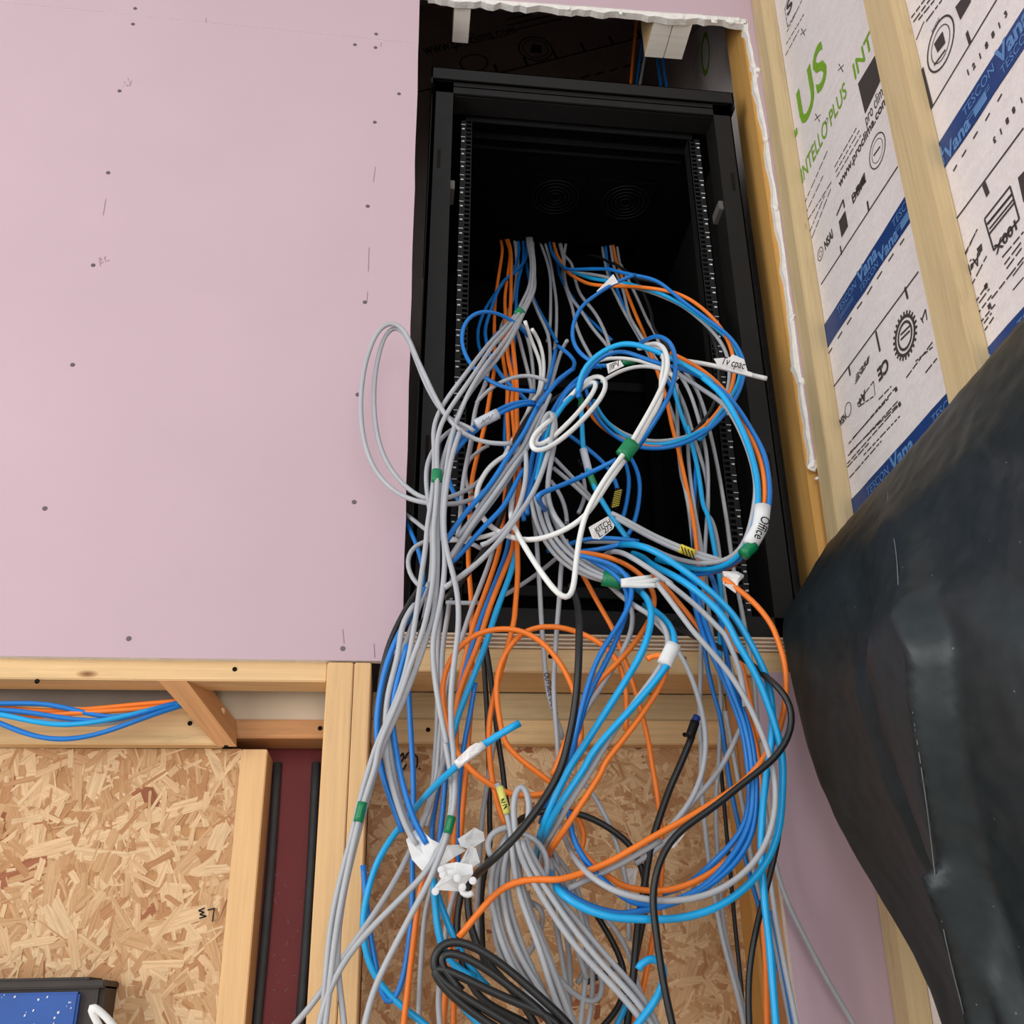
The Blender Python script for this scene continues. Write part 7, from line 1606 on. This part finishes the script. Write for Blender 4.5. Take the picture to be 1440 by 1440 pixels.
b_=band('tape_band','green tape under the Office sleeve on the right arch','green_tape',(0.4567,1.1850,0.5438),(0.4413,1.1850,0.5298),0.0088,0.0090,cat='tape',grp='green tape bands')
b_=band('tape_band','green tape holding the pale cut cable ends over the sill','green_tape',(0.2712,1.2706,0.5282),(0.2975,1.2706,0.5222),0.0106,0.0075,cat='tape',grp='green tape bands')
b_=band('tape_band','green tape on the bright blue cable behind the white pair','green_tape',(0.2739,1.3275,0.7193),(0.2815,1.3275,0.6957),0.0053,0.0045,cat='tape',grp='green tape bands')
b_=band('tape_band','small dull green tape in front of the oval white loop','green_tape',(0.2793,1.3851,0.8893),(0.2776,1.3851,0.8713),0.0046,0.0045,cat='tape',grp='green tape bands')
# white and yellow sleeves
b_=band('tape_sleeve','white tape sleeve written Office on the right arch of cables','white_tape',(0.4752,1.1800,0.5992),(0.4518,1.1850,0.5436),0.0108,.0085,mid=(0.4670,1.1800,0.5675))
hand_text(b_,'Office',(0.4665,1.1650,0.5776),(-0.0150,0.0000,-0.0320),(-0.4590,-1.1650,-0.5616),0.0200,0.0354,.002)
b_=band('tape_sleeve','yellow tape sleeve with black stripes on the level grey pair','yellow_tape',(0.3826,1.2691,0.5751),(0.4029,1.2691,0.5666),0.0064,0.0055,cat='tape')
fs_=Flat();fs_.line((0.3830,1.2611,0.5742),(0.3855,1.2611,0.5621),.0016,(-0.3830,-1.2611,-0.5742));fs_.build('stripe','ink',b_)
fs_=Flat();fs_.line((0.3875,1.2611,0.5723),(0.3900,1.2611,0.5602),.0016,(-0.3875,-1.2611,-0.5723));fs_.build('stripe','ink',b_)
fs_=Flat();fs_.line((0.3920,1.2611,0.5705),(0.3945,1.2611,0.5584),.0016,(-0.3920,-1.2611,-0.5705));fs_.build('stripe','ink',b_)
fs_=Flat();fs_.line((0.3966,1.2611,0.5686),(0.3990,1.2611,0.5565),.0016,(-0.3966,-1.2611,-0.5686));fs_.build('stripe','ink',b_)
b_=band('tape_sleeve',"dark sleeve with yellow rings standing in the rack's middle",'ink',(0.3273,1.3700,0.7171),(0.3159,1.3700,0.6843),0.0060,0.0045,cat='tape')
fs_=Flat();fs_.line((0.3178,1.3620,0.7086),(0.3296,1.3620,0.7123),.0011,(-0.3178,-1.3620,-0.7086));fs_.build('yellow_ring','yellow_tape',b_)
fs_=Flat();fs_.line((0.3170,1.3620,0.7053),(0.3288,1.3620,0.7090),.0011,(-0.3170,-1.3620,-0.7053));fs_.build('yellow_ring','yellow_tape',b_)
fs_=Flat();fs_.line((0.3162,1.3620,0.7021),(0.3280,1.3620,0.7057),.0011,(-0.3162,-1.3620,-0.7021));fs_.build('yellow_ring','yellow_tape',b_)
fs_=Flat();fs_.line((0.3155,1.3620,0.6988),(0.3273,1.3620,0.7024),.0011,(-0.3155,-1.3620,-0.6988));fs_.build('yellow_ring','yellow_tape',b_)
fs_=Flat();fs_.line((0.3147,1.3620,0.6956),(0.3265,1.3620,0.6992),.0011,(-0.3147,-1.3620,-0.6956));fs_.build('yellow_ring','yellow_tape',b_)
fs_=Flat();fs_.line((0.3140,1.3620,0.6923),(0.3257,1.3620,0.6959),.0011,(-0.3140,-1.3620,-0.6923));fs_.build('yellow_ring','yellow_tape',b_)
fs_=Flat();fs_.line((0.3132,1.3620,0.6891),(0.3249,1.3620,0.6927),.0011,(-0.3132,-1.3620,-0.6891));fs_.build('yellow_ring','yellow_tape',b_)
fs_=Flat();fs_.line((0.3124,1.3620,0.6859),(0.3242,1.3620,0.6894),.0011,(-0.3124,-1.3620,-0.6859));fs_.build('yellow_ring','yellow_tape',b_)
fs_=Flat();fs_.line((0.3117,1.3620,0.6826),(0.3234,1.3620,0.6862),.0011,(-0.3117,-1.3620,-0.6826));fs_.build('yellow_ring','yellow_tape',b_)
b_=band('tape_sleeve','yellow green tape end with black marks standing over the grey hank','pale_yellow',(0.1234,1.2487,0.2443),(0.1321,1.2487,0.2129),0.0047,0.0045,cat='tape')
scribble(b_,'handwriting',[[(0.1239,1.2417,0.2269),(0.1282,1.2417,0.2296),(0.1245,1.2417,0.2241),(0.1295,1.2417,0.2255)]])
scribble(b_,'handwriting',[[(0.1259,1.2417,0.2207),(0.1309,1.2417,0.2227),(0.1272,1.2417,0.2165),(0.1316,1.2417,0.2207)]])
b_=band('tape_sleeve','blank white tape round the bright blue and grey cables before the sill','white_tape',(0.3400,1.1950,0.4087),(0.3255,1.1950,0.3824),0.0097,0.0080,cat='tape')
b_=band('tape_sleeve','grey written tape on the bright blue cable behind the white pair','sleeve_tape',(0.2681,1.3366,0.7669),(0.2750,1.3366,0.7273),0.0059,0.0050,cat='tape')
scribble(b_,'handwriting',[[(0.2569,1.3296,0.7431),(0.2612,1.3296,0.7443),(0.2582,1.3296,0.7391)],[(0.2599,1.3296,0.7371),(0.2646,1.3296,0.7403),(0.2615,1.3296,0.7341)],[(0.2624,1.3296,0.7332),(0.2661,1.3296,0.7353)]])
b_=band('tape_sleeve','clear tape sleeve with faint writing on the blue pair left of the crossing','sleeve_tape',(0.1363,1.3150,0.8111),(0.1031,1.3150,0.7900),0.0085,0.0065,cat='tape')
scribble(b_,'handwriting',[[(0.1101,1.3030,0.7852),(0.1137,1.3030,0.7925),(0.1145,1.3030,0.7874),(0.1181,1.3030,0.7957)],[(0.1190,1.3030,0.7927),(0.1217,1.3030,0.7990),(0.1225,1.3030,0.7929),(0.1280,1.3030,0.8024)]],.0004)
b_=band('tape_sleeve','white tape near the free end of the bright blue cable','white_tape',(0.0980,1.1700,0.2764),(0.0667,1.1700,0.2534),0.0053,0.0050,cat='tape')
f_,c_,n_,s_=flag('fan shaped piece of white tape above the free blue end',[(0.0969,1.1650,0.2759),(0.0894,1.1650,0.2779),(0.0813,1.1650,0.2731),(0.0752,1.1650,0.2670),(0.0711,1.1650,0.2630),(0.0678,1.1650,0.2603),(0.0691,1.1650,0.2510),(0.0799,1.1650,0.2583),(0.0982,1.1650,0.2725)],'paper',0.0040)
f_,c_,n_,s_=flag('triangular white paper flag on the blue cable high in the large circle',[(0.3696,1.4650,1.2127),(0.3778,1.4650,1.1937),(0.3601,1.4650,1.1850),(0.3380,1.4650,1.1635),(0.3363,1.4650,1.1714),(0.3528,1.4650,1.1913)],'paper',0.0040)
f_,c_,n_,s_=flag('white flag with handwriting on the grey cable end by the right rail',[(0.4673,1.2700,0.8970),(0.4937,1.2700,0.9012),(0.4984,1.2700,0.9063),(0.5159,1.2700,0.8984),(0.5189,1.2700,0.8741),(0.5251,1.2700,0.8738),(0.5231,1.2700,0.8657),(0.4797,1.2700,0.8780),(0.4712,1.2700,0.8852)],'paper',0.0040)
hand_text(f_,'Tv cpac',(0.4750,1.2620,0.8821),(0.0354,0.0000,-0.0080),(-0.4927,-1.2620,-0.8782),0.0170,0.0362,.001)
f_,c_,n_,s_=flag('small crumpled white flag with writing under the blue arch',[(0.3051,1.3000,0.8994),(0.3281,1.3000,0.9083),(0.3330,1.3000,0.8975),(0.3067,1.3000,0.8797)],'paper',0.0040)
hand_text(f_,'/IPV',(0.3076,1.2900,0.8807),(0.0183,0.0000,0.0107),(-0.3167,-1.2900,-0.8861),0.0130,0.0212,.001)
f_,c_,n_,s_=flag('white flag with two lines of handwriting beside the white V',[(0.2496,1.2400,0.5895),(0.2777,1.2400,0.6074),(0.2859,1.2400,0.5941),(0.2839,1.2400,0.5887),(0.2641,1.2400,0.5722),(0.2544,1.2400,0.5737)],'paper',0.0040)
hand_text(f_,'KITCH',(0.2584,1.2300,0.5763),(0.0221,0.0000,0.0156),(-0.2695,-1.2300,-0.5841),0.0120,0.0271,.001)
hand_text(f_,'L 2/3',(0.2621,1.2300,0.5702),(0.0196,0.0000,0.0155),(-0.2719,-1.2300,-0.5780),0.0110,0.0250,.001)
f_,c_,n_,s_=flag('blank white flag with torn curl where the orange cable bulges right',[(0.4272,1.2300,0.5258),(0.4486,1.2300,0.5262),(0.4557,1.2300,0.5204),(0.4542,1.2300,0.5161),(0.4474,1.2300,0.5099),(0.4435,1.2300,0.5047),(0.4405,1.2300,0.4937),(0.4233,1.2300,0.5060),(0.4288,1.2300,0.5181)],'paper',0.0100)
f_,c_,n_,s_=flag('small blank paper flag hanging low before the strand board',[(0.3068,1.4300,0.1708),(0.3272,1.4300,0.1710),(0.3215,1.4300,0.1488),(0.3084,1.4300,0.1534)],'paper',0.0040)
f_,c_,n_,s_=flag('torn white paper behind the thick black cable',[(0.3621,1.3000,0.1973),(0.3460,1.3000,0.1800),(0.3374,1.3000,0.1769),(0.3416,1.3000,0.1814),(0.3533,1.3000,0.1928)],'paper',0.0040)
f_,c_,n_,s_=flag('crumpled white wrapping tape left of the cable clips',[(0.0127,1.2620,0.1852),(0.0233,1.2620,0.1980),(0.0324,1.2620,0.1965),(0.0417,1.2620,0.1859),(0.0563,1.2620,0.1788),(0.0764,1.2620,0.1804),(0.0837,1.2620,0.1733),(0.0691,1.2620,0.1648),(0.0565,1.2620,0.1562),(0.0350,1.2620,0.1478),(0.0204,1.2620,0.1634)],'white_tape',0.0110)
f_,c_,n_,s_=flag('upper stiff white tape tab right of the orange cables',[(0.0737,1.2620,0.1860),(0.0940,1.2620,0.1987),(0.1046,1.2620,0.1935),(0.1066,1.2620,0.1850),(0.0886,1.2620,0.1741),(0.0772,1.2620,0.1775)],'white_tape',0.0060)
f_,c_,n_,s_=flag('lower crumpled white tape tab above the clips',[(0.0761,1.2550,0.1586),(0.0874,1.2550,0.1782),(0.0950,1.2550,0.1746),(0.0996,1.2550,0.1584),(0.0873,1.2550,0.1513),(0.0724,1.2550,0.1532)],'white_tape',0.0070)
f_,c_,n_,s_=flag('torn white wrapping tape over the cut cable ends',[(0.0497,1.2350,0.1535),(0.0709,1.2350,0.1564),(0.0890,1.2350,0.1531),(0.0897,1.2350,0.1430),(0.0799,1.2350,0.1308),(0.0791,1.2350,0.1247),(0.0436,1.2350,0.1266),(0.0531,1.2350,0.1388)],'white_tape',0.0100)

ce_bm = bmesh.new()
bmesh.ops.create_cone(ce_bm, cap_ends=False, segments=12, radius1=.0043, radius2=.0043, depth=.012)
bmesh.ops.create_cone(ce_bm, cap_ends=True, segments=10, radius1=.0026, radius2=.0026, depth=.0135)
bmesh.ops.create_circle(ce_bm, cap_ends=True, segments=12, radius=.0043, matrix=Matrix.Translation((0,0,.0055)))
ce_me = bpy.data.meshes.new('cable_end')
ce_bm.to_mesh(ce_me)
ce_bm.free()
ce_me.materials.append(MAT['white_tape'])
for p in ((0.0543,1.2170,0.1409),(0.0525,1.2170,0.1462),(0.0703,1.2170,0.1372),(0.0461,1.2170,0.1233),(0.0881,1.2170,0.1342),(0.0764,1.2170,0.1274)):
    o = obj('cable_end', ce_me, None, f_)
    o.location = p
    o.rotation_euler = (-Vector(p)).to_track_quat('Z', 'Y').to_euler()

cp_=tube_me("cable_clip",catmull([Vector((0.0750,1.2170,0.1280)),Vector((0.0770,1.2170,0.1217)),Vector((0.0823,1.2170,0.1192)),Vector((0.0883,1.2170,0.1210))],.003),.0035,8)
obj("cable_clip",cp_,"white_tape",None,label="white hooked cable clip under the crumpled wrapping tape",category="clip")
band('plug_tip','blue tip','plug_blue',(0.3998,1.3235,0.3520),(0.3930,1.3235,0.3415),.0055,.0055,parent=CAB['K3'][0])
band('plug_body','','black_metal',(0.3958,1.3235,0.3447),(0.3864,1.3235,0.3239),.0065,.0065,parent=CAB['K3'][0])
obj('cable',tube_me('cable',catmull([Vector((0.2904,1.2450,0.5135)),Vector((0.3116,1.2450,0.5174)),Vector((0.3321,1.2450,0.5204))],.008),.0036,8),JK['w'],None,label='pale cut cable end from the green tape, top of three',category='cable',group='white cables')
obj('cable',tube_me('cable',catmull([Vector((0.2902,1.2450,0.5109)),Vector((0.3161,1.2450,0.5123)),Vector((0.3457,1.2450,0.5181))],.008),.0036,8),JK['w'],None,label='pale cut cable end from the green tape, middle of three',category='cable',group='white cables')
obj('cable',tube_me('cable',catmull([Vector((0.2900,1.2450,0.5084)),Vector((0.3157,1.2450,0.5077)),Vector((0.3433,1.2450,0.5090))],.008),.0036,8),JK['w'],None,label='pale cut cable end from the green tape, lowest of three',category='cable',group='white cables')
hand_text(CAB['N9'][0],'OUTSIDE DOOR',(0.1927,1.3201,0.4088),(0.0101,0.0000,-0.0590),(-0.1977,-1.3201,-0.3793),.011,0.0598,.0005)
b_=band('tape_sleeve','short yellow and black taped end behind the written grey cable','yellow_tape',(0.2244,1.4100,0.3585),(0.2299,1.4100,0.3418),0.0030,0.0030,cat='tape')
fs_=Flat();fs_.line((0.2222,1.4050,0.3530),(0.2277,1.4050,0.3547),.004,(-0.2214,-1.4000,-0.3518));fs_.build('stripe','ink',b_)
fs_=Flat();fs_.line((0.2250,1.4050,0.3464),(0.2301,1.4050,0.3481),.004,(-0.2242,-1.4000,-0.3451));fs_.build('stripe','ink',b_)
# ------------------------------------------------------------ black polythene hanging on the right wall
def sheet():
    E = [Vector(p) for p in SHEET_EDGE]
    E = smooth_path(catmull(E, 0.012), 2, 1)
    top = E[0].z
    cols = 240
    V, F = [], []
    n = len(E)
    for i, e in enumerate(E):
        drop = max(0.0, top - e.z)
        endp = Vector((0.685 + 0.03 * (e.z - 0.78) - min(0.10, 0.32 * drop), 0.25, e.z + 0.055 * max(0.0, 1 - drop / 0.25)))
        for j in range(cols + 1):
            t = j / cols
            p = e.lerp(endp, t)
            ease = min(1.0, t * 5)
            k = min(1.0, drop / 0.30) ** 2
            s = (e - endp).length * t
            # folds fan out from the fixing point near the batten
            a = math.atan2(s - 0.30, drop + 0.22)
            f = 0.012 * math.sin(a * 7.5 + 0.6) + 0.005 * math.sin(a * 15 + 1.9 + drop * 3)
            crease = 0.0
            for amp, wl, wr, cr in SHEET_FOLDS:
                if cr[0][0] - 0.02 <= drop <= cr[-1][0] + 0.05:
                    tc = cr[-1][1]
                    for (d0, t0_), (d1, t1_) in zip(cr, cr[1:]):
                        if drop <= d1:
                            tc = t0_ + (t1_ - t0_) * max(0.0, (drop - d0) / (d1 - d0))
                            break
                    q = (t - tc) * (e - endp).length
                    crease += amp * max(0.0, 1 - abs(q) / (wl if q < 0 else wr))
            bulge = 0.035 * math.sin(math.pi * min(1, t * 1.6)) * k
            p.x -= ease * k * (f + crease + bulge + 0.008 * noise.noise(Vector((s * 9, drop * 5, 1.3))))
            p.x -= 0.0015 * noise.noise(Vector((s * 40, drop * 40, 0)))
            V.append(p)
    for i in range(n - 1):
        for j in range(cols):
            a = i * (cols + 1) + j
            F.append((a, a + 1, a + cols + 2, a + cols + 1))
    me = mesh('plastic_sheet', V, F, True)
    highlight_paths = []
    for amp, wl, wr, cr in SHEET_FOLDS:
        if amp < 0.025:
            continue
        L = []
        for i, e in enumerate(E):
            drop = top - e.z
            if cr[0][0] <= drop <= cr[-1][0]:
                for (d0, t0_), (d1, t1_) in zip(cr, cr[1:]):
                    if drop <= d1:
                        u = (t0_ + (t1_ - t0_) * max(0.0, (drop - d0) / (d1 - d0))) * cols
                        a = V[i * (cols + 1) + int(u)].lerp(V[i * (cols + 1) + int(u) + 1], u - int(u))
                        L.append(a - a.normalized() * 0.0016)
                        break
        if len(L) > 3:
            highlight_paths.append(smooth_path(L, 3, 3))
    o = obj('plastic_sheet', me, 'sheet', None, label='black polythene sheet hung along the right wall below the printed membrane', category='plastic sheet')
    md = o.modifiers.new('thick', 'SOLIDIFY')
    md.thickness = 0.0012
    md.offset = 0
    for L in highlight_paths:
        obj('crease_highlight', tube_me('crease_highlight', L, 0.0006, 5), 'crease', o)  # thin pale line painted along the fold as its highlight
    return o


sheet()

# ------------------------------------------------------------ blue case fixed to the strand board at bottom left
case = empty('power_case', (-0.44, 1.525, -0.25), label='blue case with black edges at the bottom left corner', category='tool case')
CX0, CX1, CY0, CY1, CZ = -0.16, 0.083, -0.072, 0.0725, 0.2965
body = obj('body', box_me('body', CX0, CX1, CY0 + .006, CY1, 0.0, CZ, 0.006), 'cap_black', case)
obj('rim', box_me('rim', CX0 - .003, CX1 + .002, CY0 - .002, CY1 - .004, CZ - .008, CZ + .001, 0.002), 'cap_black', case)
obj('rim', box_me('rim', CX0 - .001, CX1 - .02, CY0 + .01, CY1 - .02, CZ + .001, CZ + .005, 0.001), 'cap_black', case)
front = obj('front_panel', box_me('front_panel', CX0, CX1 - .026, CY0 - .004, CY0 + .008, 0.0, CZ - .012, 0.003), 'case_blue', case)
fl = Flat()
rnd = random.Random(8)
yy = CY0 - .0048
for i in range(46):
    x, z = rnd.uniform(-.06, CX1 - .03), rnd.uniform(CZ - .08, CZ - .014)
    s = rnd.uniform(.0004, .0014)
    fl.poly([(x - s, yy, z - s), (x + s * rnd.random(), yy, z - s), (x + s, yy, z + s), (x - s * rnd.random(), yy, z + s)])
for pts in (((-.045, -.052), (-.030, -.054), (-.012, -.062), (.004, -.068)), ((-.038, -.060), (-.020, -.060), (-.034, -.078)), ((-.052, -.066), (-.040, -.070), (-.050, -.082))):
    fl.stroke([(x, yy, CZ + z) for x, z in pts], 0.005, NY)
fl.build('white_scuff', 'paint_white', front)
